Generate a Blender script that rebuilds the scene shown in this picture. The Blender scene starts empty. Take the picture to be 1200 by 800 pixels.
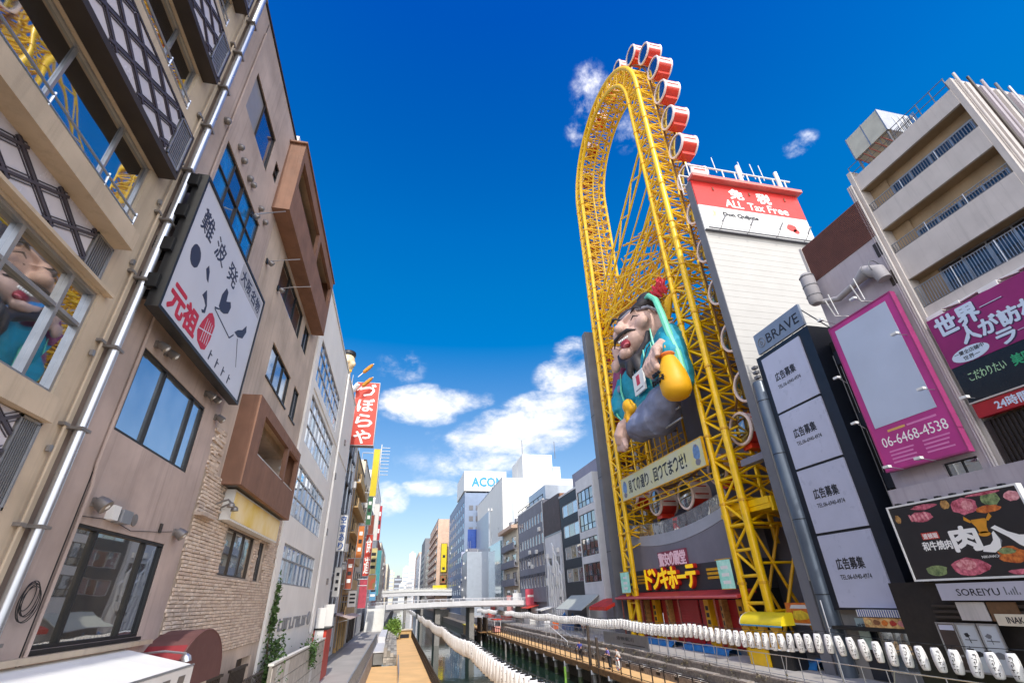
import bpy, bmesh, math, random
from mathutils import Vector, Matrix
R_ = random.Random(7)
rad = math.radians
S = bpy.context.scene
COL = S.collection
# ---------------------------------------------------------------- camera, light, exposure
CAMZ = 4.6
cd = bpy.data.cameras.new('camera'); cam = bpy.data.objects.new('camera', cd); COL.objects.link(cam)
cd.sensor_width = 36; cd.lens = 16.475; cd.clip_start = .1; cd.clip_end = 6000
M3 = Matrix(((0.976906,-0.076123,-0.199647),(-0.211594,-0.47453,-0.85443),(-0.029697,0.876942,-0.479678)))
cam.matrix_world = Matrix.Translation((0, 0, CAMZ)) @ M3.to_4x4()
S.camera = cam
S.view_settings.view_transform = 'Standard'; S.view_settings.look = 'None'
S.view_settings.gamma = 1; S.view_settings.exposure = 0.8
SUN_EL, SUN_AZ = rad(47), rad(180.6)          # azimuth from +Y towards +X: the sun stands behind the camera, a little to the left
sd = bpy.data.lights.new('sun', 'SUN'); sun = bpy.data.objects.new('sun', sd); COL.objects.link(sun)
sd.energy = 2.0; sd.angle = rad(.53); sd.color = (1, .95, .86)
sdir = Vector((math.sin(SUN_AZ)*math.cos(SUN_EL), math.cos(SUN_AZ)*math.cos(SUN_EL), math.sin(SUN_EL)))
sun.rotation_euler = sdir.to_track_quat('Z', 'Y').to_euler(); sun.location = (0, -30, 90)

def lin(h):
    h = h.lstrip('#'); c = [int(h[i:i+2], 16)/255 for i in (0, 2, 4)]
    return tuple(v/12.92 if v <= .04045 else ((v+.055)/1.055)**2.4 for v in c)

world = bpy.data.worlds.new('World'); S.world = world; world.use_nodes = True
def build_world():
    nt = world.node_tree; N = nt.nodes; L = nt.links; N.clear()
    def nd(t, **k):
        n = N.new(t)
        for a, b in k.items(): setattr(n, a, b)
        return n
    def mth(op, a, b=None, c=None, clamp=False):
        n = nd('ShaderNodeMath', operation=op, use_clamp=clamp)
        for i, v in enumerate((a, b, c)):
            if v is None: continue
            if isinstance(v, (int, float)): n.inputs[i].default_value = v
            else: L.new(v, n.inputs[i])
        return n.outputs[0]
    out = nd('ShaderNodeOutputWorld'); bg = nd('ShaderNodeBackground')
    sky = nd('ShaderNodeTexSky', sky_type='NISHITA'); sky.sun_disc = False
    sky.sun_elevation = SUN_EL; sky.sun_rotation = SUN_AZ; sky.air_density = 1.0; sky.dust_density = .6; sky.ozone_density = 2.4
    hs = nd('ShaderNodeHueSaturation'); hs.inputs['Hue'].default_value = .507
    L.new(sky.outputs[0], hs.inputs['Color'])
    tc = nd('ShaderNodeTexCoord'); sep = nd('ShaderNodeSeparateXYZ'); L.new(tc.outputs['Generated'], sep.inputs[0])
    az = mth('ARCTAN2', sep.outputs[0], sep.outputs[1]); el = mth('ARCSINE', sep.outputs[2])
    sr = nd('ShaderNodeMapRange'); L.new(el, sr.inputs[0]); sr.inputs[1].default_value = .04; sr.inputs[2].default_value = .5; sr.inputs[3].default_value = .92; sr.inputs[4].default_value = 1.5; L.new(sr.outputs[0], hs.inputs['Saturation'])
    vr = nd('ShaderNodeMapRange'); L.new(el, vr.inputs[0]); vr.inputs[1].default_value = .05; vr.inputs[2].default_value = .72; vr.inputs[3].default_value = .66; vr.inputs[4].default_value = 1.12; L.new(vr.outputs[0], hs.inputs['Value'])
    hr = nd('ShaderNodeMapRange'); L.new(el, hr.inputs[0]); hr.inputs[1].default_value = .6; hr.inputs[2].default_value = 1.1; hr.inputs[3].default_value = .5; hr.inputs[4].default_value = .521; L.new(hr.outputs[0], hs.inputs['Hue'])
    cmb = nd('ShaderNodeCombineXYZ'); L.new(az, cmb.inputs[0]); L.new(mth('MULTIPLY', el, 1.7), cmb.inputs[1])
    def noise(scale, detail, rough, dist=0):
        n = nd('ShaderNodeTexNoise'); n.inputs['Scale'].default_value = scale; n.inputs['Detail'].default_value = detail
        n.inputs['Roughness'].default_value = rough; n.inputs['Distortion'].default_value = dist
        L.new(cmb.outputs[0], n.inputs['Vector']); return n.outputs['Fac']
    nA = noise(11, 9, .62, .25); nB = noise(3.2, 6, .55, .2); nC = noise(34, 8, .68)
    # cumulus: puffs standing at fixed directions of the sky, frayed by noise
    puffs = [(.03,.365,.12,.05,1.25),(.10,.372,.07,.035,.95),(.145,.378,.05,.025,.8),(.24,.31,.16,.06,1.3),(.30,.35,.12,.05,1.15),(.18,.295,.12,.04,1.1),(.052,.20,.075,.022,1.1),(-.03,.178,.05,.04,.9),
 (.52,.95,.09,.09,.42),(.60,.88,.06,.05,.4),(.45,.90,.05,.05,.36),(.967,.729,.05,.025,.6),(.372,.477,.06,.03,.62),(-.03,.44,.07,.05,.45),(.15,.25,.16,.035,.8),(.36,.42,.10,.06,.9)]
    m = None
    for (a, e, ra, re, s) in puffs:
        da = mth('DIVIDE', mth('SUBTRACT', az, a), ra); de = mth('DIVIDE', mth('SUBTRACT', el, e), re)
        g = mth('MULTIPLY', mth('SUBTRACT', 1, mth('ADD', mth('MULTIPLY', da, da), mth('MULTIPLY', de, de)), clamp=True), s)
        m = g if m is None else mth('MAXIMUM', m, g)
    fld = mth('ADD', m, mth('MULTIPLY', mth('SUBTRACT', nA, .5), 2.3))
    fld = mth('ADD', fld, mth('MULTIPLY', mth('SUBTRACT', nC, .5), .85))
    mr = nd('ShaderNodeMapRange', interpolation_type='SMOOTHSTEP'); L.new(mth('MULTIPLY', fld, mth('MULTIPLY', m, 3, clamp=True)), mr.inputs[0])
    mr.inputs[1].default_value = .05; mr.inputs[2].default_value = 1.45
    # cloud round the horizon; the unseen part behind is added fill light
    bk = nd('ShaderNodeMapRange', interpolation_type='SMOOTHSTEP'); L.new(sep.outputs[1], bk.inputs[0]); bk.inputs[1].default_value = .45; bk.inputs[2].default_value = -.35; bk.inputs[4].default_value = .5   # cover made thicker behind the camera to send white light into the shade
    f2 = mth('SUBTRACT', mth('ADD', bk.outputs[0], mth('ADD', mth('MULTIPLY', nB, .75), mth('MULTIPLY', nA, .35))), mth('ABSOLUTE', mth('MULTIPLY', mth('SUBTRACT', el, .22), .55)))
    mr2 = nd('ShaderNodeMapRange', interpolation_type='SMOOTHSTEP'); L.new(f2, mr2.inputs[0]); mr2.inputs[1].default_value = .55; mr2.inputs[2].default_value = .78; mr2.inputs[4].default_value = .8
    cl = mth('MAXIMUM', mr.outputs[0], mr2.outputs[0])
    shade = nd('ShaderNodeMapRange'); L.new(nA, shade.inputs[0]); shade.inputs[1].default_value = .3; shade.inputs[2].default_value = .65
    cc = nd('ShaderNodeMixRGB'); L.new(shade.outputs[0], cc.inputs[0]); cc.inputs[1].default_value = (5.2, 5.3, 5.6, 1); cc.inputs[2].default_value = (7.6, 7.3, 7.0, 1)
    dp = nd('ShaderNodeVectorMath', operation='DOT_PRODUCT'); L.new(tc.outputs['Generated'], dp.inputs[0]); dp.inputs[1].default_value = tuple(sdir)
    gl = nd('ShaderNodeMapRange', interpolation_type='SMOOTHSTEP'); L.new(dp.outputs['Value'], gl.inputs[0]); gl.inputs[1].default_value = -.1; gl.inputs[2].default_value = .95; gl.inputs[3].default_value = 1; gl.inputs[4].default_value = 2.6   # cloud glow raised towards the sun, for more fill in the shade
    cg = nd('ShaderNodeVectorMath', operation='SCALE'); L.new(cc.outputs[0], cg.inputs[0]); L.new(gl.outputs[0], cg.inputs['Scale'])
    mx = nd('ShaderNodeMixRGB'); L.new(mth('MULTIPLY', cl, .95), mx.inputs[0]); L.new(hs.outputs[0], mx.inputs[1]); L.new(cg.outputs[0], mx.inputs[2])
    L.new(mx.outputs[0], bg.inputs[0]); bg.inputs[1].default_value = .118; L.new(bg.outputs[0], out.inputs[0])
build_world()

# ---------------------------------------------------------------- materials
MATS = {}
def mat(name, col, rough=.7, var=.12, scale=1.5, metal=0, bump=0, bscale=30, streak=0, emit=0, col2=None, spec=.5, coat=0):
    """procedural surface: base colour with large blotches, fine grain, optional dirt streaks and relief"""
    if name in MATS: return MATS[name]
    m = bpy.data.materials.new(name); m.use_nodes = True; nt = m.node_tree; N = nt.nodes; L = nt.links
    b = N['Principled BSDF']; c = lin(col) if isinstance(col, str) else col
    b.inputs['Roughness'].default_value = rough; b.inputs['Metallic'].default_value = metal
    b.inputs['Specular IOR Level'].default_value = spec; b.inputs['Coat Weight'].default_value = coat
    geo = N.new('ShaderNodeNewGeometry')
    def noise(sc, det, vec=None, ro=.55):
        n = N.new('ShaderNodeTexNoise'); n.inputs['Scale'].default_value = sc; n.inputs['Detail'].default_value = det; n.inputs['Roughness'].default_value = ro
        L.new(vec if vec else geo.outputs['Position'], n.inputs['Vector']); return n.outputs['Fac']
    cur = None
    if var > 0:
        r = N.new('ShaderNodeMapRange'); L.new(noise(scale, 6), r.inputs[0]); r.inputs[1].default_value = .3; r.inputs[2].default_value = .7
        mx = N.new('ShaderNodeMixRGB'); L.new(r.outputs[0], mx.inputs[0])
        d = lin(col2) if col2 else tuple(v*(1-var*1.6) for v in c)
        mx.inputs[1].default_value = (*d, 1); mx.inputs[2].default_value = (*[min(1, v*(1+var*.5)) for v in c], 1); cur = mx.outputs[0]
    if streak > 0:
        mp = N.new('ShaderNodeMapping'); L.new(geo.outputs['Position'], mp.inputs[0]); mp.inputs['Scale'].default_value = (5, 5, .22)
        r = N.new('ShaderNodeMapRange'); L.new(noise(1.0, 5, mp.outputs[0], .65), r.inputs[0]); r.inputs[1].default_value = .52; r.inputs[2].default_value = .78; r.inputs[4].default_value = streak
        mx = N.new('ShaderNodeMixRGB'); mx.blend_type = 'MIX'; L.new(r.outputs[0], mx.inputs[0])
        if cur: L.new(cur, mx.inputs[1])
        else: mx.inputs[1].default_value = (*c, 1)
        mx.inputs[2].default_value = (*[v*.45 for v in c], 1); cur = mx.outputs[0]
    if cur: L.new(cur, b.inputs['Base Color'])
    else: b.inputs['Base Color'].default_value = (*c, 1)
    if var > 0:
        r = N.new('ShaderNodeMapRange'); L.new(noise(scale*3, 4), r.inputs[0]); r.inputs[3].default_value = max(.02, rough-.1); r.inputs[4].default_value = min(1, rough+.1)
        L.new(r.outputs[0], b.inputs['Roughness'])
    if bump > 0:
        bp = N.new('ShaderNodeBump'); bp.inputs['Strength'].default_value = bump; bp.inputs['Distance'].default_value = .02
        L.new(noise(bscale, 5), bp.inputs['Height']); L.new(bp.outputs[0], b.inputs['Normal'])
    if emit > 0:
        b.inputs['Emission Color'].default_value = (*c, 1); b.inputs['Emission Strength'].default_value = emit
    MATS[name] = m; return m

def glass(name, tint, mirror=.5, base='#0c1014', rough=.02, wav=.012):
    """window glass: a dark room behind a partly mirroring, faintly wavy sheet"""
    if name in MATS: return MATS[name]
    m = bpy.data.materials.new(name); m.use_nodes = True; nt = m.node_tree; N = nt.nodes; L = nt.links
    b = N['Principled BSDF']; b.inputs['Roughness'].default_value = .25
    geo = N.new('ShaderNodeNewGeometry')
    n = N.new('ShaderNodeTexNoise'); n.inputs['Scale'].default_value = 1.3; n.inputs['Detail'].default_value = 4; L.new(geo.outputs['Position'], n.inputs['Vector'])
    mx = N.new('ShaderNodeMixRGB'); r0 = N.new('ShaderNodeMapRange'); L.new(n.outputs['Fac'], r0.inputs[0]); r0.inputs[1].default_value = .35; r0.inputs[2].default_value = .65
    L.new(r0.outputs[0], mx.inputs[0]); c = lin(base); mx.inputs[1].default_value = (*[v*.5 for v in c], 1); mx.inputs[2].default_value = (*[v*1.6 for v in c], 1)
    L.new(mx.outputs[0], b.inputs['Base Color'])
    g = N.new('ShaderNodeBsdfGlossy'); g.inputs['Roughness'].default_value = rough; g.inputs['Color'].default_value = (*lin(tint), 1)
    bp = N.new('ShaderNodeBump'); bp.inputs['Strength'].default_value = 1; bp.inputs['Distance'].default_value = wav
    n2 = N.new('ShaderNodeTexNoise'); n2.inputs['Scale'].default_value = .9; n2.inputs['Detail'].default_value = 1; L.new(geo.outputs['Position'], n2.inputs['Vector'])
    L.new(n2.outputs['Fac'], bp.inputs['Height']); L.new(bp.outputs[0], g.inputs['Normal'])
    fr = N.new('ShaderNodeLayerWeight'); fr.inputs['Blend'].default_value = .45
    r = N.new('ShaderNodeMapRange'); L.new(fr.outputs['Fresnel'], r.inputs[0]); r.inputs[3].default_value = mirror; r.inputs[4].default_value = 1
    ms = N.new('ShaderNodeMixShader'); L.new(r.outputs[0], ms.inputs[0]); L.new(b.outputs[0], ms.inputs[1]); L.new(g.outputs[0], ms.inputs[2])
    L.new(ms.outputs[0], N['Material Output'].inputs['Surface']); MATS[name] = m; return m

# ---------------------------------------------------------------- mesh builders
ORG = {}
def org(p): return ORG.get(p.name, Vector((0, 0, 0))) if p else Vector((0, 0, 0))
class MB:
    def __init__(s): s.v = []; s.f = []; s.m = []; s.cm = 0
    def add(s, vs, fs):
        o = len(s.v); s.v += [tuple(v) for v in vs]; s.f += [tuple(i+o for i in f) for f in fs]; s.m += [s.cm]*len(fs); return s
    def box(s, x0, x1, y0, y1, z0, z1):
        x0, x1 = min(x0, x1), max(x0, x1); y0, y1 = min(y0, y1), max(y0, y1); z0, z1 = min(z0, z1), max(z0, z1)
        return s.add([(x0,y0,z0),(x1,y0,z0),(x1,y1,z0),(x0,y1,z0),(x0,y0,z1),(x1,y0,z1),(x1,y1,z1),(x0,y1,z1)],
                     [(0,3,2,1),(4,5,6,7),(0,1,5,4),(1,2,6,5),(2,3,7,6),(3,0,4,7)])
    def cyl(s, p, q, r0, r1=None, n=8, cap=True):
        p, q = Vector(p), Vector(q); r1 = r0 if r1 is None else r1; d = (q-p)
        if d.length < 1e-6: return s
        d.normalize(); a = d.orthogonal().normalized(); b = d.cross(a); vs = []; fs = []
        for c, r in ((p, r0), (q, r1)):
            for i in range(n):
                t = 2*math.pi*i/n; vs.append(c + a*math.cos(t)*r + b*math.sin(t)*r)
        for i in range(n): fs.append((i, (i+1) % n, n+(i+1) % n, n+i))
        if cap: fs += [tuple(range(n-1, -1, -1)), tuple(range(n, 2*n))]
        return s.add(vs, fs)
    def tube(s, pts, r, n=8, closed=False):
        pts = [Vector(p) for p in pts]; k = len(pts); vs = []; fs = []; a = None
        for i, p in enumerate(pts):
            if closed: d = pts[(i+1) % k]-pts[i-1]
            else: d = pts[min(i+1, k-1)]-pts[max(i-1, 0)]
            d.normalize()
            a = d.orthogonal() if a is None else a - d*a.dot(d)
            if a.length < 1e-5: a = d.orthogonal()
            a.normalize(); b = d.cross(a); rr = r[i] if isinstance(r, (list, tuple)) else r
            for j in range(n):
                t = 2*math.pi*j/n; vs.append(p + a*math.cos(t)*rr + b*math.sin(t)*rr)
        for i in range(k if closed else k-1):
            i2 = (i+1) % k
            for j in range(n): fs.append((i*n+j, i*n+(j+1) % n, i2*n+(j+1) % n, i2*n+j))
        if not closed: fs += [tuple(range(n-1, -1, -1)), tuple(range((k-1)*n, k*n))]
        return s.add(vs, fs)
    def lathe(s, prof, c=(0, 0, 0), ax=(0, 0, 1), n=16, cap=True):
        c = Vector(c); d = Vector(ax).normalized(); a = d.orthogonal().normalized(); b = d.cross(a); vs = []; fs = []
        for r, z in prof:
            for j in range(n):
                t = 2*math.pi*j/n; vs.append(c + d*z + (a*math.cos(t)+b*math.sin(t))*max(r, 1e-4))
        for i in range(len(prof)-1):
            for j in range(n): fs.append((i*n+j, i*n+(j+1) % n, (i+1)*n+(j+1) % n, (i+1)*n+j))
        if cap: fs += [tuple(range(n-1, -1, -1)), tuple(range((len(prof)-1)*n, len(prof)*n))]
        return s.add(vs, fs)
    def ell(s, c, r, n=14, k=9, rot=None):
        c = Vector(c); vs = []; fs = []
        for i in range(k+1):
            ph = math.pi*i/k
            for j in range(n):
                t = 2*math.pi*j/n; v = Vector((r[0]*math.sin(ph)*math.cos(t), r[1]*math.sin(ph)*math.sin(t), r[2]*math.cos(ph)))
                if rot: v = rot @ v
                vs.append(c+v)
        for i in range(k):
            for j in range(n): fs.append((i*n+j, (i+1)*n+j, (i+1)*n+(j+1) % n, i*n+(j+1) % n))
        return s.add(vs, fs)
    def prism(s, pts, vec):
        pts = [Vector(p) for p in pts]; vec = Vector(vec); n = len(pts)
        return s.add(pts + [p+vec for p in pts], [tuple(range(n)), tuple(range(2*n-1, n-1, -1))] + [(i, i+n, (i+1) % n+n, (i+1) % n) for i in range(n)])
    def quad(s, a, b, c, d): return s.add([a, b, c, d], [(0, 1, 2, 3)])
    def build(s, name, mats, parent=None, smooth=False, label=None, cat=None, group=None, kind=None, fix=True):
        me = bpy.data.meshes.new(name); loc = Vector((0, 0, 0))
        if parent: off = org(parent)
        elif kind: off = Vector((0, 0, 0))
        else:
            xs, ys, zs = zip(*s.v); off = loc = Vector(((min(xs)+max(xs))/2, (min(ys)+max(ys))/2, min(zs)))
        me.from_pydata([(v[0]-off.x, v[1]-off.y, v[2]-off.z) for v in s.v], [], s.f)
        if not isinstance(mats, (list, tuple)): mats = [mats]
        for m in mats: me.materials.append(m)
        if len(mats) > 1: me.polygons.foreach_set('material_index', s.m)
        if fix:
            bm = bmesh.new(); bm.from_mesh(me); bmesh.ops.recalc_face_normals(bm, faces=bm.faces); bm.to_mesh(me); bm.free()
        if smooth:
            me.polygons.foreach_set('use_smooth', [True]*len(me.polygons))
            try: me.set_sharp_from_angle(angle=rad(40))
            except Exception: pass
        o = bpy.data.objects.new(name, me); COL.objects.link(o)
        if parent: o.parent = parent; ORG[o.name] = off
        else: o.location = loc; ORG[o.name] = loc
        props(o, label, cat, group, kind); return o
def props(o, label=None, cat=None, group=None, kind=None):
    if label: o['label'] = label
    if cat: o['category'] = cat
    if group: o['group'] = group
    if kind: o['kind'] = kind
    return o
def thing(name, label, cat, loc, group=None):
    o = bpy.data.objects.new(name, None); COL.objects.link(o); o.location = loc; o.empty_display_size = .3
    ORG[o.name] = Vector(loc); return props(o, label, cat, group)
def box(name, x0, x1, y0, y1, z0, z1, m, parent=None, **k): return MB().box(x0, x1, y0, y1, z0, z1).build(name, m, parent, fix=False, **k)
def copies(proto, parent, locs):
    """further copies of a piece that sits at locs[0] (offsets from the prototype)"""
    for l in locs:
        c = proto.copy(); COL.objects.link(c); c.parent = parent; c.location = Vector(proto.location)+Vector(l); ORG[c.name] = org(proto)
PIECE = {}
def piece(name, c, dims, m, parent, rot=None):
    """a small box with its own origin; equal sizes share one mesh"""
    key = (name, m.name, tuple(round(d, 3) for d in dims)); me = PIECE.get(key)
    if me is None:
        me = bpy.data.meshes.new(name); a, b, d = [v/2 for v in dims]
        me.from_pydata([(-a,-b,-d),(a,-b,-d),(a,b,-d),(-a,b,-d),(-a,-b,d),(a,-b,d),(a,b,d),(-a,b,d)], [], [(0,3,2,1),(4,5,6,7),(0,1,5,4),(1,2,6,5),(2,3,7,6),(3,0,4,7)])
        me.materials.append(m); PIECE[key] = me
    o = bpy.data.objects.new(name, me); COL.objects.link(o); o.parent = parent; o.location = Vector(c)-org(parent)
    if rot: o.rotation_euler = rot
    return o
CYLM = {}
def rod(name, p, q, r, m, parent, n=6):
    """a straight round member; all of one kind share a unit cylinder"""
    me = CYLM.get((m.name, n))
    if me is None:
        b = MB().cyl((0, 0, -.5), (0, 0, .5), 1, n=n); me = bpy.data.meshes.new('member'); me.from_pydata(b.v, [], b.f); me.materials.append(m)
        me.polygons.foreach_set('use_smooth', [len(f.vertices) == 4 for f in me.polygons]); CYLM[(m.name, n)] = me
    p, q = Vector(p), Vector(q); d = q-p
    o = bpy.data.objects.new(name, me); COL.objects.link(o); o.parent = parent
    o.location = (p+q)/2 - org(parent); o.rotation_euler = d.to_track_quat('Z', 'Y').to_euler(); o.scale = (r, r, d.length); return o

class Fac:
    """a facade plane: u runs along it, z up, n out of the wall"""
    def __init__(s, k, p): s.k = k; s.p = p
    def P(s, u, z, n=0):
        return (s.p+n, u, z) if s.k == 'L' else (s.p-n, u, z) if s.k == 'R' else (u, s.p-n, z)
    def box(s, mb, u0, u1, z0, z1, n0, n1):
        a = s.P(u0, z0, n0); b = s.P(u1, z1, n1); return mb.box(a[0], b[0], a[1], b[1], a[2], b[2])
    def o(s, name, u0, u1, z0, z1, n0, n1, m, parent=None, **k):
        return s.box(MB(), u0, u1, z0, z1, n0, n1).build(name, m, parent, fix=False, **k)
    def poly(s, mb, pts, n0, n1):
        a = [s.P(u, z, n0) for u, z in pts]; v = Vector(s.P(0, 0, n1))-Vector(s.P(0, 0, n0)); return mb.prism(a, v)
    def rt(s): return Vector((0, 1, 0)) if s.k == 'L' else Vector((0, -1, 0)) if s.k == 'R' else Vector((1, 0, 0))
def wall(F, name, u0, u1, z0, z1, holes, depth, back, m, parent):
    """a wall body with real openings: front skin cut round the holes, reveals, ends, top and back"""
    us = sorted({u0, u1, *[h[0] for h in holes], *[h[1] for h in holes]}); zs = sorted({z0, z1, *[h[2] for h in holes], *[h[3] for h in holes]})
    us = [u for u in us if u0 <= u <= u1]; zs = [z for z in zs if z0 <= z <= z1]; mb = MB()
    for i in range(len(us)-1):
        for j in range(len(zs)-1):
            cu, cz = (us[i]+us[i+1])/2, (zs[j]+zs[j+1])/2
            if any(h[0] < cu < h[1] and h[2] < cz < h[3] for h in holes): continue
            mb.quad(F.P(us[i], zs[j]), F.P(us[i+1], zs[j]), F.P(us[i+1], zs[j+1]), F.P(us[i], zs[j+1]))
    for h in holes:
        a, b, c, d = max(h[0], u0), min(h[1], u1), max(h[2], z0), min(h[3], z1); e = -(h[4] if len(h) > 4 else depth)
        mb.quad(F.P(a, c), F.P(a, d), F.P(a, d, e), F.P(a, c, e)); mb.quad(F.P(b, c), F.P(b, d), F.P(b, d, e), F.P(b, c, e))
        mb.quad(F.P(a, c), F.P(b, c), F.P(b, c, e), F.P(a, c, e)); mb.quad(F.P(a, d), F.P(b, d), F.P(b, d, e), F.P(a, d, e))
        mb.quad(F.P(a, c, e), F.P(b, c, e), F.P(b, d, e), F.P(a, d, e))
    k = -back
    mb.quad(F.P(u0, z0), F.P(u0, z1), F.P(u0, z1, k), F.P(u0, z0, k)); mb.quad(F.P(u1, z0), F.P(u1, z1), F.P(u1, z1, k), F.P(u1, z0, k))
    mb.quad(F.P(u0, z1), F.P(u1, z1), F.P(u1, z1, k), F.P(u0, z1, k)); mb.quad(F.P(u0, z0, k), F.P(u1, z0, k), F.P(u1, z1, k), F.P(u0, z1, k))
    return mb.build(name, m, parent, fix=False)
def window(root, F, u0, u1, z0, z1, us, zs, fm, gm, depth=.12, fw=.05, fd=.07, name='window', sill=None, label=None):
    """frame = part, each pane = sub-part; us, zs: inner divisions as fractions"""
    mb = MB(); n1 = -depth+fd
    U = [u0] + [u0+(u1-u0)*f for f in us] + [u1]; Z = [z0] + [z0+(z1-z0)*f for f in zs] + [z1]
    F.box(mb, u0, u1, z0, z0+fw, -depth, n1); F.box(mb, u0, u1, z1-fw, z1, -depth, n1)
    F.box(mb, u0, u0+fw, z0+fw, z1-fw, -depth, n1); F.box(mb, u1-fw, u1, z0+fw, z1-fw, -depth, n1)
    for u in U[1:-1]: F.box(mb, u-fw*.6, u+fw*.6, z0+fw, z1-fw, -depth+.002, n1-.004)
    for z in Z[1:-1]: F.box(mb, u0+fw, u1-fw, z-fw*.5, z+fw*.5, -depth+.004, n1-.008)
    if sill: F.box(mb, u0-.06, u1+.06, z0-.07, z0-.003, -depth, sill)
    w = mb.build(name, fm, root, fix=False)
    if label: w['label'] = label
    gl = gm if isinstance(gm, (list, tuple)) else [gm]; k = 0
    for i in range(len(U)-1):
        for j in range(len(Z)-1):
            a, b, c, d = U[i]+.03, U[i+1]-.03, Z[j]+.025, Z[j+1]-.025; n = -depth+.018
            t = [R_.uniform(-.004, .004) for _ in range(4)]
            mb = MB().add([F.P(a, c, n+t[0]), F.P(b, c, n+t[1]), F.P(b, d, n+t[2]), F.P(a, d, n+t[3]), F.P(a, c, n-.008), F.P(b, c, n-.008), F.P(b, d, n-.008), F.P(a, d, n-.008)],
                          [(0,1,2,3),(7,6,5,4),(0,4,5,1),(1,5,6,2),(2,6,7,3),(3,7,4,0)])
            mb.build('pane', gl[k % len(gl)], w); k += 1
    return w
TXT = []
def text(name, s, parent, O, U, w, h, m, ext=.012, bold=0.0, V=(0, 0, 1), label=None, spacing=1.0, line=1.0, align='LEFT'):
    """lettering; O = lower left corner, U = reading direction, w x h = size on the sign"""
    c = bpy.data.curves.new(name, 'FONT'); c.body = s; c.size = 1; c.resolution_u = 2; c.space_character = spacing; c.space_line = line; c.align_x = align
    o = bpy.data.objects.new(name, c); COL.objects.link(o); O = Vector(O); V = Vector(V).normalized()
    if s in ('ー', '一'): O = O+V*h*.42; h = h*.17
    TXT.append((o, parent, O, Vector(U).normalized(), V, w, h, m, ext, label, bold)); return o
def finish_texts():
    bpy.context.view_layer.update(); dg = bpy.context.evaluated_depsgraph_get()
    for (o, parent, O, U, V, w, h, m, ext, label, bold) in TXT:
        body_ = o.data.body; me = bpy.data.meshes.new_from_object(o.evaluated_get(dg)); nm = o.name; nm = nm.split('.')[0]
        n = len(me.vertices); co = [0.0]*(3*n); me.vertices.foreach_get('co', co)
        if n == 0: continue
        xs, ys = co[0::3], co[1::3]; ax, bx, ay, by = min(xs), max(xs), min(ys), max(ys); Nn = U.cross(V)
        off = org(parent); vs = []
        for i in range(n):
            vs.append(O + U*((xs[i]-ax)/max(bx-ax, 1e-6)*w) + V*((ys[i]-ay)/max(by-ay, 1e-6)*h) - off)
        fs = [tuple(p.vertices) for p in me.polygons]
        # boundary edges give the letters their thickness
        cnt = {}
        for f in fs:
            for i in range(len(f)):
                e = (f[i], f[(i+1) % len(f)]); cnt[tuple(sorted(e))] = None if tuple(sorted(e)) in cnt else e
        fr = [v + Nn*ext for v in vs]; k = len(vs)
        allf = [tuple(i+k for i in f) for f in fs] + [(e[0], e[1], e[1]+k, e[0]+k) for e in cnt.values() if e]
        base = vs+fr; V0, F0 = list(base), list(allf)
        if bold > 0:                                     # heavier strokes: shifted copies of the same outline
            bw = abs(bold)*min(h, w/max(1, len(body_))*1.2)*.9
            for q_, (du, dv) in enumerate(((bw, 0), (-bw, 0), (0, bw), (0, -bw), (bw*.7, bw*.7), (-bw*.7, -bw*.7), (bw*.7, -bw*.7), (-bw*.7, bw*.7))):
                sh = U*du + V*dv - Nn*(.0003*(q_+1)); o_ = len(V0); V0 += [v+sh for v in base]; F0 += [tuple(i+o_ for i in f) for f in allf]
        m2 = bpy.data.meshes.new(nm); m2.from_pydata(V0, [], F0); m2.materials.append(m)
        crv = o.data; bpy.data.objects.remove(o); bpy.data.curves.remove(crv)
        ob = bpy.data.objects.new(nm, m2); COL.objects.link(ob); ob.parent = parent
        if label: ob['label'] = label
def decal(name, F, polys, n0, n1, m, parent, label=None):
    mb = MB()
    for p in polys: F.poly(mb, p, n0, n1)
    o = mb.build(name, m, parent)
    if label: o['label'] = label
    return o
def oval(cu, cz, ru, rz, n=18, wob=0, seed=1):
    q = random.Random(seed); return [(cu+ru*math.cos(2*math.pi*i/n)*(1+q.uniform(-wob, wob)), cz+rz*math.sin(2*math.pi*i/n)*(1+q.uniform(-wob, wob))) for i in range(n)]
def remesh(mb, name, mats, parent, voxel, smooth=6, label=None):
    """fuse overlapping volumes into one continuous smooth skin"""
    o = mb.build(name, mats, parent, smooth=True)
    a = o.modifiers.new('r', 'REMESH'); a.mode = 'VOXEL'; a.voxel_size = voxel; a.use_smooth_shade = True
    s = o.modifiers.new('s', 'SMOOTH'); s.iterations = smooth; s.factor = .5
    REM.append(o)
    if label: o['label'] = label
    return o
REM = []
def finish_remesh():
    bpy.context.view_layer.update(); dg = bpy.context.evaluated_depsgraph_get()
    for o in REM:
        me = bpy.data.meshes.new_from_object(o.evaluated_get(dg)); o.modifiers.clear(); o.data = me
        me.polygons.foreach_set('use_smooth', [True]*len(me.polygons))

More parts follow.
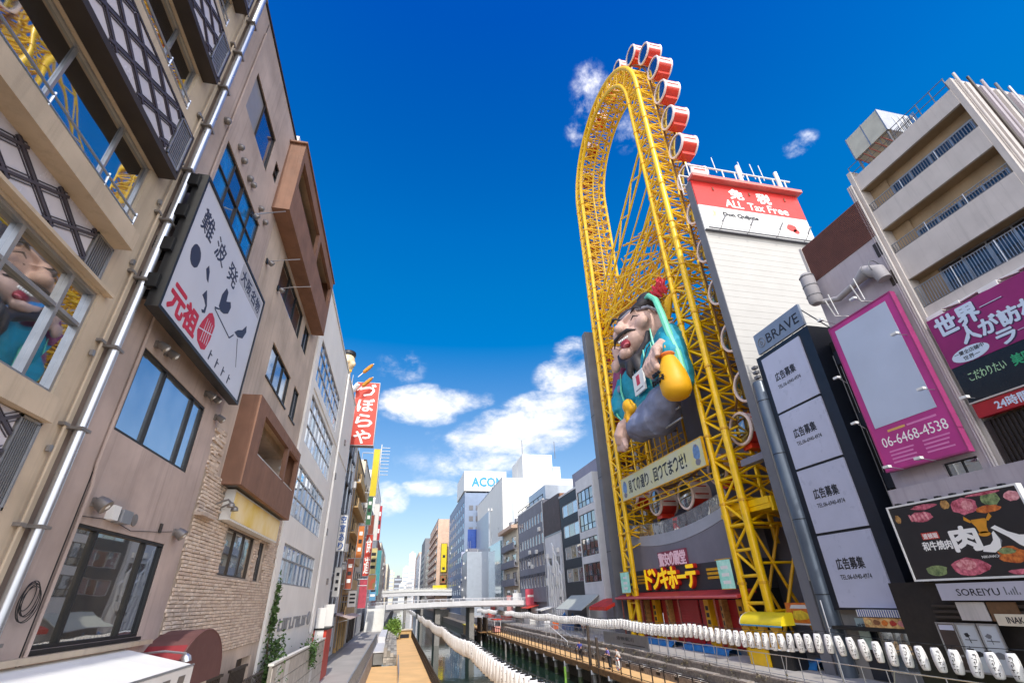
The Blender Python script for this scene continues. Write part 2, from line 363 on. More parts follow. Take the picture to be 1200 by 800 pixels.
# ---------------------------------------------------------------- palette
WATER = None
m_beige = mat('beige_render', '#c2b19b', .8, .14, .9, streak=.45, bump=.15, bscale=40)
m_taupe = mat('taupe_render', '#baa8a0', .82, .2, .6, streak=.55, bump=.2, bscale=60)
m_tan = mat('tan_render', '#c6b4a5', .82, .18, .6, streak=.6, bump=.2, bscale=50)
m_terra = mat('terracotta_panel', '#876350', .75, .16, 1.2, streak=.45, bump=.15, bscale=40)
m_white = mat('white_wall', '#eeece8', .75, .05, .5, streak=.2, bump=.1)
m_alu = mat('brushed_aluminium', '#a9abb0', .35, .1, 3, metal=.75)
m_steel = mat('galvanised_steel', '#c8ccd3', .3, .03, 1, metal=.85)
m_dkbrown = mat('dark_bronze', '#3c342f', .5, .15, 2, metal=.2)
m_black = mat('black_metal', '#17181b', .45, .15, 3)
m_dark = mat('dark_recess', '#141416', .8, .2, 2)
m_whitep = mat('white_paint', '#e2e2e0', .45, .06, 2)
m_pane = mat('frosted_panel', '#cbc8d2', .25, .08, 1.2, spec=.7)
m_lead = mat('lead_bar', '#45414c', .5, .1, 3)
m_vent = mat('zinc_cap', '#8a8684', .4, .15, 5, metal=.5)
g_sky = glass('glass_reflective', '#e6ecf4', .55, '#7c8894', wav=.006)  # pale base colour stands in for reflected cloud
g_mirror = glass('glass_mirror', '#dfe6ee', .62, '#0b0d10', wav=.008)
g_dark = glass('glass_dark', '#dfe6ee', .38, '#0d0f11', wav=.003)
g_room = glass('glass_room', '#e6e4de', .46, '#4a4238', wav=.003)
g_blue = glass('glass_blue_blind', '#cfe4f4', .18, '#1f6ea8', wav=.004)
g_bluedk = glass('glass_blue_dark', '#cfe0f0', .3, '#152238', wav=.004)
LX = -5.6
FL = Fac('L', LX)

# ---------------------------------------------------------------- left: building with lattice screens, nearest the camera
def lattice_building():
    root = thing('tall_building', 'beige building at far left with rows of diamond lattice screens, vents and balcony ledges', 'building', (LX-4, 2, 0))
    rows_w = [(7.66, 9.58), (10.95, 12.6), (14.3, 15.9), (17.65, 19.05)]
    holes = [(-6, 8.33 if z0 < 10 else 8.2, z0, z1, .3 if z0 < 10 else .14) for z0, z1 in rows_w]
    wall(FL, 'wall', -6, 9.02, 0, 24, holes, .3, 9, m_beige, root)
    # sill beam and ledges
    for (z0, z1, n, u1, lab) in ((7.2, 7.58, .16, 8.36, None), (10.42, 10.8, .36, 8.08, None), (13.92, 14.2, .3, 8.25, None), (17.28, 17.52, .28, 8.2, None), (20.4, 20.7, .28, 8.2, None)):
        FL.o('ledge', -6, u1, z0, z1, .002, n, m_beige, root)
    FL.o('window_hood', -6, 8.5, 9.62, 9.68, .002, .13, m_beige, root)
    # window bands
    window(root, FL, -6, 8.33, 7.66, 9.58, [(v+6)/14.33 for v in (-3, 0, 2.2, 4.3, 6.48, 7.68)], [.65], m_alu, [g_mirror, g_mirror, g_room], .14, .06, .1)
    for (z0, z1) in rows_w[1:]:
        window(root, FL, -6, 8.2, z0, z1, [(v+6)/14.2 for v in (-3, 0, 2.2, 4.1, 5.7, 7.2)], [.2], m_alu, g_mirror, .13, .045, .06)
    # tube rails before the upper windows
    for zb in (10.82, 14.22, 17.54):
        r = MB()
        for dz in (.16, .34): r.tube([FL.P(-6, zb+dz, .22), FL.P(8.0, zb+dz, .22)], .022, 6)
        rl = r.build('window_rail', m_steel, root, smooth=True)
        for y in (-2, 0, 2, 4, 5.5, 7, 7.98):
            MB().cyl(FL.P(y, zb, .22), FL.P(y, zb+.4, .22), .02, n=6).build('rail_post', m_steel, rl)
    # lattice screens: pane diamonds between crossing bars, each screen ends in a vent grille
    for (z0, z1, n0, ue, box_, g0) in ((5.9, 7.18, .02, 7.86, 0, 6.3), (9.72, 10.42, .02, 7.58, 0, 9.76), (12.75, 13.88, .32, 7.78, 1, 12.8), (16.05, 17.2, .3, 7.8, 1, 16.1), (19.2, 20.35, .3, 7.8, 1, 19.25)):
        if box_:
            b = MB(); FL.box(b, -6, 8.42, z0-.14, z0, .002, n0+.02); FL.box(b, -6, 8.42, z1, z1+.05, .002, n0+.02); FL.box(b, 8.36, 8.42, z0, z1, .002, n0+.02)
            b.build('screen_box', m_dkbrown, root)
        s = FL.o('lattice_screen', -6, ue, z0, z1, .004, n0, m_pane, root)
        H = z1-z0; p = .95; h2 = .25
        def clip(line):
            (ua, za), (ub, zb) = line
            def lerp(t): return (ua+(ub-ua)*t, za+(zb-za)*t)
            t0, t1 = 0, 1
            for (a, b, lo, hi) in ((ua, ub, -6, ue), (za, zb, z0+.04, z1-.04)):
                d = b-a
                if abs(d) < 1e-9: continue
                q0, q1 = (lo-a)/d, (hi-a)/d
                if q0 > q1: q0, q1 = q1, q0
                t0, t1 = max(t0, q0), min(t1, q1)
            return (lerp(t0), lerp(t1)) if t1-t0 > .02 else None
        for sgn in (1, -1):
            k = -10
            while k*p < ue+3:
                u = k*p; dz = h2*2*12; k += 1
                ln = clip(((u, z0-.4), (u+sgn*p*(H+.8)/(h2*2), z1+.4)))
                if not ln or max(ln[0][0], ln[1][0]) < 3.0: continue
                (ua, za), (ub, zb) = ln; d = Vector((ub-ua, zb-za)).normalized(); q = Vector((-d.y, d.x))
                for (wd, of, th) in ((.023, 0, .03), (.006, .062, .016), (.006, -.062, .016)):
                    b = MB(); FL.poly(b, [(ua+q.x*(of-wd), za+q.y*(of-wd)), (ub+q.x*(of-wd), zb+q.y*(of-wd)), (ub+q.x*(of+wd), zb+q.y*(of+wd)), (ua+q.x*(of+wd), za+q.y*(of+wd))], n0-.002, n0+th+(.002 if sgn > 0 else 0))
                    b.build('lattice_bar', m_lead, s)
        b = MB(); ge = ue+.03; gu = 8.34 if z0 != 9.72 else 8.12
        for (a0, a1, c0, c1) in ((ge, gu, z0, z0+.04), (ge, gu, z1-.04, z1), (ge, ge+.035, z0, z1), (gu-.035, gu, z0, z1)): FL.box(b, a0, a1, c0, c1, .004, n0+.03)
        g = b.build('vent_grille', m_alu, root); FL.o('backing', ge+.035, gu-.035, z0+.04, z1-.04, .004, n0-.03, m_dark, g)
        nsl = 9
        for i in range(nsl):
            u = ge+.05+(gu-ge-.1)*i/(nsl-1); FL.o('slat', u-.008, u+.012, z0+.04, z1-.04, n0-.03, n0+.015, m_alu, g)
    FL.o('roof_parapet', -6, 9.0, 24, 24.6, -.3, .03, m_beige, root)
    # pipes on the pier
    def downpipe(y, r, n, name, lab, m, z0=0, z1=23):
        t = thing(name, lab, 'pipe', FL.P(y, z0, n)); MB().tube([FL.P(y, z0, n), FL.P(y, z1, n)], r, 12).build('pipe', m, t, smooth=True)
        z = z0+1.1
        while z < z1: FL.o('bracket', y-r-.05, y+r+.05, z, z+.05, .0, n+r+.012, m_vent, t); z += 1.55
        return t
    downpipe(9.08, .085, .13, 'downpipe', 'thick shiny silver downpipe running up the joint beside the lattice building', m_steel)
    t = downpipe(8.78, .02, .07, 'conduit', 'thin pale conduit with clamps just left of the thick silver downpipe', m_beige)
    for z in (6.9, 8.6, 10.6, 12.2, 13.6, 15.1, 16.6): piece('junction_box', FL.P(8.7, z, .05), (.05, .07, .1), m_alu, t)
lattice_building()

# ---------------------------------------------------------------- left: taupe building
def taupe_building():
    root = thing('taupe_building', 'taupe rendered building with three storeys of grouped windows and a round-capped vent row', 'building', (LX-4, 12, 0))
    W = [(10.2, 13.87, 4.1, 6.0), (10.2, 13.85, 7.7, 9.5), (10.3, 13.8, 14.4, 16.15), (10.48, 13.07, 17.93, 19.6), (13.6, 14.1, 18.4, 19.15)]
    wall(FL, 'wall', 9.15, 14.97, 0, 21.7, W, .16, 9, m_taupe, root)
    window(root, FL, *W[0], [.215, .76], [], m_black, [g_room, g_room, g_dark], .1, .06, .08, sill=.06)
    window(root, FL, *W[1], [.33, .8], [], m_black, g_sky, .1, .06, .08)
    window(root, FL, *W[2], [.25, .5, .75], [.5], m_dkbrown, [g_blue, g_blue, g_bluedk, g_bluedk, g_blue, g_blue, g_blue, g_blue], .1, .05, .07)
    window(root, FL, *W[3], [.45], [], m_dkbrown, [mat('grey_blind', '#8e8c90', .35, .06, 1), g_bluedk], .1, .05, .07)
    window(root, FL, *W[4], [], [.5], m_black, g_dark, .1, .04, .07)
    FL.o('coping', 9.12, 15.0, 21.72, 21.8, -.4, .05, m_dkbrown, root)
    FL.o('wall_joint', 10.06, 10.085, 3.9, 21.6, .0, .008, m_dark, root)
    MB().tube([FL.P(10.12, 3.9, .05), FL.P(10.12, 6.6, .05), FL.P(10.02, 7.0, .05), FL.P(10.02, 21, .05)], .03, 8).build('conduit', m_taupe, root, smooth=True)
    MB().tube([FL.P(10.1, 6.1, .03), FL.P(11.2, 6.18, .03), FL.P(12.0, 6.08, .03), FL.P(13.2, 6.2, .03), FL.P(14.0, 6.3, .03)], .008, 5).build('cable', m_black, root)
    vents = [(10.9, 16.62), (11.33, 16.54), (12.02, 16.52), (12.36, 16.6), (13.4, 16.57), (14.03, 16.53), (9.81, 16.36), (14.45, 19.2), (14.45, 18.4)]
    for (y, z) in vents:
        MB().lathe([(.0, .16), (.05, .155), (.085, .13), (.1, .08), (.1, 0)], FL.P(y, z, .0), (1, 0, -.25), 12).build('vent_cap', m_vent, root, smooth=True)
    MB().lathe([(.12, 0), (.12, .02), (.02, .025)], FL.P(12.07, 6.3, 0), (1, 0, 0), 16).build('round_cover', m_vent, root)
    FL.o('hatch', 13.3, 13.42, 6.2, 6.4, 0, .03, m_dkbrown, root)
taupe_building()
def wall_lamp(y, z, lab, s=1.0):
    t = thing('wall_lamp', lab, 'lamp', FL.P(y, z, 0), 'hooded lamps on the taupe building')
    FL.o('base', y-.05, y+.05, z-.08, z+.08, 0, .06, m_vent, t)
    MB().lathe([(.02, 0), (.12*s, .03), (.15*s, .12), (.16*s, .24), (.13*s, .25)], FL.P(y, z+.05, .05), (.75, .1, -.55), 14).build('hood', m_vent, t, smooth=True)
    MB().ell(FL.P(y+.02, z-.06, .22), (.07, .07, .07), 8, 6).build('bulb', m_whitep, t, smooth=True)
for y, z, lab in ((10.42, 6.38, 'hooded lamp at upper left of the lowest taupe window'), (14.15, 6.3, 'hooded lamp near the stone wall, right of the lowest taupe window'),
                  (10.5, 9.72, 'first small lamp under the lower left corner of the big white signboard'), (10.98, 9.76, 'second small lamp under the big white signboard, next to the first'),
                  (13.55, 9.8, 'small lamp under the right end of the white signboard, left of a pair'), (14.0, 9.85, 'small lamp under the right end of the white signboard, right of a pair'),
                  (14.62, 9.5, 'single hooded lamp below the right corner of the white signboard at the wall edge')):
    wall_lamp(y, z, lab, .62 if z > 7 else .85)
t = thing('meter_box', 'pale grey junction box pair above the lowest taupe window', 'electric box', FL.P(11.2, 6.25, 0))
FL.o('box', 10.95, 11.18, 6.16, 6.42, 0, .13, m_whitep, t); FL.o('box', 11.22, 11.6, 6.14, 6.38, 0, .18, m_alu, t)
mb = MB()
for k in range(5):
    r = .2+.012*k+.03*(k % 2); mb.tube([FL.P(9.66+math.cos(a)*r*(.7+.05*k)+(k % 3)*.03, 4.85+math.sin(a)*r-k*.028, .03+.01*k) for a in [2*math.pi*i/22 for i in range(22)]], .007, 5, closed=True)
mb.build('cable_coil', m_black, smooth=True, label='coil of thin black cable hanging on the taupe wall near the bottom left', cat='cable')

# white signboard with ink drawing
def big_sign():
    X = LX+.5; F = Fac('L', X)
    m_face = mat('sign_white', '#c9cbd6', .4, .05, .6); m_ink = mat('ink', '#2d3148', .5, 0); m_red = mat('sign_red', '#c01f3c', .5, .1, 4)
    t = thing('signboard', 'big white tilted-looking signboard with black ink drawing and red characters', 'sign', (X-.1, 11.9, 9.9))
    F.o('face', 9.2, 14.55, 9.98, 13.5, -.12, 0, m_face, t)
    b = MB()
    for (a0, a1, c0, c1) in ((9.12, 14.63, 9.9, 9.98), (9.12, 14.63, 13.5, 13.58), (9.12, 9.2, 9.98, 13.5), (14.55, 14.63, 9.98, 13.5)): F.box(b, a0, a1, c0, c1, -.22, .03)
    b.build('frame', m_black, t)
    for z in (10.2, 11.2, 12.2, 13.2):
        for y in (9.3, 14.3): F.o('bracket', y, y+.1, z, z+.18, -.5, -.12, m_black, t)
    for z in (10.3, 11.25, 12.2, 13.15): F.o('side_bracket', 9.02, 9.14, z, z+.32, -.45, -.1, m_black, t)
    # ink shapes (u, z)
    e = .006
    decal('ink_spot', F, [oval(9.8, 11.7, .25, .28, 22, .03)], .001, e, m_ink, t)
    decal('ink_stroke', F, [[(10.42, 11.8), (10.5, 11.95), (10.62, 11.85), (10.72, 11.6), (10.6, 11.62)]], .001, e, m_ink, t)
    decal('ink_stroke', F, [[(10.65, 11.2), (10.78, 11.42), (10.88, 11.3), (11.02, 11.12), (11.04, 10.92), (10.9, 10.85), (10.82, 10.9), (10.94, 10.95), (10.95, 11.08), (10.8, 11.16)]], .001, e, m_ink, t)
    decal('bird_shape', F, [[(11.62, 11.5), (11.6, 11.85), (11.75, 12.15), (11.9, 12.12), (11.95, 11.85), (12.2, 12.0), (12.32, 11.9), (12.25, 11.65), (12.0, 11.5), (11.8, 11.45)]], .001, e, m_ink, t)
    decal('ink_line', F, [[(11.42, 11.36), (11.7, 11.47), (11.72, 11.44), (11.47, 11.33), (12.75, 11.2), (12.98, 11.42), (13.0, 11.38), (12.77, 11.16), (11.45, 11.3)]], .001, e, m_ink, t)
    decal('ink_line', F, [[(13.3, 11.45), (13.75, 10.75), (13.77, 10.75), (13.34, 11.46)]], .001, e, m_ink, t)
    decal('bird_shape', F, [[(13.0, 11.5), (13.2, 11.68), (13.5, 11.85), (13.72, 12.12), (13.82, 11.95), (13.66, 11.65), (13.3, 11.5)]], .001, e, m_ink, t)
    r = F.rt()
    for (s, u, z, w, h) in (('難', 9.55, 12.38, .66, .6), ('波', 10.5, 12.36, .66, .58), ('発', 11.5, 12.36, .7, .58)):
        text('brush_character', s, t, F.P(u, z, .002), r, w, h, m_ink, .004, .012)
    F.o('grey_band', 12.3, 14.45, 12.8, 13.42, .001, .004, mat('sign_grey', '#a9abb4', .5, .05, 2), t)
    for i, ch in enumerate('大阪名物'): text('band_character', ch, t, F.P(12.4+.5*i, 12.9, .006), r, .42, .42, m_ink, .004, .02)
    for i, ch in enumerate('元祖'): text('red_character', ch, t, F.P(9.42+.74*i, 10.12, .003), r, .7, .6, m_red, .006, .05)
    decal('red_emblem', F, [[(10.95, 10.4), (11.05, 10.7), (11.25, 11.05), (11.4, 11.15), (11.6, 11.1), (11.74, 10.95), (11.72, 10.55), (11.6, 10.2), (11.4, 10.12), (11.1, 10.2)]], .001, e, m_red, t)
    mf = m_face
    decal('emblem_line', F, [[(10.98, 10.47), (11.74, 10.68), (11.74, 10.71), (10.98, 10.5)]], e+.001, e+.004, mf, t)
    for i in range(4): decal('emblem_line', F, [[(11.2+.12*i, 10.25+.02*i), (11.225+.12*i, 10.25+.02*i), (11.27+.11*i, 10.9), (11.25+.11*i, 10.9)]], e+.005, e+.008, mf, t)
    for i in range(4): decal('small_mark', F, [[(11.9+.5*i, 10.12), (11.95+.5*i, 10.1), (12.0+.5*i, 10.28), (12.1+.5*i, 10.27), (12.1+.5*i, 10.3), (11.98+.5*i, 10.31), (11.99+.5*i, 10.38), (11.94+.5*i, 10.38)]], .001, e, m_ink, t)
big_sign()
for (y, z, w, lab) in ((12.9, 15.85, 1.1, 'thin rod spotlight reaching out from the blue window over the signboard'), (15.2, 15.7, 1.2, 'thin rod spotlight fixed where taupe and tan walls meet'), (17.0, 15.75, 1.3, 'rod spotlight on the tan wall left of the shaded window')):
    t = thing('rod_spotlight', lab, 'lamp', FL.P(y, z, 0))
    MB().tube([FL.P(y+.05, z, .0), FL.P(y-.12, z+.03, .6), FL.P(y-.25, z+.05, w)], .018, 6).build('arm', m_steel, t)
    MB().lathe([(.04, 0), (.1, .05), (.1, .18), (.05, .2)], FL.P(y, z, .1), (.6, .2, -.5), 10).build('lamp_head', m_vent, t, smooth=True); FL.o('base', y-.06, y+.08, z-.1, z+.1, 0, .05, m_black, t)

# white awning at street level, red dome awning
def low_awnings():
    t = thing('awning', 'white sunlit sheet awning under the lowest taupe window', 'awning', (-4.9, 10.5, 3.4))
    m_aw = mat('white_canvas', '#e6e5e2', .7, .06, 1.2, streak=.0)
    for i in range(6):
        y0, y1 = 6.6+i*1.12, 6.6+(i+1)*1.12-.012
        MB().prism([(-5.55, y0, 3.9), (-4.15, y0, 3.56), (-4.15, y0, 3.53), (-5.55, y0, 3.87)], (0, y1-y0, 0)).build('sheet', m_aw, t)
    MB().prism([(-5.55, 13.32, 3.87), (-4.15, 13.32, 3.53), (-4.15, 13.32, 2.95), (-5.55, 13.32, 2.95)], (0, .03, 0)).build('end_panel', m_aw, t)
    box('valance', -4.16, -4.13, 6.6, 13.32, 3.0, 3.53, m_aw, t)
    for i in range(7): MB().prism([(-4.128, 8.0+.75*i, 3.12), (-4.128, 8.35+.75*i, 3.12), (-4.128, 8.45+.75*i, 3.42), (-4.128, 8.1+.75*i, 3.42)], (.004, 0, 0)).build('valance_mark', m_vent, t)
    MB().tube([(-4.14, 6.6, 3.56), (-4.14, 13.34, 3.56)], .02, 6).build('front_bar', m_alu, t)
    box('gutter', -5.6+.002, -5.42, 9.2, 14.3, 3.93, 4.02, m_beige, t)
    t = thing('dome_awning', 'brownish red barrel awning over the doorway by the stone wall', 'awning', (-5.0, 15.5, 3.0))
    m_dome_shade = mat('dome_canvas_shaded', '#664340', .75, .1, 2); m_dome_lit = mat('dome_canvas_lit', '#84282d', .7, .1, 2)  # one canvas: its sunlit side and shaded rest put into two colours
    n = 18; arc = [(15.65-1.75*math.cos(math.pi*i/n), 2.95+1.16*math.sin(math.pi*i/n)) for i in range(n+1)]
    for i in range(n):                                     # barrel vault standing out from the wall, one panel per strip
        (y0, z0), (y1, z1) = arc[i], arc[i+1]
        MB().prism([(-5.58, y0, z0), (-4.72, y0, z0), (-4.72, y1, z1), (-5.58, y1, z1)], (0, 0, .02)).build('canopy_strip', m_dome_lit if i < 5 else m_dome_shade, t)
    MB().prism([(-4.72, y, z) for y, z in arc], (.02, 0, 0)).build('end_panel', m_dome_shade, t)
    MB().tube([(-4.71, y, z+.01) for y, z in arc], .025, 6).build('rim', m_dome_shade, t, smooth=True)
    MB().tube([(-5.5, 14.1, 3.75), (-5.0, 14.0, 3.78), (-4.55, 14.0, 3.72)], .025, 6).build('lamp_arm', m_steel, t, smooth=True)
    MB().lathe([(.03, 0), (.09, .06), (.1, .16)], (-4.55, 14.0, 3.72), (.2, 0, -1), 10).build('lamp', m_steel, t, smooth=True)
    box('pale_curtain', -4.9, -4.87, 14.9, 17.0, 1.1, 2.93, mat('cream_cloth', '#d8d3cb', .8, .08, 3), t)
low_awnings()

# ---------------------------------------------------------------- left: tan building with stone base and terracotta balconies
def tan_building():
    root = thing('tan_building', 'tan building with a rough stone lower wall and boxy terracotta balconies', 'building', (LX-4, 20, 0))
    Y0, Y1 = 15.0, 25.55
    W = [(17.0, 21.66, 15.85, 17.3), (22.3, 23.6, 15.95, 17.3), (18.15, 21.75, 12.45, 13.93), (22.7, 23.95, 12.45, 13.98), (18.15, 21.6, 5.52, 6.95), (22.4, 23.25, 5.5, 6.92),
         (14.9+2.1, 23.2, 9.1, 10.5, 1.0), (14.9, 24, 18.9, 20.4, 1.2), (18.6, 20.6, 0, 2.9, .5), (22.6, 24.6, .2, 2.9, .4)]
    wall(FL, 'wall', Y0, Y1, 0, 21.9, W, .2, 9, m_tan, root)
    for k, w in enumerate(W[:6]):
        window(root, FL, *w[:4], [.33, .66] if w[1]-w[0] > 2 else [.5], [] if k < 4 else [], m_black if k < 4 else m_dkbrown, [g_dark, g_bluedk] if k < 4 else [g_room, g_sky, g_room], .12, .05, .07, sill=.05 if k in (2, 3) else None)
    # stone cladding: the nearest courses stone by stone
    cols = ['#d8c5b4', '#d2bfae', '#dccbbb', '#c9b5a5', '#d6c2b0']; sm = [mat('cladding_stone_%s' % 'abcde'[i], c, .85, .15, 5, bump=.3, bscale=25) for i, c in enumerate(cols)]
    meshes = []
    for i in range(14):
        w, h, d = .34+.1*(i % 3), .089, .028+.009*(i % 4); q = random.Random(i)
        me = bpy.data.meshes.new('stone'); f = lambda s: s*(1+q.uniform(-.12, .06))/2
        me.from_pydata([(-.02,-f(w),-f(h)),(-.02,f(w),-f(h)),(-.02,f(w),f(h)),(-.02,-f(w),f(h)),(d,-f(w)*.94,-f(h)*.8),(d*q.uniform(.7,1),f(w)*.94,-f(h)*.8),(d,f(w)*.94,f(h)*.8),(d*q.uniform(.7,1),-f(w)*.94,f(h)*.8)], [], [(4,5,6,7),(0,1,5,4),(1,2,6,5),(2,3,7,6),(3,0,4,7)])
        me.materials.append(sm[i % 5]); meshes.append((me, w))
    cells = []; z = 3.36; row = 0
    while z < 8.1:
        y = Y0-.05+R_.uniform(0, .2)
        while y < Y1-.1:
            me, w = R_.choice(meshes); yc = y+w/2; y += w+.008
            if y > Y1: break
            if any(h[0]-.02 < yc+w/2 and yc-w/2 < h[1]+.02 and h[2]-.04 < z < h[3]+.04 for h in W[4:6]): continue
            if 16.9 < yc < 23.75 and 6.98 < z < 7.95: continue
            if z > 7.75 and yc < 15.9: pass
            cells.append((yc, z, me))
        z += .094; row += 1
    for i in range(46):                                   # ragged stones left above the main field
        cells.append((15.1+R_.random()*.6, 8.1+R_.random()*1.3, R_.choice(meshes)[0]))
    cells.sort(key=lambda c: c[0]**2+(c[1]-4.6)**2)
    for (y, z, me) in cells[:300]:
        o = bpy.data.objects.new('stone', me); COL.objects.link(o); o.parent = root; o.location = Vector(FL.P(y, z, .012)) - org(root)
    mb = MB(); idx = []
    for (y, z, me) in cells[300:]:
        mb.cm = [m_.name for m_ in sm].index(me.materials[0].name)
        mb.add([(v.co.x+LX+.012, v.co.y+y, v.co.z+z) for v in me.vertices], [tuple(p.vertices) for p in me.polygons])
    mb.build('stone_cladding', sm, root, kind='stuff', fix=False)
    FL.o('stone_backing', Y0, Y1, 3.3, 5.5, .003, .012, mat('mortar', '#a59687', .9, .1, 5), root); FL.o('stone_backing', Y0, 18.1, 5.5, 8.12, .003, .012, mat('mortar', '#5f554d'), root)
    FL.o('stone_backing', 23.3, Y1, 5.5, 8.12, .003, .012, mat('mortar', '#5f554d'), root); FL.o('stone_backing', 18.1, 23.3, 7.95, 8.12, .003, .012, mat('mortar', '#5f554d'), root)
    FL.o('ledge_stub', 15.0, 16.1, 6.85, 6.93, .0, .25, m_tan, root)
    # middle balcony
    def balcony(y0, y1, z0, zp, zo, z1, n, openings, m, top):
        b = MB(); FL.box(b, y0, y1, z0, zp, n-.16, n); FL.box(b, y0, y1, zo, z1, n-.16, n)
        us = [y0] + [v for o in openings for v in o] + [y1]
        for i in range(0, len(us), 2): FL.box(b, us[i], us[i+1], zp, zo, n-.16, n)
        bl = b.build('balcony', m, root)
        FL.o('side_panel', y0, y0+.16, z0, z1, .0, n-.162, m, bl); FL.o('side_panel', y1-.16, y1, z0, z1, 0, n-.162, m, bl)
        FL.o('floor_slab', y0+.16, y1-.16, z0, z0+.15, 0, n-.162, m_terra if top else m_dkbrown, bl); FL.o('ceiling', y0+.16, y1-.16, z1-.12, z1-.02, 0, n-.162, m_tan, bl)
        for o in openings:
            MB().tube([FL.P(o[0], zp+.06, n-.05), FL.P(o[1], zp+.06, n-.05)], .02, 6).build('handrail', m_whitep, bl)
        return bl
    bl = balcony(16.3, 23.9, 7.95, 9.12, 10.5, 10.92, .62, [(17.25, 21.3), (21.55, 23.55)], m_terra, 0)
    FL.o('rear_window', 17.3, 19.2, 9.2, 10.35, -.98, -.9, m_dark, bl); MB().ell(FL.P(21.9, 9.75, .3), (.1, .12, .12), 10, 7).build('round_lamp', m_whitep, bl, smooth=True)
    for i in range(5): FL.o('fascia_ornament', 22.0+.36*i, 22.2+.36*i, 10.55, 10.85, .62, .64, m_terra, bl)
    bl = balcony(14.3, 24.0, 17.5, 19.0, 20.35, 21.0, .62, [(14.6, 19.0), (19.45, 23.6)], m_terra, 1)
    FL.o('roof_coping', 14.2, 24.1, 21.02, 21.1, -.2, .68, m_terra, bl)
    FL.o('parapet', 15.0, 25.5, 21.92, 22.3, -.3, 0.02, m_whitep, root)
    # doors
    FL.o('door', 18.65, 20.55, .02, 2.85, -.45, -.4, m_dkbrown, root); FL.o('door', 22.65, 24.55, .22, 2.85, -.35, -.3, m_dkbrown, root)
tan_building()
t = thing('lightbox_sign', 'shallow faded yellow and cream lightbox sign below the lower terracotta balcony', 'sign', FL.P(20.3, 7.0, .2))
FL.o('case', 16.95, 23.7, 7.0, 7.92, .03, .32, m_whitep, t)
m_lb = mat('faded_yellow_print', '#e9d9b8', .5, .35, .55, col2='#e8c222'); FL.o('face', 17.05, 23.6, 7.06, 7.86, .321, .335, m_lb, t)
for y, z, lab in ((16.4, 7.45, 'left of two small curved lamps beside the faded yellow lightbox'), (16.8, 7.4, 'right of two small curved lamps touching the faded yellow lightbox')):
    t = thing('wall_lamp', lab, 'lamp', FL.P(y, z, 0)); MB().tube([FL.P(y, z-.1, 0), FL.P(y, z, .2), FL.P(y, z+.05, .35), FL.P(y, z-.05, .45)], .03, 6).build('arm', m_vent, t, smooth=True)
    MB().lathe([(.03, 0), (.1, .06), (.11, .15)], FL.P(y, z-.02, .45), (.1, 0, -1), 10).build('shade', m_vent, t, smooth=True)
# iron gate and fence by the stone wall
t = thing('iron_gate', 'dark iron gate with scrollwork beside the stone wall doorway', 'gate', (-4.9, 21.5, 0))
for z in (1.0, 2.45): MB().tube([(-4.75, 20.6, z), (-4.75, 23.2, z)], .03, 6).build('rail', m_dkbrown, t)
for i in range(14): rod('bar', (-4.75, 20.6+.2*i, .1), (-4.75, 20.6+.2*i, 2.5), .018, m_dkbrown, t)
for i in range(6): MB().tube([(-4.74, 20.9+.4*i+.12*math.cos(a), 1.7+.3*math.sin(a)) for a in [2*math.pi*k/12 for k in range(12)]], .014, 5, closed=True).build('scroll', m_dkbrown, t)
for i in range(2):
    t = thing('iron_screen', ('dark slatted iron screen at street level under the stone wall, nearer the dome awning', 'dark slatted iron screen beside the climbing plant')[i], 'screen', (-5.2, 18.2+2.9*i, 0))
    for k in range(12): box('slat', -5.22, -5.18, 17.6+2.9*i+.16*k, 17.68+2.9*i+.16*k, .1, 2.7, m_dkbrown, t)
    box('top_bar', -5.25, -5.15, 17.5+2.9*i, 19.6+2.9*i, 2.702, 2.78, m_dkbrown, t)

# ---------------------------------------------------------------- left: white building with steel window grids
def white_building():
    root = thing('white_building', 'white walled building with four stacked steel grid windows', 'building', (LX-4, 36, 0))
    W = [(26.9, 37.2, 16.2, 18.9), (26.9, 37.2, 12.5, 15.3), (26.9, 37.2, 8.65, 11.3), (26.9, 37.2, 5.55, 7.35)]
    wall(FL, 'wall', 25.6, 47.6, 0, 22.3, W, .2, 9, m_white, root)
    for k, w in enumerate(W):
        window(root, FL, *w, [i/8 for i in range(1, 8)], [.38, .74] if k < 3 else [.62], m_alu, [g_sky, g_sky, g_dark, g_sky, g_bluedk], .12, .07, .08)
    FL.o('coping', 25.55, 47.65, 22.32, 22.42, -.4, .08, m_whitep, root)
    FL.o('corner_pier', 25.6, 26.5, 0, 22.28, .002, .1, m_white, root)
    FL.o('string_course', 26.5, 47.6, 15.6, 15.68, .0, .06, m_white, root)
    for (y, z) in ((40.2, 13.4), (43.1, 17.0), (40.0, 9.2), (44.5, 6.0)): FL.o('vent', y, y+.45, z, z+.45, .0, .12, m_vent, root)
    MB().tube([FL.P(39, 3, .12), FL.P(39, 22, .12)], .09, 8).build('downpipe', m_white, root, smooth=True)
    m_l = mat('metal_letters', '#8e9096', .35, .1, 4, metal=.6)
    for i in range(9):
        u = 28.8+.95*i; sh = [[(u, 3.5), (u+.12, 3.5), (u+.12, 4.05), (u, 4.05)], [(u+.12, 3.93), (u+.6, 3.93), (u+.6, 4.05), (u+.12, 4.05)], [(u+.5, 3.5), (u+.62, 3.5), (u+.62, 3.92), (u+.5, 3.92)]]
        decal('wall_emblem_bar', FL, sh[:2 + (i % 2)] if i % 3 else [sh[0], [(u+.12, 3.5), (u+.55, 3.5), (u+.55, 3.62), (u+.12, 3.62)]], .002, .07, m_l, root)
    decal('wall_emblem', FL, [oval(38.0, 3.85, .55, .38)], .002, .07, m_l, root)
white_building()
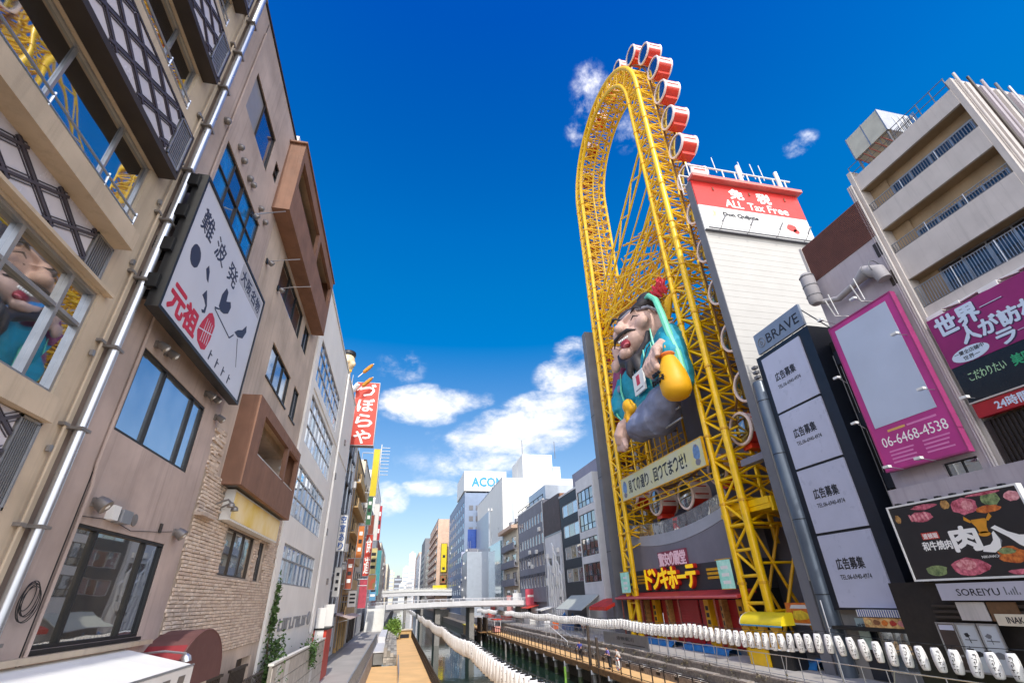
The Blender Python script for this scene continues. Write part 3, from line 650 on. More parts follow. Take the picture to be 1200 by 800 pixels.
# tiled garden wall with panels
t = thing('tiled_wall', 'low wall of pale tiled panels in front of the white building', 'wall', (-4.6, 32, 0))
box('core', -4.75, -4.64, 24.2, 40.5, 0, 2.5, mat('grout', '#8c867e', .9, .1, 3), t)
m_tile = mat('pale_tile', '#c3bcb2', .5, .16, 2); m_tile2 = mat('white_tile', '#dedbd5', .5, .1, 2)
for i in range(18):
    for j in range(4):
        piece('tile', (-4.625, 24.7+.9*i, .33+.6*j), (.03, .86, .56), m_tile2 if i in (1, 3, 12) else m_tile, t)
box('coping', -4.8, -4.58, 24.2, 40.5, 2.502, 2.58, m_tile2, t)
def foliage(name, root, clumps, m, n, sz, seed):
    q = random.Random(seed); mb = MB()
    for i in range(n):
        c, r = q.choice(clumps); v = Vector((q.gauss(0, .5), q.gauss(0, .5), q.gauss(0, .5))); p = Vector((c[0]+v.x*r[0], c[1]+v.y*r[1], c[2]+v.z*r[2]))
        a = Vector((q.uniform(-1, 1), q.uniform(-1, 1), q.uniform(-.4, .8))).normalized(); b = a.orthogonal().normalized(); b = Matrix.Rotation(q.uniform(0, 6.28), 3, a) @ b; s = sz*q.uniform(.6, 1.4)
        mb.add([p, p+a*s*.5+b*s*.28, p+a*s, p+a*s*.5-b*s*.28], [(0, 1, 2, 3)])
    return mb.build(name, m, root, fix=False)
m_leaf = mat('leaf_green', '#4d6a33', .6, .4, 2.5, col2='#2c4420'); m_leaf2 = mat('leaf_bright', '#7d9a3e', .6, .35, 2, col2='#4f6e2a'); m_bark = mat('bark', '#4a3a2c', .9, .2, 6)
t = thing('climbing_plant', 'green climbing plant growing up the white building behind the tiled wall', 'plant', (-5.2, 26.3, 0))
for k in range(4): MB().tube([(-5.1-.05*k, 26.0+.25*k, 0), (-5.3, 26.1+.2*k, 2.2), (-5.45, 26.25+.1*k, 4.2-.3*k)], [.04, .03, .01], 6).build('stem', m_bark, t)
foliage('foliage', t, [((-5.1, 26.2, 2.3), (.5, 1.0, .7)), ((-5.2, 27.3, 2.9), (.35, .8, .5)), ((-5.4, 26.4, 3.9), (.2, .4, .8)), ((-5.0, 25.4, 2.0), (.4, .8, .6)), ((-5.45, 26.6, 5.0), (.1, .3, .7))], m_leaf, 1500, .16, 5)
t = thing('hanging_plant', 'small green plant spilling over the tiled wall further along', 'plant', (-4.8, 34, 0))
MB().tube([(-5.0, 34, 0), (-4.9, 34, 2.5), (-4.55, 34.1, 2.2)], .03, 6).build('stem', m_bark, t)
foliage('foliage', t, [((-4.6, 34, 2.45), (.35, 1.0, .4)), ((-4.5, 34.3, 1.9), (.2, .5, .5))], m_leaf, 500, .15, 6)
t = thing('planter_box', 'dark square planter at the foot of the climbing plant', 'planter', (-4.5, 25.2, 0)); box('pot', -4.9, -4.3, 24.6, 25.6, .0, 1.0, m_dkbrown, t); box('soil', -4.85, -4.35, 24.65, 25.55, 1.001, 1.03, m_bark, t)

# ---------------------------------------------------------------- generic street building
def street_building(name, label, F, u0, u1, h, back, m, zs, wh, cols, ww, gm, fm, depth=.15, cat='building', div=1, extra=None, base=None, margin=.5, label_loc=None):
    c = F.P((u0+u1)/2, 0, -back/2); root = thing(name, label, cat, c); q = random.Random(int(u0*7+h))
    if u0 < 260:                                             # roof plant, aerials, wall units
        for k in range(3):
            a = q.uniform(u0+.5, max(u0+.6, u1-3)); w_ = q.uniform(1.2, 2.6); F.o('roof_unit', a, a+w_, h+.26, h+.26+q.uniform(.9, 2.4), -q.uniform(3, 5), -q.uniform(.6, 1.6), m_signwhite if k % 2 else m_grey, root)
            rod('aerial', F.P(a, h+.2, -1.5), F.P(a+.2, h+q.uniform(2.5, 5), -1.5), .05, m_alu, root)
        for k in range(5):
            a = q.uniform(u0+.3, u1-1.3); z = 3.2+(h-5)*q.random(); F.o('condenser', a, a+.9, z, z+.75, .002, .42, m_signwhite, root)
        a = q.choice((u0+.25, u1-.25)); MB().tube([F.P(a, .5, .14), F.P(a, h-.3, .14)], .08, 6).build('rain_pipe', m_alu, root)
    holes = []; sp = (u1-u0-2*margin)/cols
    for z in zs:
        for i in range(cols):
            a = u0+margin+sp*i+(sp-ww)/2; holes.append((a, a+ww, z, z+wh))
    if base: holes.append((u0+.4, u1-.4, .05, base, .6))
    wall(F, 'wall', u0, u1, 0, h, holes, depth, back, m, root)
    for hl in holes[:len(zs)*cols]: window(root, F, *hl[:4], [i/div for i in range(1, div)], [], fm, gm, depth*.8, .06, .06)
    F.o('coping', u0-.02, u1+.02, h+.002, h+.25, -.4, .08, fm if fm is not m_black else m, root)
    return root
m_dgrey = mat('dark_grey_tile', '#4a4c55', .6, .12, 1, streak=.2); m_navy = mat('navy_tile', '#23262e', .5, .12, 1.2); m_grey = mat('mid_grey_wall', '#7d7d86', .65, .1, .6, streak=.25)
m_sand = mat('sand_wall', '#c8a876', .75, .12, .8, streak=.3); m_cream = mat('cream_wall', '#d9cdb8', .75, .1, .7, streak=.25); m_pale = mat('pale_wall', '#d8d8da', .7, .07, .5, streak=.15)
m_pinkw = mat('rose_wall', '#cfb19c', .75, .1, .8, streak=.2); m_brick = mat('brick_red', '#8a4b3c', .8, .15, 2); m_bwhite = mat('bright_white_wall', '#dcdcd8', .6, .03, .4); m_silver = mat('silver_cladding', '#b4bcc6', .35, .06, .8, metal=.45)
m_signred = mat('sign_red_panel', '#c8402f', .5, .08, 1.5); m_signwhite = mat('sign_white_panel', '#d9d8d5', .45, .03, 1); m_signyel = mat('sign_yellow_panel', '#d8c31e', .5, .08, 1); m_signblue = mat('sign_blue_panel', '#2f62ae', .5, .08, 1)
FL2 = Fac('L', -6.2)
zz = lambda a, n, d: [a+d*i for i in range(n)]
# left row beyond the white building
def left_row():
    r = street_building('dark_building', 'dark grey narrow building with pale downpipes just past the white building', FL2, 47.7, 58, 22.2, 10, m_dgrey, zz(4.2, 6, 3), 1.6, 3, 1.6, g_dark, m_black, div=2)
    for y in (48.4, 50.2, 53.6, 56.8):
        p = MB().tube([FL2.P(y, 1, .25), FL2.P(y, 20, .25)], .1, 8).build('downpipe', m_silver, r, smooth=True)
    for z in zz(4, 6, 3): FL2.o('floor_band', 47.8, 57.9, z-.5, z-.2, .002, .35, m_dgrey, r)
    r = street_building('pale_slim_building', 'slim pale lilac building with plain side wall beneath the big red kana sign', FL2, 58.05, 62, 26, 10, m_pale, zz(5, 6, 3.1), 1.5, 1, 2, g_dark, m_alu)
    r = street_building('sand_building', 'sandy yellow building with stacked balconies on the left row', FL2, 62.05, 76, 21.5, 10, m_sand, zz(3.9, 6, 2.9), 1.7, 4, 2.2, g_dark, m_dkbrown, div=2)
    for z in zz(3.5, 6, 2.9):
        b = FL2.o('balcony_front', 62.3, 75.7, z-.1, z+.85, .7, .8, m_sand, r); FL2.o('balcony_floor', 62.3, 75.7, z-.25, z-.1, .002, .8, m_sand, r)
    r = street_building('cream_building', 'cream building with brown window bands behind the sandy balconies', FL2, 76.05, 92, 24, 10, m_cream, zz(4, 6, 3.2), 1.7, 4, 2.4, g_room, m_dkbrown, div=2)
    r = street_building('grey_building', 'grey building with narrow windows on the left row, red blade sign before it', FL2, 92.05, 112, 21, 10, m_grey, zz(4, 5, 3.2), 1.8, 5, 2.2, g_dark, m_alu, div=2)
    r = street_building('white_tower', 'tall white building closing the left row of facades', FL2, 112.05, 140, 29, 12, m_bwhite, zz(4, 8, 3.1), 1.6, 5, 2.4, g_dark, m_alu, div=2)
    r = street_building('brick_building', 'reddish brown building further along the left row', FL2, 140.1, 175, 20, 12, m_brick, zz(4, 5, 3.1), 1.6, 6, 2.6, g_dark, m_alu)
    r = street_building('cream_block', 'cream block far along the left row, next to the first bridge', FL2, 175.1, 225, 22, 14, m_cream, zz(4, 5, 3.3), 1.8, 7, 3, g_dark, m_alu)
    # awnings and blinds at street level
    t = thing('shop_awning', 'pale pinkish shop awning sticking out over the shaded left street', 'awning', (-5.4, 60, 3.4))
    for i in range(5): MB().prism([(-6.15, 57+3.2*i, 3.75), (-4.3, 57+3.2*i, 3.25), (-4.3, 57+3.2*i, 3.21), (-6.15, 57+3.2*i, 3.71)], (0, 3.18, 0)).build('sheet', mat('pink_canvas', '#c9b3a8', .75, .1, 1), t)
    for y in (57, 73): rod('stay', (-6.1, y, 2.9), (-4.35, y, 3.22), .025, m_alu, t)
    t = thing('red_booth', 'red and white booth standing at the end of the white building', 'booth', (-5.4, 42.5, 0))
    box('body', -6.0+.42, -4.7, 41.4, 44.6, 0, 3.0, m_signred, t); box('white_panel', -5.5, -4.9, 41.36, 41.4, 1.9, 4.4, m_signwhite, t); box('roof', -5.58, -4.6, 41.3, 44.7, 3.002, 3.12, m_black, t)
    box('upper_panel', -5.5, -4.72, 44.62, 44.7, 3.0, 4.6, m_signwhite, t)
    doors = [('shop_front', 'dark shop front with half open shutter under the dark grey building', 48.2, m_dark), ('shop_front', 'beige shop front with roll shutter under the pink awning', 63, m_sand), ('shop_front', 'brown shop front beneath the cream building', 78, m_dkbrown), ('shop_front', 'white shop front beneath the grey building', 94, m_signwhite)]
    for nm, lab, y, m in doors:
        t = thing('small_shop', lab, 'shop', (-6.0, y+4, 0)); box('lintel', -6.19, -5.95, y, y+8, 2.7, 3.1, m, t)
        for i in range(3): box('shutter', -6.19, -6.1, y+.2+2.65*i, y+2.6+2.65*i, 0.02, 2.68, m_alu if i % 2 else m_dkbrown, t)
        for i in range(4): box('pillar', -6.19, -5.93, y+2.64*i-.1, y+2.64*i+.12, 0, 2.69, m, t)
left_row()
# blade signs
def blade(lab, y, x0, x1, z0, z1, m, s=None, tm=None, th=.5, vert=True, name='blade_sign', inset=.12):
    t = thing(name, lab, 'sign', ((x0+x1)/2, y, z0)); F = Fac('F', y)
    F.o('panel', x0, x1, z0, z1, -th, 0, m, t)
    b = MB(); w = .05
    for (a, bb, c, d) in ((x0-w, x1+w, z0-w, z0), (x0-w, x1+w, z1, z1+w), (x0-w, x0, z0, z1), (x1, x1+w, z0, z1)): F.box(b, a, bb, c, d, -th-.02, .03)
    b.build('frame', m_alu, t)
    for z in (z0+.5, z1-.5): rod('arm', (-6.3, y+th/2, z), (x0-w, y+th/2, z), .06, m_alu, t)
    if s:
        n = len(s); h = (z1-z0)/n
        for i, ch in enumerate(s):
            text('character', ch, t, F.P(x0+inset, z1-h*(i+1)+h*.1, .003), (1, 0, 0), x1-x0-2*inset, h*.8, tm, .02, .03)
    return t
m_txtw = mat('lettering_white', '#f4f2ee', .4, 0); m_txtb = mat('lettering_black', '#22232a', .5, 0); m_txtblue = mat('lettering_blue', '#28589f', .5, 0)
blade('tall red vertical sign with white kana above the left row', 50, -6.0, -3.6, 19.0, 26.0, m_signred, 'づぼらや', m_txtw, .9, inset=.35)
blade('narrow white and blue vertical sign on the dark grey building', 49.4, -5.75, -5.1, 8.9, 12.0, m_signwhite, '空室あり', m_txtblue, .25, inset=.1)
blade('yellow vertical sign with its lower half brighter, high on the left row', 70, -4.75, -3.9, 17.6, 24.2, m_signyel, None, None, .5)
for (lab, y, x0, x1, z0, z1, c) in (('small white sign with grey edge just below the blue lettered one', 51, -5.75, -5.2, 5.2, 7.6, '#dcdad5'), ('orange vertical sign on the sandy building', 66, -5.3, -4.6, 9.5, 13.2, '#cf7a34'), ('deep green narrow sign on the cream building', 80, -5.5, -4.8, 15.2, 19.4, '#2f6a48'),
      ('white square sign at the foot of the sandy building', 64, -5.4, -4.5, 4.3, 5.9, '#e4e2de'), ('rust coloured sign above the pink awning', 60, -5.6, -4.9, 6.0, 9.0, '#9a4a32'), ('pale yellow sign beyond the rose banner', 98, -5.2, -4.1, 9.2, 13.5, '#d9c98a'), ('crimson sign high beside the white tower', 104, -5.2, -4.2, 15.5, 22, '#b02a34'), ('sky blue sign low beside the grey building', 108, -5.2, -4.0, 5, 8.4, '#5f9cc4')):
    tt = blade(lab, y, x0, x1, z0, z1, mat('sign_'+c[1:], c, .5, .12, 1.5), None, None, .3)
    for k in range(3): Fac('F', y).o('sign_mark', x0+.15, x1-.15, z0+(z1-z0)*(.2+.25*k), z0+(z1-z0)*(.32+.25*k), .002, .03, m_txtw if k % 2 == 0 and c not in ('#dcdad5', '#e4e2de', '#d9c98a') else m_txtb, tt)
t = thing('antenna_rack', 'white wire antenna rack behind the yellow vertical sign', 'rack', (-3.4, 72, 20)); rod('post', (-3.85, 72, 20), (-3.85, 72, 25.5), .06, m_whitep, t)
for k in range(9): rod('rib', (-3.85, 72, 21+.5*k), (-2.6, 72, 21+.5*k), .04, m_whitep, t)
for (lab, y, x0, x1, z0, z1, m, s, tm) in (('red sign with pale squares far down the left row', 82, -5.3, -4.3, 8.2, 14.0, m_signred, '食道', m_txtw), ('pink and red banner sign below the red square one', 79, -5.3, -4.2, 4.0, 7.6, mat('rose_panel', '#c45062', .5, .2, 2), None, None),
      ('small round red and green sign hanging over the left street', 75, -4.0, -3.0, 6.2, 8.0, mat('sign_green', '#2f7a4a', .5, .3, 1.2, col2='#c2202a'), None, None), ('white blade sign beyond the yellow one', 90, -5.0, -4.1, 14, 20, m_signwhite, None, None),
      ('teal and white narrow sign at the far end of the left row', 120, -5.2, -4.0, 6, 15, mat('teal_panel', '#3f8f93', .5, .1, 2), None, None), ('dark red vertical sign beside the cream building', 86, -5.4, -4.6, 12.0, 17.5, m_brick, None, None)):
    blade(lab, y, x0, x1, z0, z1, m, s, tm, .35)
# statue of a cook on the roof line (plain figure with a flat cap, two skewers)
def roof_figure():
    t = thing('roof_statue', 'plaster cook statue with black cap holding two skewers above the red sign', 'statue', (-7.3, 50, 22))
    mk = mat('statue_skin', '#dcc7a2', .6, .08, 2); mb = MB()
    mb.ell((-7.35, 49.8, 28.2), (.85, .9, 1.15)); mb.ell((-7.2, 49.0, 28.0), (.2, .3, .3)); mb.ell((-7.3, 49.9, 26.9), (.5, .5, .5)); mb.ell((-6.6, 49.4, 27.9), (.25, .3, .3))
    remesh(mb, 'head', mk, t, .09)
    mb = MB().ell((-7.4, 50.2, 24.6), (1.1, 1.1, 2.2)); mb.tube([(-6.8, 50, 25.6), (-6.2, 49.6, 24.9), (-5.8, 49.2, 25.5)], .32, 8); mb.tube([(-7.9, 50, 25.6), (-7.4, 49.0, 24.7), (-6.6, 48.8, 25.0)], .32, 8)
    remesh(mb, 'body', m_whitep, t, .1)
    MB().lathe([(.8, 0), (.84, .15), (.8, .45), (.76, .5)], (-7.35, 49.85, 29.0), (0, 0, 1), 18).build('cap', m_black, t, smooth=True)
    MB().tube([(-7.9, 49.2, 26.95), (-7.3, 48.9, 26.8), (-6.7, 49.2, 26.95)], .16, 8).build('collar', mat('yellow_cloth', '#d8a82c', .6, .1, 2), t, smooth=True)
    for dz, dx in ((.3, 0), (-1.3, .1)):
        p, q = Vector((-5.9+dx, 49.2, 26.0+dz)), Vector((-4.4+dx, 49.0, 27.6+dz)); k = rod('stick', p, q, .05, m_whitep, t)
        MB().lathe([(.05, 0), (.2, .15), (.22, .6), (.19, 1.2), (.06, 1.45)], p.lerp(q, .3), q-p, 10).build('skewer', mat('fried_crumb', '#c8862a', .8, .25, 6, bump=.4), t, smooth=True)
    for k in range(4): MB().tube([(-7.0+.6*math.cos(a), 49+.5*math.sin(a), 21.0-.35*k) for a in [math.pi*2*i/14 for i in range(14)]], .1, 6, closed=True).build('rope_coil', mat('rope', '#a98c5c', .9, .2, 6), t, smooth=True)
roof_figure()

# ---------------------------------------------------------------- right: discount store with oval ferris wheel
m_yel = mat('wheel_yellow', '#f6c500', .38, .1, 1.5, coat=.2); m_yeld = mat('wheel_yellow_dark', '#e0a80c', .45, .12, 2); m_rail = mat('rail_brown', '#6a4a28', .5, .2, 3)
m_gred = mat('gondola_red', '#d2351f', .35, .08, 2, coat=.3); m_gwh = mat('gondola_white', '#f0dcd6', .4, .05, 2); m_gray = mat('store_grey', '#7c7a86', .6, .08, .5, streak=.12); m_slab = mat('slab_grey', '#6f7076', .65, .1, .6, streak=.2)
g_gond = glass('glass_gondola', '#dfe8f0', .35, '#1c222a', wav=.003)
WY0, WY1, WXF, WXB = 34.85, 58.95, 27.0, 31.2
WC = (WY0+WY1)/2; RO = (WY1-WY0)/2; ZT = 62.0+CAMZ
def ring(r, x, n=26, zb=0.0):
    pts = [(x, WC-r, zb), (x, WC-r, ZT)]
    for i in range(1, n): a = math.pi*(1-i/n); pts.append((x, WC+r*math.cos(a), ZT+r*math.sin(a)))
    return pts+[(x, WC+r, ZT), (x, WC+r, zb)]
def along(r, s):
    """point at arc length s on the arch (near leg up, round, far leg down)"""
    if s < ZT: return (WC-r, s)
    s -= ZT
    if s < math.pi*r: a = math.pi-s/r; return (WC+r*math.cos(a), ZT+r*math.sin(a))
    return (WC+r, ZT-(s-math.pi*r))
def ferris_wheel():
    root = thing('ferris_wheel', 'giant yellow oval ferris wheel frame with red and white round gondolas', 'ferris wheel', (29, WC, 0))
    RI = RO-2.35
    for (r, x, rr, zb) in ((RO, WXF, .33, 0), (RI, WXF-.15, .29, 0), (RO-.15, WXB, .2, 8), (RI-.1, WXB, .22, 8), (RO-.1, 29.1, .12, 9), (RI-.1, 29.1, .12, 9)):
        MB().tube(ring(r, x, 30, zb), rr, 12).build('frame_tube', m_yel, root, smooth=True)
    # tube flanges
    for (r, x, rr) in ((RO, WXF, .33), (RI, WXF-.15, .29)):
        for sd in (-1, 1):
            for z in range(5, 66, 6): MB().cyl((x, WC+sd*r, z), (x, WC+sd*r, z+.18), rr+.07, n=12).build('flange', m_yeld, root)
    L = 2*ZT+math.pi*RO; n = 92
    def pt(r, f, x): y, z = along_f(r, f); return (x, y, z)
    def along_f(r, f):
        Lr = 2*ZT+math.pi*r; g = f*n; tot = 0
        a = ZT/L; b = math.pi*RO/L
        if f < a: return (WC-r, f/a*ZT)
        if f < a+b: t = math.pi*(1-(f-a)/b); return (WC+r*math.cos(t), ZT+r*math.sin(t))
        return (WC+r, ZT*(1-(f-a-b)/a))
    cnt = 0
    for i in range(n):
        f0, f1 = i/n, (i+1)/n; z0 = pt(RO, f0, 0)[2]; z1 = pt(RO, f1, 0)[2]
        a0, b0 = pt(RO, f0, WXF), pt(RI, f0, WXF-.15); a1, b1 = pt(RO, f1, WXF), pt(RI, f1, WXF-.15)
        A0, B0 = pt(RO-.15, f0, WXB), pt(RI-.1, f0, WXB); A1, B1 = pt(RO-.15, f1, WXB), pt(RI-.1, f1, WXB)
        rod('cross_tie', a0, b0, .13, m_yel, root)
        rod('brace', a0 if i % 2 else b0, b1 if i % 2 else a1, .125, m_yel, root)
        if min(z0, z1) > 9:
            rod('rear_tie', A0, B0, .12, m_yeld, root); rod('outer_tie', a0, A0, .12, m_yel, root); rod('inner_tie', b0, B0, .12, m_yel, root)
            rod('outer_brace', a0 if i % 2 else A0, A1 if i % 2 else a1, .11, m_yel, root); rod('inner_brace', B0 if i % 2 else b0, b1 if i % 2 else B1, .11, m_yeld, root)
            rod('counter_brace', A0 if i % 2 else a0, a1 if i % 2 else A1, .085, m_yeld, root); rod('inner_counter_brace', b0 if i % 2 else B0, B1 if i % 2 else b1, .085, m_yel, root)
            rod('rear_brace', A0 if i % 2 else B0, B1 if i % 2 else A1, .11, m_yeld, root)
    # cross frames and diagonals between the legs
    def truss(p, q, dz, seg, m=m_yel, r=.16):
        p, q = Vector(p), Vector(q); u = Vector((0, 0, dz)); k = 0
        rod('chord', p, q, r, m, root); rod('chord', p+u, q+u, r, m, root)
        for i in range(seg):
            a, b = p.lerp(q, i/seg), p.lerp(q, (i+1)/seg); rod('brace', a + (u if i % 2 else u*0), b + (u*0 if i % 2 else u), r*.65, m, root)
    yi0, yi1 = WC-RI, WC+RI
    for x in (WXF+.4, WXB):
        truss((x, yi0, 57.5), (x, yi1, 44.5), -2.6, 9); truss((x, yi0, 45), (x, yi1, 38.5), 1.6, 10); truss((x, yi0, 37.5), (x, yi1, 41.8), -1.4, 10)
        rod('diagonal', (x, yi0, 51), (x, yi1, 39), .1, m_yel, root); rod('diagonal', (x, yi0, 38.5), (x, yi1-2, 46), .1, m_yel, root); rod('diagonal', (x, yi1, 37), (x, WC-4, 33), .12, m_yel, root)
    for z in (45.2, 41.5, 38.6, 36.2):
        for y0 in (yi0, yi1):
            rod('diagonal', (WXF+.4, y0, z), (WXB, WC, z+.4), .1, m_yel, root); rod('diagonal', (WXB, y0, z), (WXF+.4, WC, z-.5), .09, m_yeld, root)
        for k in range(6): y = yi0+(yi1-yi0)*(k+.5)/6; rod('cross_tie', (WXF+.4, y, z-.3*(k % 2)), (WXB, y, z+.3), .075, m_yeld, root)
    for z, r in ((43.0, 3.0), (40.4, 3.6), (37.6, 3.3)):
        MB().tube([(29.2+1.6*math.cos(a), WC+r*math.sin(a), z) for a in [2*math.pi*i/20 for i in range(20)]], .14, 8, closed=True).build('hub_ring', m_yel, root, smooth=True)
        for k in range(8): a = 2*math.pi*k/8; rod('brace', (29.2+1.6*math.cos(a), WC+r*math.sin(a), z), (29.2+1.6*math.cos(a+.6), WC+3.3*math.sin(a+.6), z-2.6), .07, m_yeld, root)
    q = random.Random(4)
    for k in range(120):
        y = q.uniform(yi0, yi1); z = q.uniform(33, 47.5); dy = q.uniform(-6, 6); dz = q.uniform(-2.2, 2.2); y2 = min(max(y+dy, yi0), yi1)
        rod('web_member', (q.uniform(WXF+.3, WXB), y, z), (q.uniform(WXF+.3, WXB), y2, z+dz), q.uniform(.08, .14), m_yel if k % 2 else m_yeld, root)
    for k in range(8):                                        # bracing that stands behind the statue
        y = WC+(yi1-WC)*k/7; rod('column', (31.0, y, 13), (31.0, y, 36), .1 if k % 3 else .16, m_yeld, root)
    for z in (16, 20, 24, 28, 32): truss((31.0, WC+.5, z), (31.0, yi1, z), .9, 7, m_yeld, .08)
    # ground bracing and service deck
    for y0 in (WY0, WY0+2.3): rod('diagonal', (WXF, y0, .5), (30.6, y0-1.4, 9.5), .14, m_yeld, root); rod('diagonal', (WXF, y0, 9.5), (30.6, y0, 1), .12, m_yeld, root)
    for z in (3.2, 6.4): rod('cross_tie', (WXF, WY0, z), (30.5, WY0, z), .1, m_yel, root)
    box('service_deck', WXF+.35, 31.5, 32.2, 38.6, 10.1, 10.45, m_yel, root); box('deck_beam', WXF+.35, 31.5, 32.0, 32.25, 9.85, 10.9, m_yel, root); box('deck_beam', WXF+.3, WXF+.55, 32.3, 38.4, 10.46, 10.95, m_yel, root)
    # gondola track: two rails with rungs on the outside of the arch, turning under at the bottom
    RG = 14.3
    def track(s):
        zb = 21.0; st = ZT-zb; arc = math.pi*RG
        if s < st: return (WC-RG, zb+s, math.pi)
        s -= st
        if s < arc: a = math.pi-s/RG; return (WC+RG*math.cos(a), ZT+RG*math.sin(a), a)
        s -= arc
        if s < st: return (WC+RG, ZT-s, 0)
        s -= st; a = -s/11.4; a = max(a, -math.pi); return (WC+RG*math.cos(a), zb+7.6*math.sin(a), a)
    TL = 2*(ZT-21)+math.pi*RG+11.4*math.pi
    for x in (28.75, 30.25):
        pts = []
        for i in range(120):
            y, z, a = track(TL*i/120); pts.append((x, y-1.55*math.cos(a), z-1.55*math.sin(a)))
        MB().tube(pts, .11, 6, closed=True).build('track_rail', m_rail, root, smooth=True)
    for i in range(90):
        y, z, a = track(TL*i/90); y -= 1.55*math.cos(a); z -= 1.55*math.sin(a); rod('rung', (28.75, y, z), (30.25, y, z), .06, m_rail, root)
        if i % 2 == 0: rod('track_tie', (29.5, y, z), (29.5, y-.9*math.cos(a), z-.9*math.sin(a)), .07, m_yeld, root)
    NG = 33; first = None
    for i in range(NG):
        y, z, a = track((TL*i/NG + 40.7) % TL)
        if first is None:
            g = thing('gondola', None, None, (29.5, y, z)); g.parent = root; g.location = Vector((29.5, y, z))-org(root)
            def sub(mb, nm, m, sm=True): o = mb.build(nm, m, g, smooth=sm); return o
            c = Vector((29.5, y, z)); R = 1.42
            def half(lo, hi, r, x0, x1, n=18):
                mb = MB(); vs = []
                for k in range(n+1): t = lo+(hi-lo)*k/n; vs.append((math.cos(t), math.sin(t)))
                for k in range(n):
                    (a0, b0), (a1, b1) = vs[k], vs[k+1]; mb.quad((c.x+x0, c.y+r*a0, c.z+r*b0), (c.x+x1, c.y+r*a0, c.z+r*b0), (c.x+x1, c.y+r*a1, c.z+r*b1), (c.x+x0, c.y+r*a1, c.z+r*b1))
                return mb
            sub(half(math.pi*1.14, math.pi*1.86, R, -1.0, 1.0), 'lower_shell', m_gred); sub(half(-.14*math.pi, math.pi*1.14, R, -1.0, 1.0), 'upper_shell', m_gwh)
            for k in range(7):
                t = math.pi*(-.05+.18*k); mb = MB()
                for s_ in (0, 1): pass
                p0 = Vector((c.x-.75, c.y+(R+.01)*math.cos(t), c.z+(R+.01)*math.sin(t))); p1 = p0+Vector((1.5, 0, 0)); tn = Vector((0, -math.sin(t), math.cos(t)))*.06; nn = Vector((0, math.cos(t), math.sin(t)))*.03
                mb.prism([p0-tn, p1-tn, p1+tn, p0+tn], nn); sub(mb, 'roof_stripe', m_gred, False)
            for xs in (-1, 1):
                sub(MB().lathe([(R-.16, -.12), (R+.05, -.12), (R+.08, .0), (R+.02, .1), (R-.16, .1), (R-.16, -.12)], (c.x+xs*1.0, c.y, c.z), (xs, 0, 0), 28, False), 'rim', m_gwh)
                sub(MB().lathe([(.02, .08), (R*.6, .07), (R-.14, .0)], (c.x+xs*1.0, c.y, c.z), (xs, 0, 0), 28), 'round_window', g_gond)
            sub(MB().box(c.x-.8, c.x+.8, c.y-.55, c.y+.55, c.z-.4-R, c.z-R+.06), 'underframe', m_gred, False); first = g
        else:
            c = first.copy(); COL.objects.link(c); c.parent = root; c.location = Vector((29.5, y, z))-org(root); ORG[c.name] = Vector((29.5, y, z))
            for ch in list(first.children): d = ch.copy(); COL.objects.link(d); d.parent = c
    return root
ferris_wheel()

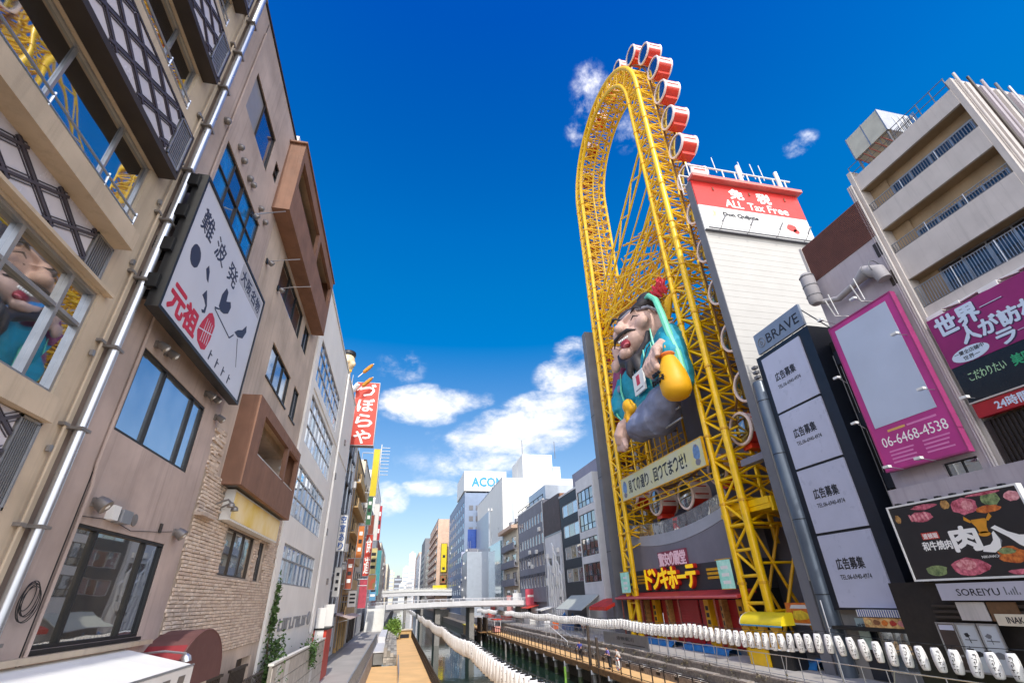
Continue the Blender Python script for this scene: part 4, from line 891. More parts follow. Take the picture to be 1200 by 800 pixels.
def store():
    root = thing('discount_store', 'grey discount store block with white clad end tower carrying the wheel', 'building', (34, 46, 0))
    # body behind the wheel
    F = Fac('R', 32.4); wall(F, 'wall', 29.9, 62.6, 0, 33, [(30.2, 34.0, 13.5, 31, .7)], .3, 12, m_gray, root)
    # near end tower
    FF = Fac('F', 29.0); X0, X1, H = 25.8, 38.3, 41.1
    box('tower', X0, X1, 29.0, 29.85, 0, H, m_slab, root)
    nz = 44; m_sid = mat('white_siding', '#b2b0ac', .55, .04, .7)
    for i in range(nz): z0 = 5+(34.4-5)/nz*i; z1 = z0+(34.4-5)/nz-.006; MB().prism([(X0+.04, 28.998, z0), (X0+.04, 28.958, z0), (X0+.04, 28.968, z1), (X0+.04, 28.998, z1)], (X1-X0-.04, 0, 0)).build('siding_board', m_sid, root)
    # big roof sign
    FF.o('sign_red', X0+.04, X1, 37.75, H-.05, .0, .12, mat('taxfree_red', '#d9302a', .45, .05, .8), root); FF.o('sign_white', X0+.04, X1, 34.55, 37.74, 0, .12, m_signwhite, root)
    s = FF.o('sign_canopy', X0-.1, X1+.25, H+.0, H+.35, -.2, .75, mat('canopy_red', '#e07a70', .45, .05, 1), root)
    ux = (1, 0, 0)
    text('sign_lettering', '免', root, FF.P(29.9, 39.25, .122), ux, 1.55, 1.35, m_txtw, .03, .05); text('sign_lettering', '税', root, FF.P(33.1, 39.2, .122), ux, 1.55, 1.35, m_txtw, .03, .05)
    text('sign_lettering', 'ALL', root, FF.P(29.05, 38.0, .122), ux, 2.0, .95, m_txtw, .03, .03); text('sign_lettering', 'Tax', root, FF.P(31.65, 38.0, .122), ux, 1.8, .95, m_txtw, .03, .03); text('sign_lettering', 'Free', root, FF.P(33.95, 38.0, .122), ux, 2.35, .95, m_txtw, .03, .03)
    text('sign_lettering', 'Don Quijote', root, FF.P(28.4, 36.55, .122), ux, 3.9, .6, m_txtb, .02, .09)
    decal('sign_emblem', FF, [oval(27.2, 36.9, .5, .5)], .12, .13, mat('emblem_yellow', '#d8d54a', .5, .3, 2, col2='#f0f0e8'), root); decal('sign_emblem', FF, [oval(36.0, 36.3, .62, .5, 9, .12), oval(36.4, 35.9, .35, .3)], .12, .13, mat('emblem_red', '#cf3a33', .5, 0), root)
    # lighting bar
    MB().tube([FF.P(X0+.2, 34.5, .5), FF.P(X1, 34.5, .5)], .07, 8).build('lamp_bar', m_slab, root, smooth=True); FF.o('sign_ledge', X0+.04, X1, 34.42, 34.54, 0, .3, m_slab, root)
    for x in (27.2, 30.2, 33.4, 36.6): rod('lamp_stem', FF.P(x, 34.5, .5), FF.P(x, 34.9, 1.1), .035, m_slab, root); rod('floodlight', FF.P(x-.05, 34.9, 1.05), FF.P(x+.45, 35.7, 1.15), .08, m_slab, root); rod('lamp_stem', FF.P(x, 34.5, .1), FF.P(x, 34.5, .5), .03, m_slab, root)
    for x in (28, 32.2, 36.4): FF.o('sign_hook', x, x+.18, 40.0, 40.4, .12, .2, m_brick, root)
    # roof frame
    for y in (29.4, 30.9):
        for z in (42.6, 44.0): rod('roof_beam', (X0+.5, y, z), (X1+.6, y, z-.1), .1, m_whitep, root)
    for x in (26.3, 28.5, 30.5, 32, 33.5, 35, 36.7, 38.2):
        rod('roof_post', (x, 29.4, H), (x, 29.4, 44.0), .07, m_whitep, root); rod('roof_post', (x, 30.9, H), (x, 30.9, 44.0), .07, m_whitep, root); rod('roof_brace', (x, 29.4, 42.6), (x+1.4, 30.9, 44), .05, m_whitep, root)
    for x in (32.4, 37.2): MB().cyl((x, 29.2, H+.4), (x, 29.2, 44.8), .2, n=12).build('roof_drum', m_whitep, root, smooth=True)
    for x in (30.2, 33.5, 35.0, 36.1): rod('antenna', (x, 29.8, 44), (x-.2, 29.7, 46.2), .05, m_whitep, root)
    # far end slab
    box('end_slab', 26.6, 33, 61.9, 63.2, 0, 42.2, m_slab, root)
    for z in (9.5, 19, 28): box('slab_joint', 26.58, 26.6, 61.88, 63.22, z, z+.08, m_black, root)
    # concrete frame between tower and wheel
    for z in (4.7, 9.2): box('concrete_parapet', 27.2, 31.5, 29.86, 31.5, z-1.2, z+.1, m_gray, root)
    box('concrete_beam', 26.6, 27.3, 29.86, 33.4, 13.4, 13.9, m_gray, root)
    for (z0, z1) in ((4.81, 8.0), (9.31, 13.38)): box('concrete_column', 27.2, 27.55, 31.1, 31.45, z0, z1, m_slab, root)
    # store front: curved balustrade, grey fascia, dark band with lettering
    F = Fac('R', 28.3)
    mb = MB(); N = 16; top = []; 
    for i in range(N+1):
        u = 38.6+(61.5-38.6)*i/N; t = i/N; top.append((u, 10.55+ .9*(2*t-1)**2 * (1 if t < .5 else .9) - .35*t*(1-t)*2))
    F.poly(mb, [(38.6, 7.0), (61.5, 7.0)] + [(u, z) for u, z in reversed(top)], -3.0, 0); mb.build('grey_fascia', m_gray, root)
    mb = MB(); F.poly(mb, [(u, z-.9-.25*math.sin(math.pi*(u-38.6)/22.9)) for u, z in top] + [(u, z) for u, z in reversed(top)], .0, .05); mb.build('pale_band', mat('pale_band', '#a3a7b4', .5, .06, .8), root)
    for i in range(N):
        (u0, z0), (u1, z1) = top[i], top[i+1]; mb = MB(); F.poly(mb, [(u0+.03, z0+.02), (u1-.03, z1+.02), (u1-.03, z1+1.2), (u0+.03, z0+1.2)], -.12, -.08); mb.build('balustrade_pane', glass('glass_balustrade', '#e4e8ec', .3, '#6b6a6c', wav=.01), root)
    MB().tube([F.P(u, z+1.25, -.1) for u, z in top], .06, 8).build('handrail', m_alu, root, smooth=True)
    F.o('dark_band', 38.6, 61.5, 4.75, 7.0, -3, .02, mat('dark_fascia', '#35363c', .5, .1, 1), root)
    # lettering blocks
    m_pk = mat('letter_pink', '#d9b6c4', .4, .05, 2, emit=.12); m_ry = mat('letter_yellow', '#f2c818', .4, .1, 3, emit=.25); m_lr = mat('letter_red_side', '#c1281e', .5, .05, 2)
    rt = F.rt()
    F.o('letter_shadow_panel', 46.7, 52.5, 7.08, 8.55, .02, .2, mat('letter_back', '#8c3a52', .5, .1, 2), root)
    for i, ch in enumerate('驚安の殿堂'): text('store_lettering', ch, root, F.P(52.35-1.12*i, 7.15, .205), rt, 1.05, 1.25, m_pk, .05, .03)
    for i, ch in enumerate('ドン.キホーテ'.replace('.', '')):
        u = 55.9-1.78*i; text('store_lettering_side', ch, root, F.P(u-.14, 5.0, .03), rt, 1.62, 1.95, m_lr, .35, .06); text('store_lettering', ch, root, F.P(u, 5.05, .385), rt, 1.62, 1.9, m_ry, .06, .045)
    for k in range(3): F.o('gold_bar', 41.6, 43.9, 5.6+.34*k, 5.82+.34*k, .02, .08, m_yeld, root); F.o('gold_bar', 56.6, 58.6, 5.6+.34*k, 5.82+.34*k, .02, .08, m_yeld, root)
    # red shutter front
    m_sh = mat('shutter_red', '#b3282d', .45, .1, 1, streak=.2)
    F.o('front_recess', 38.6, 61.9, 0.02, 4.74, -3, -.3, m_dark, root)
    for i in range(6):
        a = 39.4+3.75*i; sh = F.o('shutter', a, a+3.4, .3, 3.9, -.3, -.2, m_sh, root)
        for k in range(14): F.o('shutter_slat', a+.02, a+3.38, .35+.255*k, .52+.255*k, -.2, -.17, m_sh, sh)
    for i, u in enumerate((39.2, 42.0, 44.1, 51.6, 54.3, 56.8)):
        F.o('gold_pillar' if i % 2 == 0 else 'thin_pillar', u, u+(.75 if i % 2 == 0 else .4), .02, 3.95, -.15, .45, m_yeld if i % 2 == 0 else mat('pillar_wood', '#b98a4c', .6, .3, 4), root)
        for k in range(3): F.o('pillar_mark', u+.15, u+(.6 if i % 2 == 0 else .3), 2.0+.55*k, 2.35+.55*k, .45, .46, m_txtb, root)
    for k in range(2): piece('floor_plinth', F.P(44+9*k, .15, .1), (.6, 8.6, .28), m_slab, root)
store()
t = thing('shop_canopy', 'long red canopy over the shutters of the discount store', 'canopy', (27, 50, 4))
m_can = mat('canopy_cloth', '#c03a3c', .6, .12, 1)
for i in range(8): MB().prism([(28.1, 37.4+3.0*i, 4.72), (26.3, 37.4+3.0*i, 4.28), (26.3, 37.4+3.0*i, 4.05), (28.1, 37.4+3.0*i, 4.45)], (0, 2.98, 0)).build('canopy_panel', m_can, t)
MB().tube([(26.28, 37.4, 4.2), (26.28, 61.4, 4.2)], .09, 8).build('front_tube', mat('canopy_edge', '#d9696b', .5, .05, 1), t, smooth=True)
for y in (41, 47, 55, 60): rod('post', (26.5, y, 0), (26.5, y, 4.1), .08, m_brick, t)
t = thing('small_canopy', 'small bright red and orange folding awning at the far corner of the store', 'canopy', (26.4, 65.5, 3.2))
MB().prism([(27.8, 62.5, 4.2), (25.4, 62.5, 3.3), (25.4, 62.5, 2.9), (27.8, 62.5, 3.9)], (0, 6, 0)).build('cloth', mat('orange_red_cloth', '#d8341f', .6, .2, 1), t); rod('arm', (27.8, 63, 3.5), (25.4, 63, 3.1), .04, m_alu, t)
for (lab, u0, u1) in (('green and white hanging banner by the far leg of the wheel', 57.4, 59.8), ('green and white hanging banner by the near leg of the wheel', 37.75, 39.6)):
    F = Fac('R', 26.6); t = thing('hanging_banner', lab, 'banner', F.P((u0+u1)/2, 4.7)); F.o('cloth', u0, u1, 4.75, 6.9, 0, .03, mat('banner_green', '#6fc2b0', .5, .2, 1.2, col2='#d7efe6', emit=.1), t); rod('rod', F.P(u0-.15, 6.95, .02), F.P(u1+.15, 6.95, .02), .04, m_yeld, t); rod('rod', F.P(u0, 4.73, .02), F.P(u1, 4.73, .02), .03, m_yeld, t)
    for k in range(3): F.o('banner_mark', (u0+u1)/2-.5, (u0+u1)/2+.5, 5.1+.55*k, 5.35+.55*k, .03, .035, m_txtw, t)
def long_banner():
    F = Fac('R', 26.2); t = thing('long_banner', 'long pale banner with dark Japanese lettering hung between the wheel legs', 'banner', F.P(46, 14.5))
    m_b = mat('banner_cream', '#bdbfb0', .6, .08, .6, col2='#cfc98a')
    for i in range(6): F.o('banner_panel', 37.2+2.97*i, 37.2+2.97*(i+1)-.01, 14.5, 17.0, 0, .12, m_b, t)
    b = MB(); 
    for (a, bb, c, d) in ((37.1, 55.1, 14.42, 14.5), (37.1, 55.1, 17.0, 17.08), (37.1, 37.2, 14.5, 17.0), (55.02, 55.1, 14.5, 17.0)): F.box(b, a, bb, c, d, -.1, .15)
    b.build('frame', m_yeld, t)
    for i, ch in enumerate('見ての通り、回ってまっせ!'):
        if ch == '、': text('lettering', ch, t, F.P(53.0-1.05*i-.2, 15.0, .123), F.rt(), .3, .35, m_txtb, .01, .02); continue
        text('lettering', ch, t, F.P(53.0-1.05*i, 15.05, .123), F.rt(), .85 if ch != '!' else .25, 1.35, m_txtb, .01, .035)
    m_pb = mat('print_blue', '#6f93c4', .5, .25, 2)
    for u in (54.1, 38.3): decal('printed_roundel', F, [oval(u, 15.9, .55, .75, 14, .15, 3)], .121, .126, m_pb, t); decal('printed_mark', F, [oval(u, 15.0, .4, .3, 10, .2, 5), oval(u-.1, 16.5, .2, .15)], .127, .13, m_gray, t)
    for y in (38.5, 42, 46, 50, 54): rod('strut', F.P(y, 14.4, -.05), F.P(y, 13.5, -.9), .07, m_yel, t)
    for z in (13.5, 14.0): rod('support_rail', F.P(37.2, z, -.9), F.P(55, z, -.9), .08, m_yel, t)
    for k in range(9): rod('rail_tie', F.P(38+2*k, 13.5, -.9), F.P(38+2*k, 14.0, -.9), .05, m_yel, t)
long_banner()

# ---------------------------------------------------------------- statue in the wheel: laughing bearded man in a teal robe
def wrinkle(o, amount, size):
    tx = bpy.data.textures.new('folds', 'CLOUDS'); tx.noise_scale = size; tx.noise_depth = 2
    d = o.modifiers.new('d', 'DISPLACE'); d.texture = tx; d.strength = amount; d.mid_level = .5; d.texture_coords = 'LOCAL'; return o
def statue():
    X = 25.3; t = thing('giant_statue', 'giant laughing bearded statue in teal robe clutching a yellow sack within the wheel', 'statue', (26.5, 45, 18))
    yaw = [0.0]
    def p(y, z, x=0):
        a, b = x-1.0, y-43.6; c_, s_ = math.cos(yaw[0]), math.sin(yaw[0]); return (X+1.0+a*c_-b*s_, 43.6+a*s_+b*c_, z)
    sk = mat('statue_flesh', '#cba99c', .6, .14, .8, streak=.18, bump=.2, bscale=9); teal = mat('statue_teal', '#1f97b0', .6, .22, .5, streak=.3, bump=.3, bscale=9); trim = mat('statue_mint', '#6fcfae', .45, .1, 1); ysk = mat('statue_yellow', '#e3a811', .55, .1, .4); hair = mat('statue_beard', '#332e31', .55, .2, 1); grey = mat('statue_grey_trousers', '#7d84a0', .6, .2, .5, streak=.3, bump=.3, bscale=8)
    ca, sa = math.cos(rad(20)), math.sin(rad(20))
    # head (tilted back, leaning to the far side)
    yaw[0] = rad(24)                                          # the head is turned towards the bridge
    mb = MB(); rot = Matrix.Rotation(yaw[0], 3, 'Z') @ Matrix.Rotation(rad(-18), 3, 'X')
    mb.ell(p(43.6, 31.9, .9), (1.9, 2.5, 3.0), 20, 12, rot); mb.ell(p(44.6, 30.4, .2), (1.6, 2.2, 1.8), 16, 10)
    mb.ell(p(42.6, 31.6, -.75), (.75, 1.15, 1.0)); mb.ell(p(46.3, 31.6, -.5), (.8, 1.0, .95))                 # cheeks
    mb.ell(p(45.2, 31.8, -1.3), (1.0, .75, .75)); mb.ell(p(45.5, 32.5, -.85), (.6, .5, .9))                    # nose
    mb.ell(p(44.4, 33.4, -.55), (.6, 1.6, .4), 14, 8, rot)                                                     # brow
    mb.ell(p(45.6, 28.7, -.6), (.9, 1.0, .8))                                                                 # chin
    mb.ell(p(40.6, 30.9, 1.1), (.8, .95, 2.1), 14, 10, rot); mb.ell(p(40.7, 29.2, .9), (.7, .95, 1.1))          # near ear with long lobe
    mb.ell(p(47.9, 29.9, 1.0), (.7, .75, 1.9), 14, 10, rot); mb.ell(p(48.6, 28.6, .9), (.6, .75, .9))
    mb.ell(p(43.5, 29.0, 1.3), (1.5, 1.8, 1.6))
    remesh(mb, 'head', sk, t, .16, 4)
    MB().ell(p(45.0, 29.75, -1.02), (.5, .95, .75), 16, 10, rot).build('open_mouth', mat('mouth_red', '#8e2433', .4, .1, 2), t, smooth=True)
    mb = MB()
    for k in range(6): mb.ell(p(44.42+.26*k, 30.3-.03*k, -1.42), (.13, .13, .2), 8, 6)
    mb.build('teeth', m_whitep, t)
    MB().ell(p(44.9, 29.35, -1.3), (.3, .6, .25)).build('tongue', mat('tongue', '#c96a72', .4, .1, 2), t, smooth=True)
    for y in (43.2, 46.2): MB().tube([p(y-.55, 32.45, -1.13 if y < 45 else -.95), p(y, 32.75, -1.3 if y < 45 else -1.0), p(y+.55, 32.4, -1.15 if y < 45 else -.85)], [.05, .12, .05], 6).build('eye', hair, t, smooth=True)
    for y in (43.0, 46.3): MB().tube([p(y-.9, 33.5, -1.0), p(y, 34.0, -1.1), p(y+.8, 33.5, -.95)], [.08, .22, .08], 8).build('eyebrow', hair, t, smooth=True)
    mb = MB(); mb.tube([p(42.0, 30.2, -.6), p(42.4, 28.8, -.6), p(43.6, 27.6, -.5), p(45.0, 27.1, -.4), p(46.4, 27.8, -.3), p(47.0, 29.2, -.2)], [.3, .5, .7, .8, .65, .3], 10)
    mb.tube([p(44.2, 27.5, -.6), p(43.9, 26.0, -.75), p(43.6, 24.6, -.7), p(43.3, 23.7, -.6)], [.8, .6, .4, .1], 10); mb.tube([p(45.0, 27.2, -.6), p(45.4, 25.8, -.7), p(45.2, 24.8, -.6)], [.8, .5, .1], 10)
    remesh(mb, 'beard', hair, t, .16, 3)
    MB().tube([p(43.2, 30.75, -1.3), p(44.2, 31.1, -1.55), p(45.2, 31.0, -1.6), p(46.4, 30.7, -1.3), p(47.0, 29.9, -.9)], [.08, .25, .2, .22, .05], 8).build('moustache', hair, t, smooth=True)
    # cap
    mb = MB(); mb.ell(p(43.1, 34.3, 1.0), (1.8, 2.5, 1.2), 18, 10, rot); mb.ell(p(42.7, 35.6, 1.2), (1.1, 1.4, 1.2)); mb.ell(p(45.5, 34.4, .7), (1.2, 1.6, .9), 14, 8, rot)
    remesh(mb, 'cap', hair, t, .16, 4)
    MB().tube([p(46.2, 33.6, -.6), p(44.0, 34.0, -.75), p(41.6, 33.6, -.3), p(40.6, 32.6, .6)], .2, 8).build('cap_band', mat('statue_grey_cloth', '#8f8f9c', .5, .1, 1), t, smooth=True)
    yaw[0] = 0
    MB().tube([p(42.6, 35.2, .9), p(40.6, 34.8, .6), p(39.0, 33.0, .3), p(38.0, 30.4, .0), p(37.3, 27.3, -.1), p(36.5, 24.3, -.1), p(36.2, 21.6, -.1), p(36.4, 19.4, 0)], [.18, .3, .35, .38, .38, .35, .28, .12], 8).build('robe_collar', trim, t, smooth=True)
    # robe
    mb = MB(); mb.ell(p(42.6, 25.6, 1.2), (2.1, 4.4, 3.8), 22, 12); mb.ell(p(39.6, 26.4, 1.2), (1.7, 2.6, 3.4), 18, 10); mb.ell(p(47.4, 25.4, 1.0), (1.9, 2.8, 3.2), 18, 10); mb.ell(p(48.9, 22.6, .9), (1.8, 2.6, 2.6), 16, 10)
    mb.ell(p(43.8, 21.8, 1.0), (2.1, 3.6, 2.6), 18, 10); mb.tube([p(38.6, 28.4, .9), p(37.9, 25.6, .3), p(37.6, 23, .3), p(37.3, 20.8, .6)], [1.2, 1.5, 1.5, .9], 12); mb.tube([p(49.0, 27, .6), p(50.4, 24.6, .0), p(49.6, 22.6, -.6)], [1.2, 1.3, 1.0], 12)
    wrinkle(remesh(mb, 'robe', teal, t, .16, 4), .42, 1.5)
    for (a, b) in (((41.8, 27.6), (41.2, 22.6)), ((44.0, 24.6), (44.2, 21.0)), ((39.6, 29.2), (38.9, 25))):
        MB().tube([p(a[0], a[1], -.75), p((a[0]+b[0])/2, (a[1]+b[1])/2, -.95), p(b[0], b[1], -.75)], [.06, .14, .06], 6).build('robe_fold', trim, t, smooth=True)
    for k, (y, z, x) in enumerate(((38.4, 27.6, -.35), (37.6, 25.4, -.95), (48.6, 25.6, -.95), (50.2, 23.6, -1.2), (47.6, 23.0, -1.05), (40.4, 23.4, -.95), (43.0, 23.2, -1.2))):
        MB().ell(p(y, z, x), (.12, .5, .5), 12, 6).build('robe_medallion', (trim, ysk, grey)[k % 3], t, smooth=True)
    for (pts) in (((49.6, 26.6, -.5), (50.2, 24.6, -1.1), (49.6, 22.2, -1.1), (48.4, 20.6, -.7)), ((48.2, 27.6, -.6), (48.0, 25.0, -1.0), (47.4, 22.6, -1.0)), ((40.6, 28.0, -.4), (39.9, 25.8, -.8), (40.4, 23.6, -1.0))):
        MB().tube([p(*q) for q in pts], [.05, .13, .13, .05][:len(pts)], 6).build('robe_fold', trim, t, smooth=True)
    # lower body: baggy trousers, crossed bare foot
    mb = MB(); mb.ell(p(43.6, 20.0, .6), (2.2, 3.6, 2.4), 20, 12); mb.ell(p(41.4, 20.6, .2), (1.7, 2.4, 2.2)); mb.ell(p(46.6, 19.8, .2), (1.7, 2.4, 1.9)); mb.tube([p(43, 19.4, .2), p(45.2, 19.6, -.4), p(47.2, 20.0, -.8)], [2.0, 1.6, 1.0], 12)
    wrinkle(remesh(mb, 'trousers', grey, t, .16, 4), .4, 1.7)
    mb = MB(); mb.tube([p(47.0, 20.6, -.9), p(48.0, 20.2, -1.2), p(48.6, 19.2, -1.4), p(48.9, 18.2, -1.4)], [.8, .95, 1.05, .75], 12)
    for k in range(5): y = 47.6+.52*k; mb.tube([p(y*.5+24.2, 18.5, -1.5), p(y, 17.55-.0*k+.12*abs(k-1), -1.6), p(y+.05, 17.1+.15*abs(k-1), -1.55)], [.4, .33-.025*k, .2], 8)
    remesh(mb, 'foot', sk, t, .11, 2)
    # near hand gripping the sack
    mb = MB(); mb.tube([p(37.9, 26.2, -.2), p(38.5, 25.5, -.9), p(38.9, 24.8, -1.2)], [1.0, 1.0, .9], 12)
    for k in range(4): y = 39.6-.62*k; mb.tube([p(y*.6+15.5, 25.0, -1.7), p(y+.2, 24.0, -2.1), p(y+.1, 23.2, -1.95), p(y, 22.75, -1.5)], [.42, .4, .36, .25], 8)
    mb.tube([p(37.9, 25.6, -1.5), p(37.2, 24.9, -2.0), p(37.2, 24.1, -2.1)], [.45, .42, .3], 8)
    remesh(mb, 'hand', sk, t, .11, 2)
    # sack
    mb = MB(); mb.lathe([(.4, 2.7), (.7, 2.1), (1.05, 1.2), (1.35, .1), (1.5, -1.0), (1.45, -1.9), (1.1, -2.5), (.5, -2.8), (.1, -2.85)], p(37.0, 21.9, -.9), (0, .08, 1), 24)
    mb.build('sack', ysk, t, smooth=True)
    MB().lathe([(.75, -.2), (.85, 0), (.75, .2)], p(37.2, 24.25, -.9), (0, .08, 1), 16).build('sack_tie', mat('tie_orange', '#d8702a', .5, .1, 2), t, smooth=True)
    q = Fac('R', X-2.5)
    text('sack_lettering', '驚安の', t, q.P(38.1, 21.9, -.12), q.rt(), 1.4, .4, m_txtb, .2, .02); text('sack_lettering', 'ドンキホーテ', t, q.P(38.3, 21.0, -.1), q.rt(), 2.1, .6, m_txtb, .2, .03)
    # square badge on the chest
    F = Fac('R', X-1.55); F.o('badge', 41.4, 43.8, 22.4, 25.0, -.2, 0, m_whitep, t); F.o('badge_mark', 42.3, 43.0, 23.4, 24.6, 0, .03, mat('badge_red', '#c23a4c', .5, .1, 2), t); F.o('badge_line', 41.8, 43.4, 22.8, 22.95, 0, .02, m_grey, t)
    MB().tube([p(43.6, 25, -1.4), p(44.4, 27, -1.0), p(45.5, 28, .2)], .08, 6).build('badge_cord', m_txtb, t); MB().tube([p(41.6, 25, -1.4), p(41.0, 27.4, -.7), p(40.6, 29, .6)], .08, 6).build('badge_cord', m_txtb, t)
    # yellow knot at the belt
    mb = MB(); mb.ell(p(46.2, 22.2, -1.3), (.7, .9, .9)); mb.ell(p(45.5, 21.6, -1.2), (.6, .7, .7)); mb.tube([p(46, 21.6, -1.3), p(46.2, 20.4, -1.5), p(46.4, 19.6, -1.3)], [.5, .42, .3], 10); mb.tube([p(46.6, 21.6, -1.2), p(47.2, 20.9, -1.4)], [.4, .3], 10)
    remesh(mb, 'belt_knot', ysk, t, .12, 3)
    # gold ornament and red crest behind the cap, magenta drape on the far side
    mb = MB()
    for k in range(7): a = rad(60+25*k); mb.tube([p(38.6, 31.0, 1.4), p(38.0-.6*math.cos(a)*1.6, 31+1.6*math.sin(a), 1.3), p(37.3-1.2*math.cos(a), 31+2.0*math.sin(a), 1.6)], [.35, .3, .12], 7)
    mb.build('gold_ornament', ysk, t, smooth=True)
    mb = MB(); qq = random.Random(8)
    for k in range(18): a = qq.uniform(0, 6.28); c = (39.4+qq.uniform(-1.2, 1.2), 35.0+qq.uniform(-.6, .7)); mb.tube([p(c[0], c[1]-.8, 1.6), p(c[0]+.3*math.cos(a), c[1], 1.2), p(c[0]+.9*math.cos(a), c[1]+.9, 1.3)], [.16, .2, .06], 6)
    mb.build('red_coral', mat('coral_red', '#cc2b36', .45, .15, 2), t, smooth=True)
    mb = MB(); mb.tube([p(49.4, 31.2, 1.2), p(50.8, 29.0, 1.0), p(51.4, 26.4, .9), p(51.4, 23.6, .9)], [.7, 1.2, 1.3, .7], 12); mb.ell(p(50.6, 30.5, 1.4), (.8, 1.1, 1.7))
    remesh(mb, 'magenta_drape', mat('statue_magenta', '#8a3a66', .5, .2, 1), t, .18, 3)
    # mounting arms
    for z in (18.0, 19.2): rod('mount_arm', p(42.0, z, .4), p(38.8, z, .4), .12, m_steel, t)
    t.scale = (.95, 1, .92); t.location.z += 1.45
    for (y, z) in ((41, 33), (45, 25), (48, 20), (40, 22)): rod('mount_arm', p(y, z, 1.6), (30.9, y, z), .2, m_slab, t)
statue()

# ---------------------------------------------------------------- right, nearest the camera
m_lilac = mat('lilac_wall', '#a9a1a8', .75, .1, .7, streak=.35, bump=.1); m_corr = mat('brown_corrugated', '#6d4538', .55, .12, 2); m_panelw = mat('panel_lightbox', '#b9bdd2', .3, .05, .6)
m_navyb = mat('navy_frame', '#1a202c', .4, .15, 1.2); m_bal = mat('balcony_render', '#c3bcb8', .75, .1, .6, streak=.4, bump=.1); m_balc = mat('ochre_soffit', '#a08a6e', .8, .15, 1, streak=.3)
m_pink = mat('pink_panel', '#b83a86', .4, .1, .5); m_mag = mat('magenta_panel', '#8f2468', .45, .18, .5); m_blk = mat('black_panel', '#1d1d20', .4, .1, 1); m_conc = mat('concrete', '#8f8c88', .8, .15, 1.2, streak=.3, bump=.2)
FR = lambda x: Fac('R', x)
def floodlight(F, u, z, n0, reach, lab, up=0.0, group=None):
    t = thing('floodlight', lab, 'lamp', F.P(u, z, n0), group)
    rod('arm', F.P(u, z, n0), F.P(u, z+up, n0+reach), .022, m_alu, t)
    mb = MB(); F.box(mb, u-.16, u+.16, z+up-.06, z+up+.06, n0+reach, n0+reach+.22); mb.build('head', m_whitep, t); F.o('lens', u-.13, u+.13, z+up-.075, z+up-.061, n0+reach+.03, n0+reach+.19, m_steel, t)
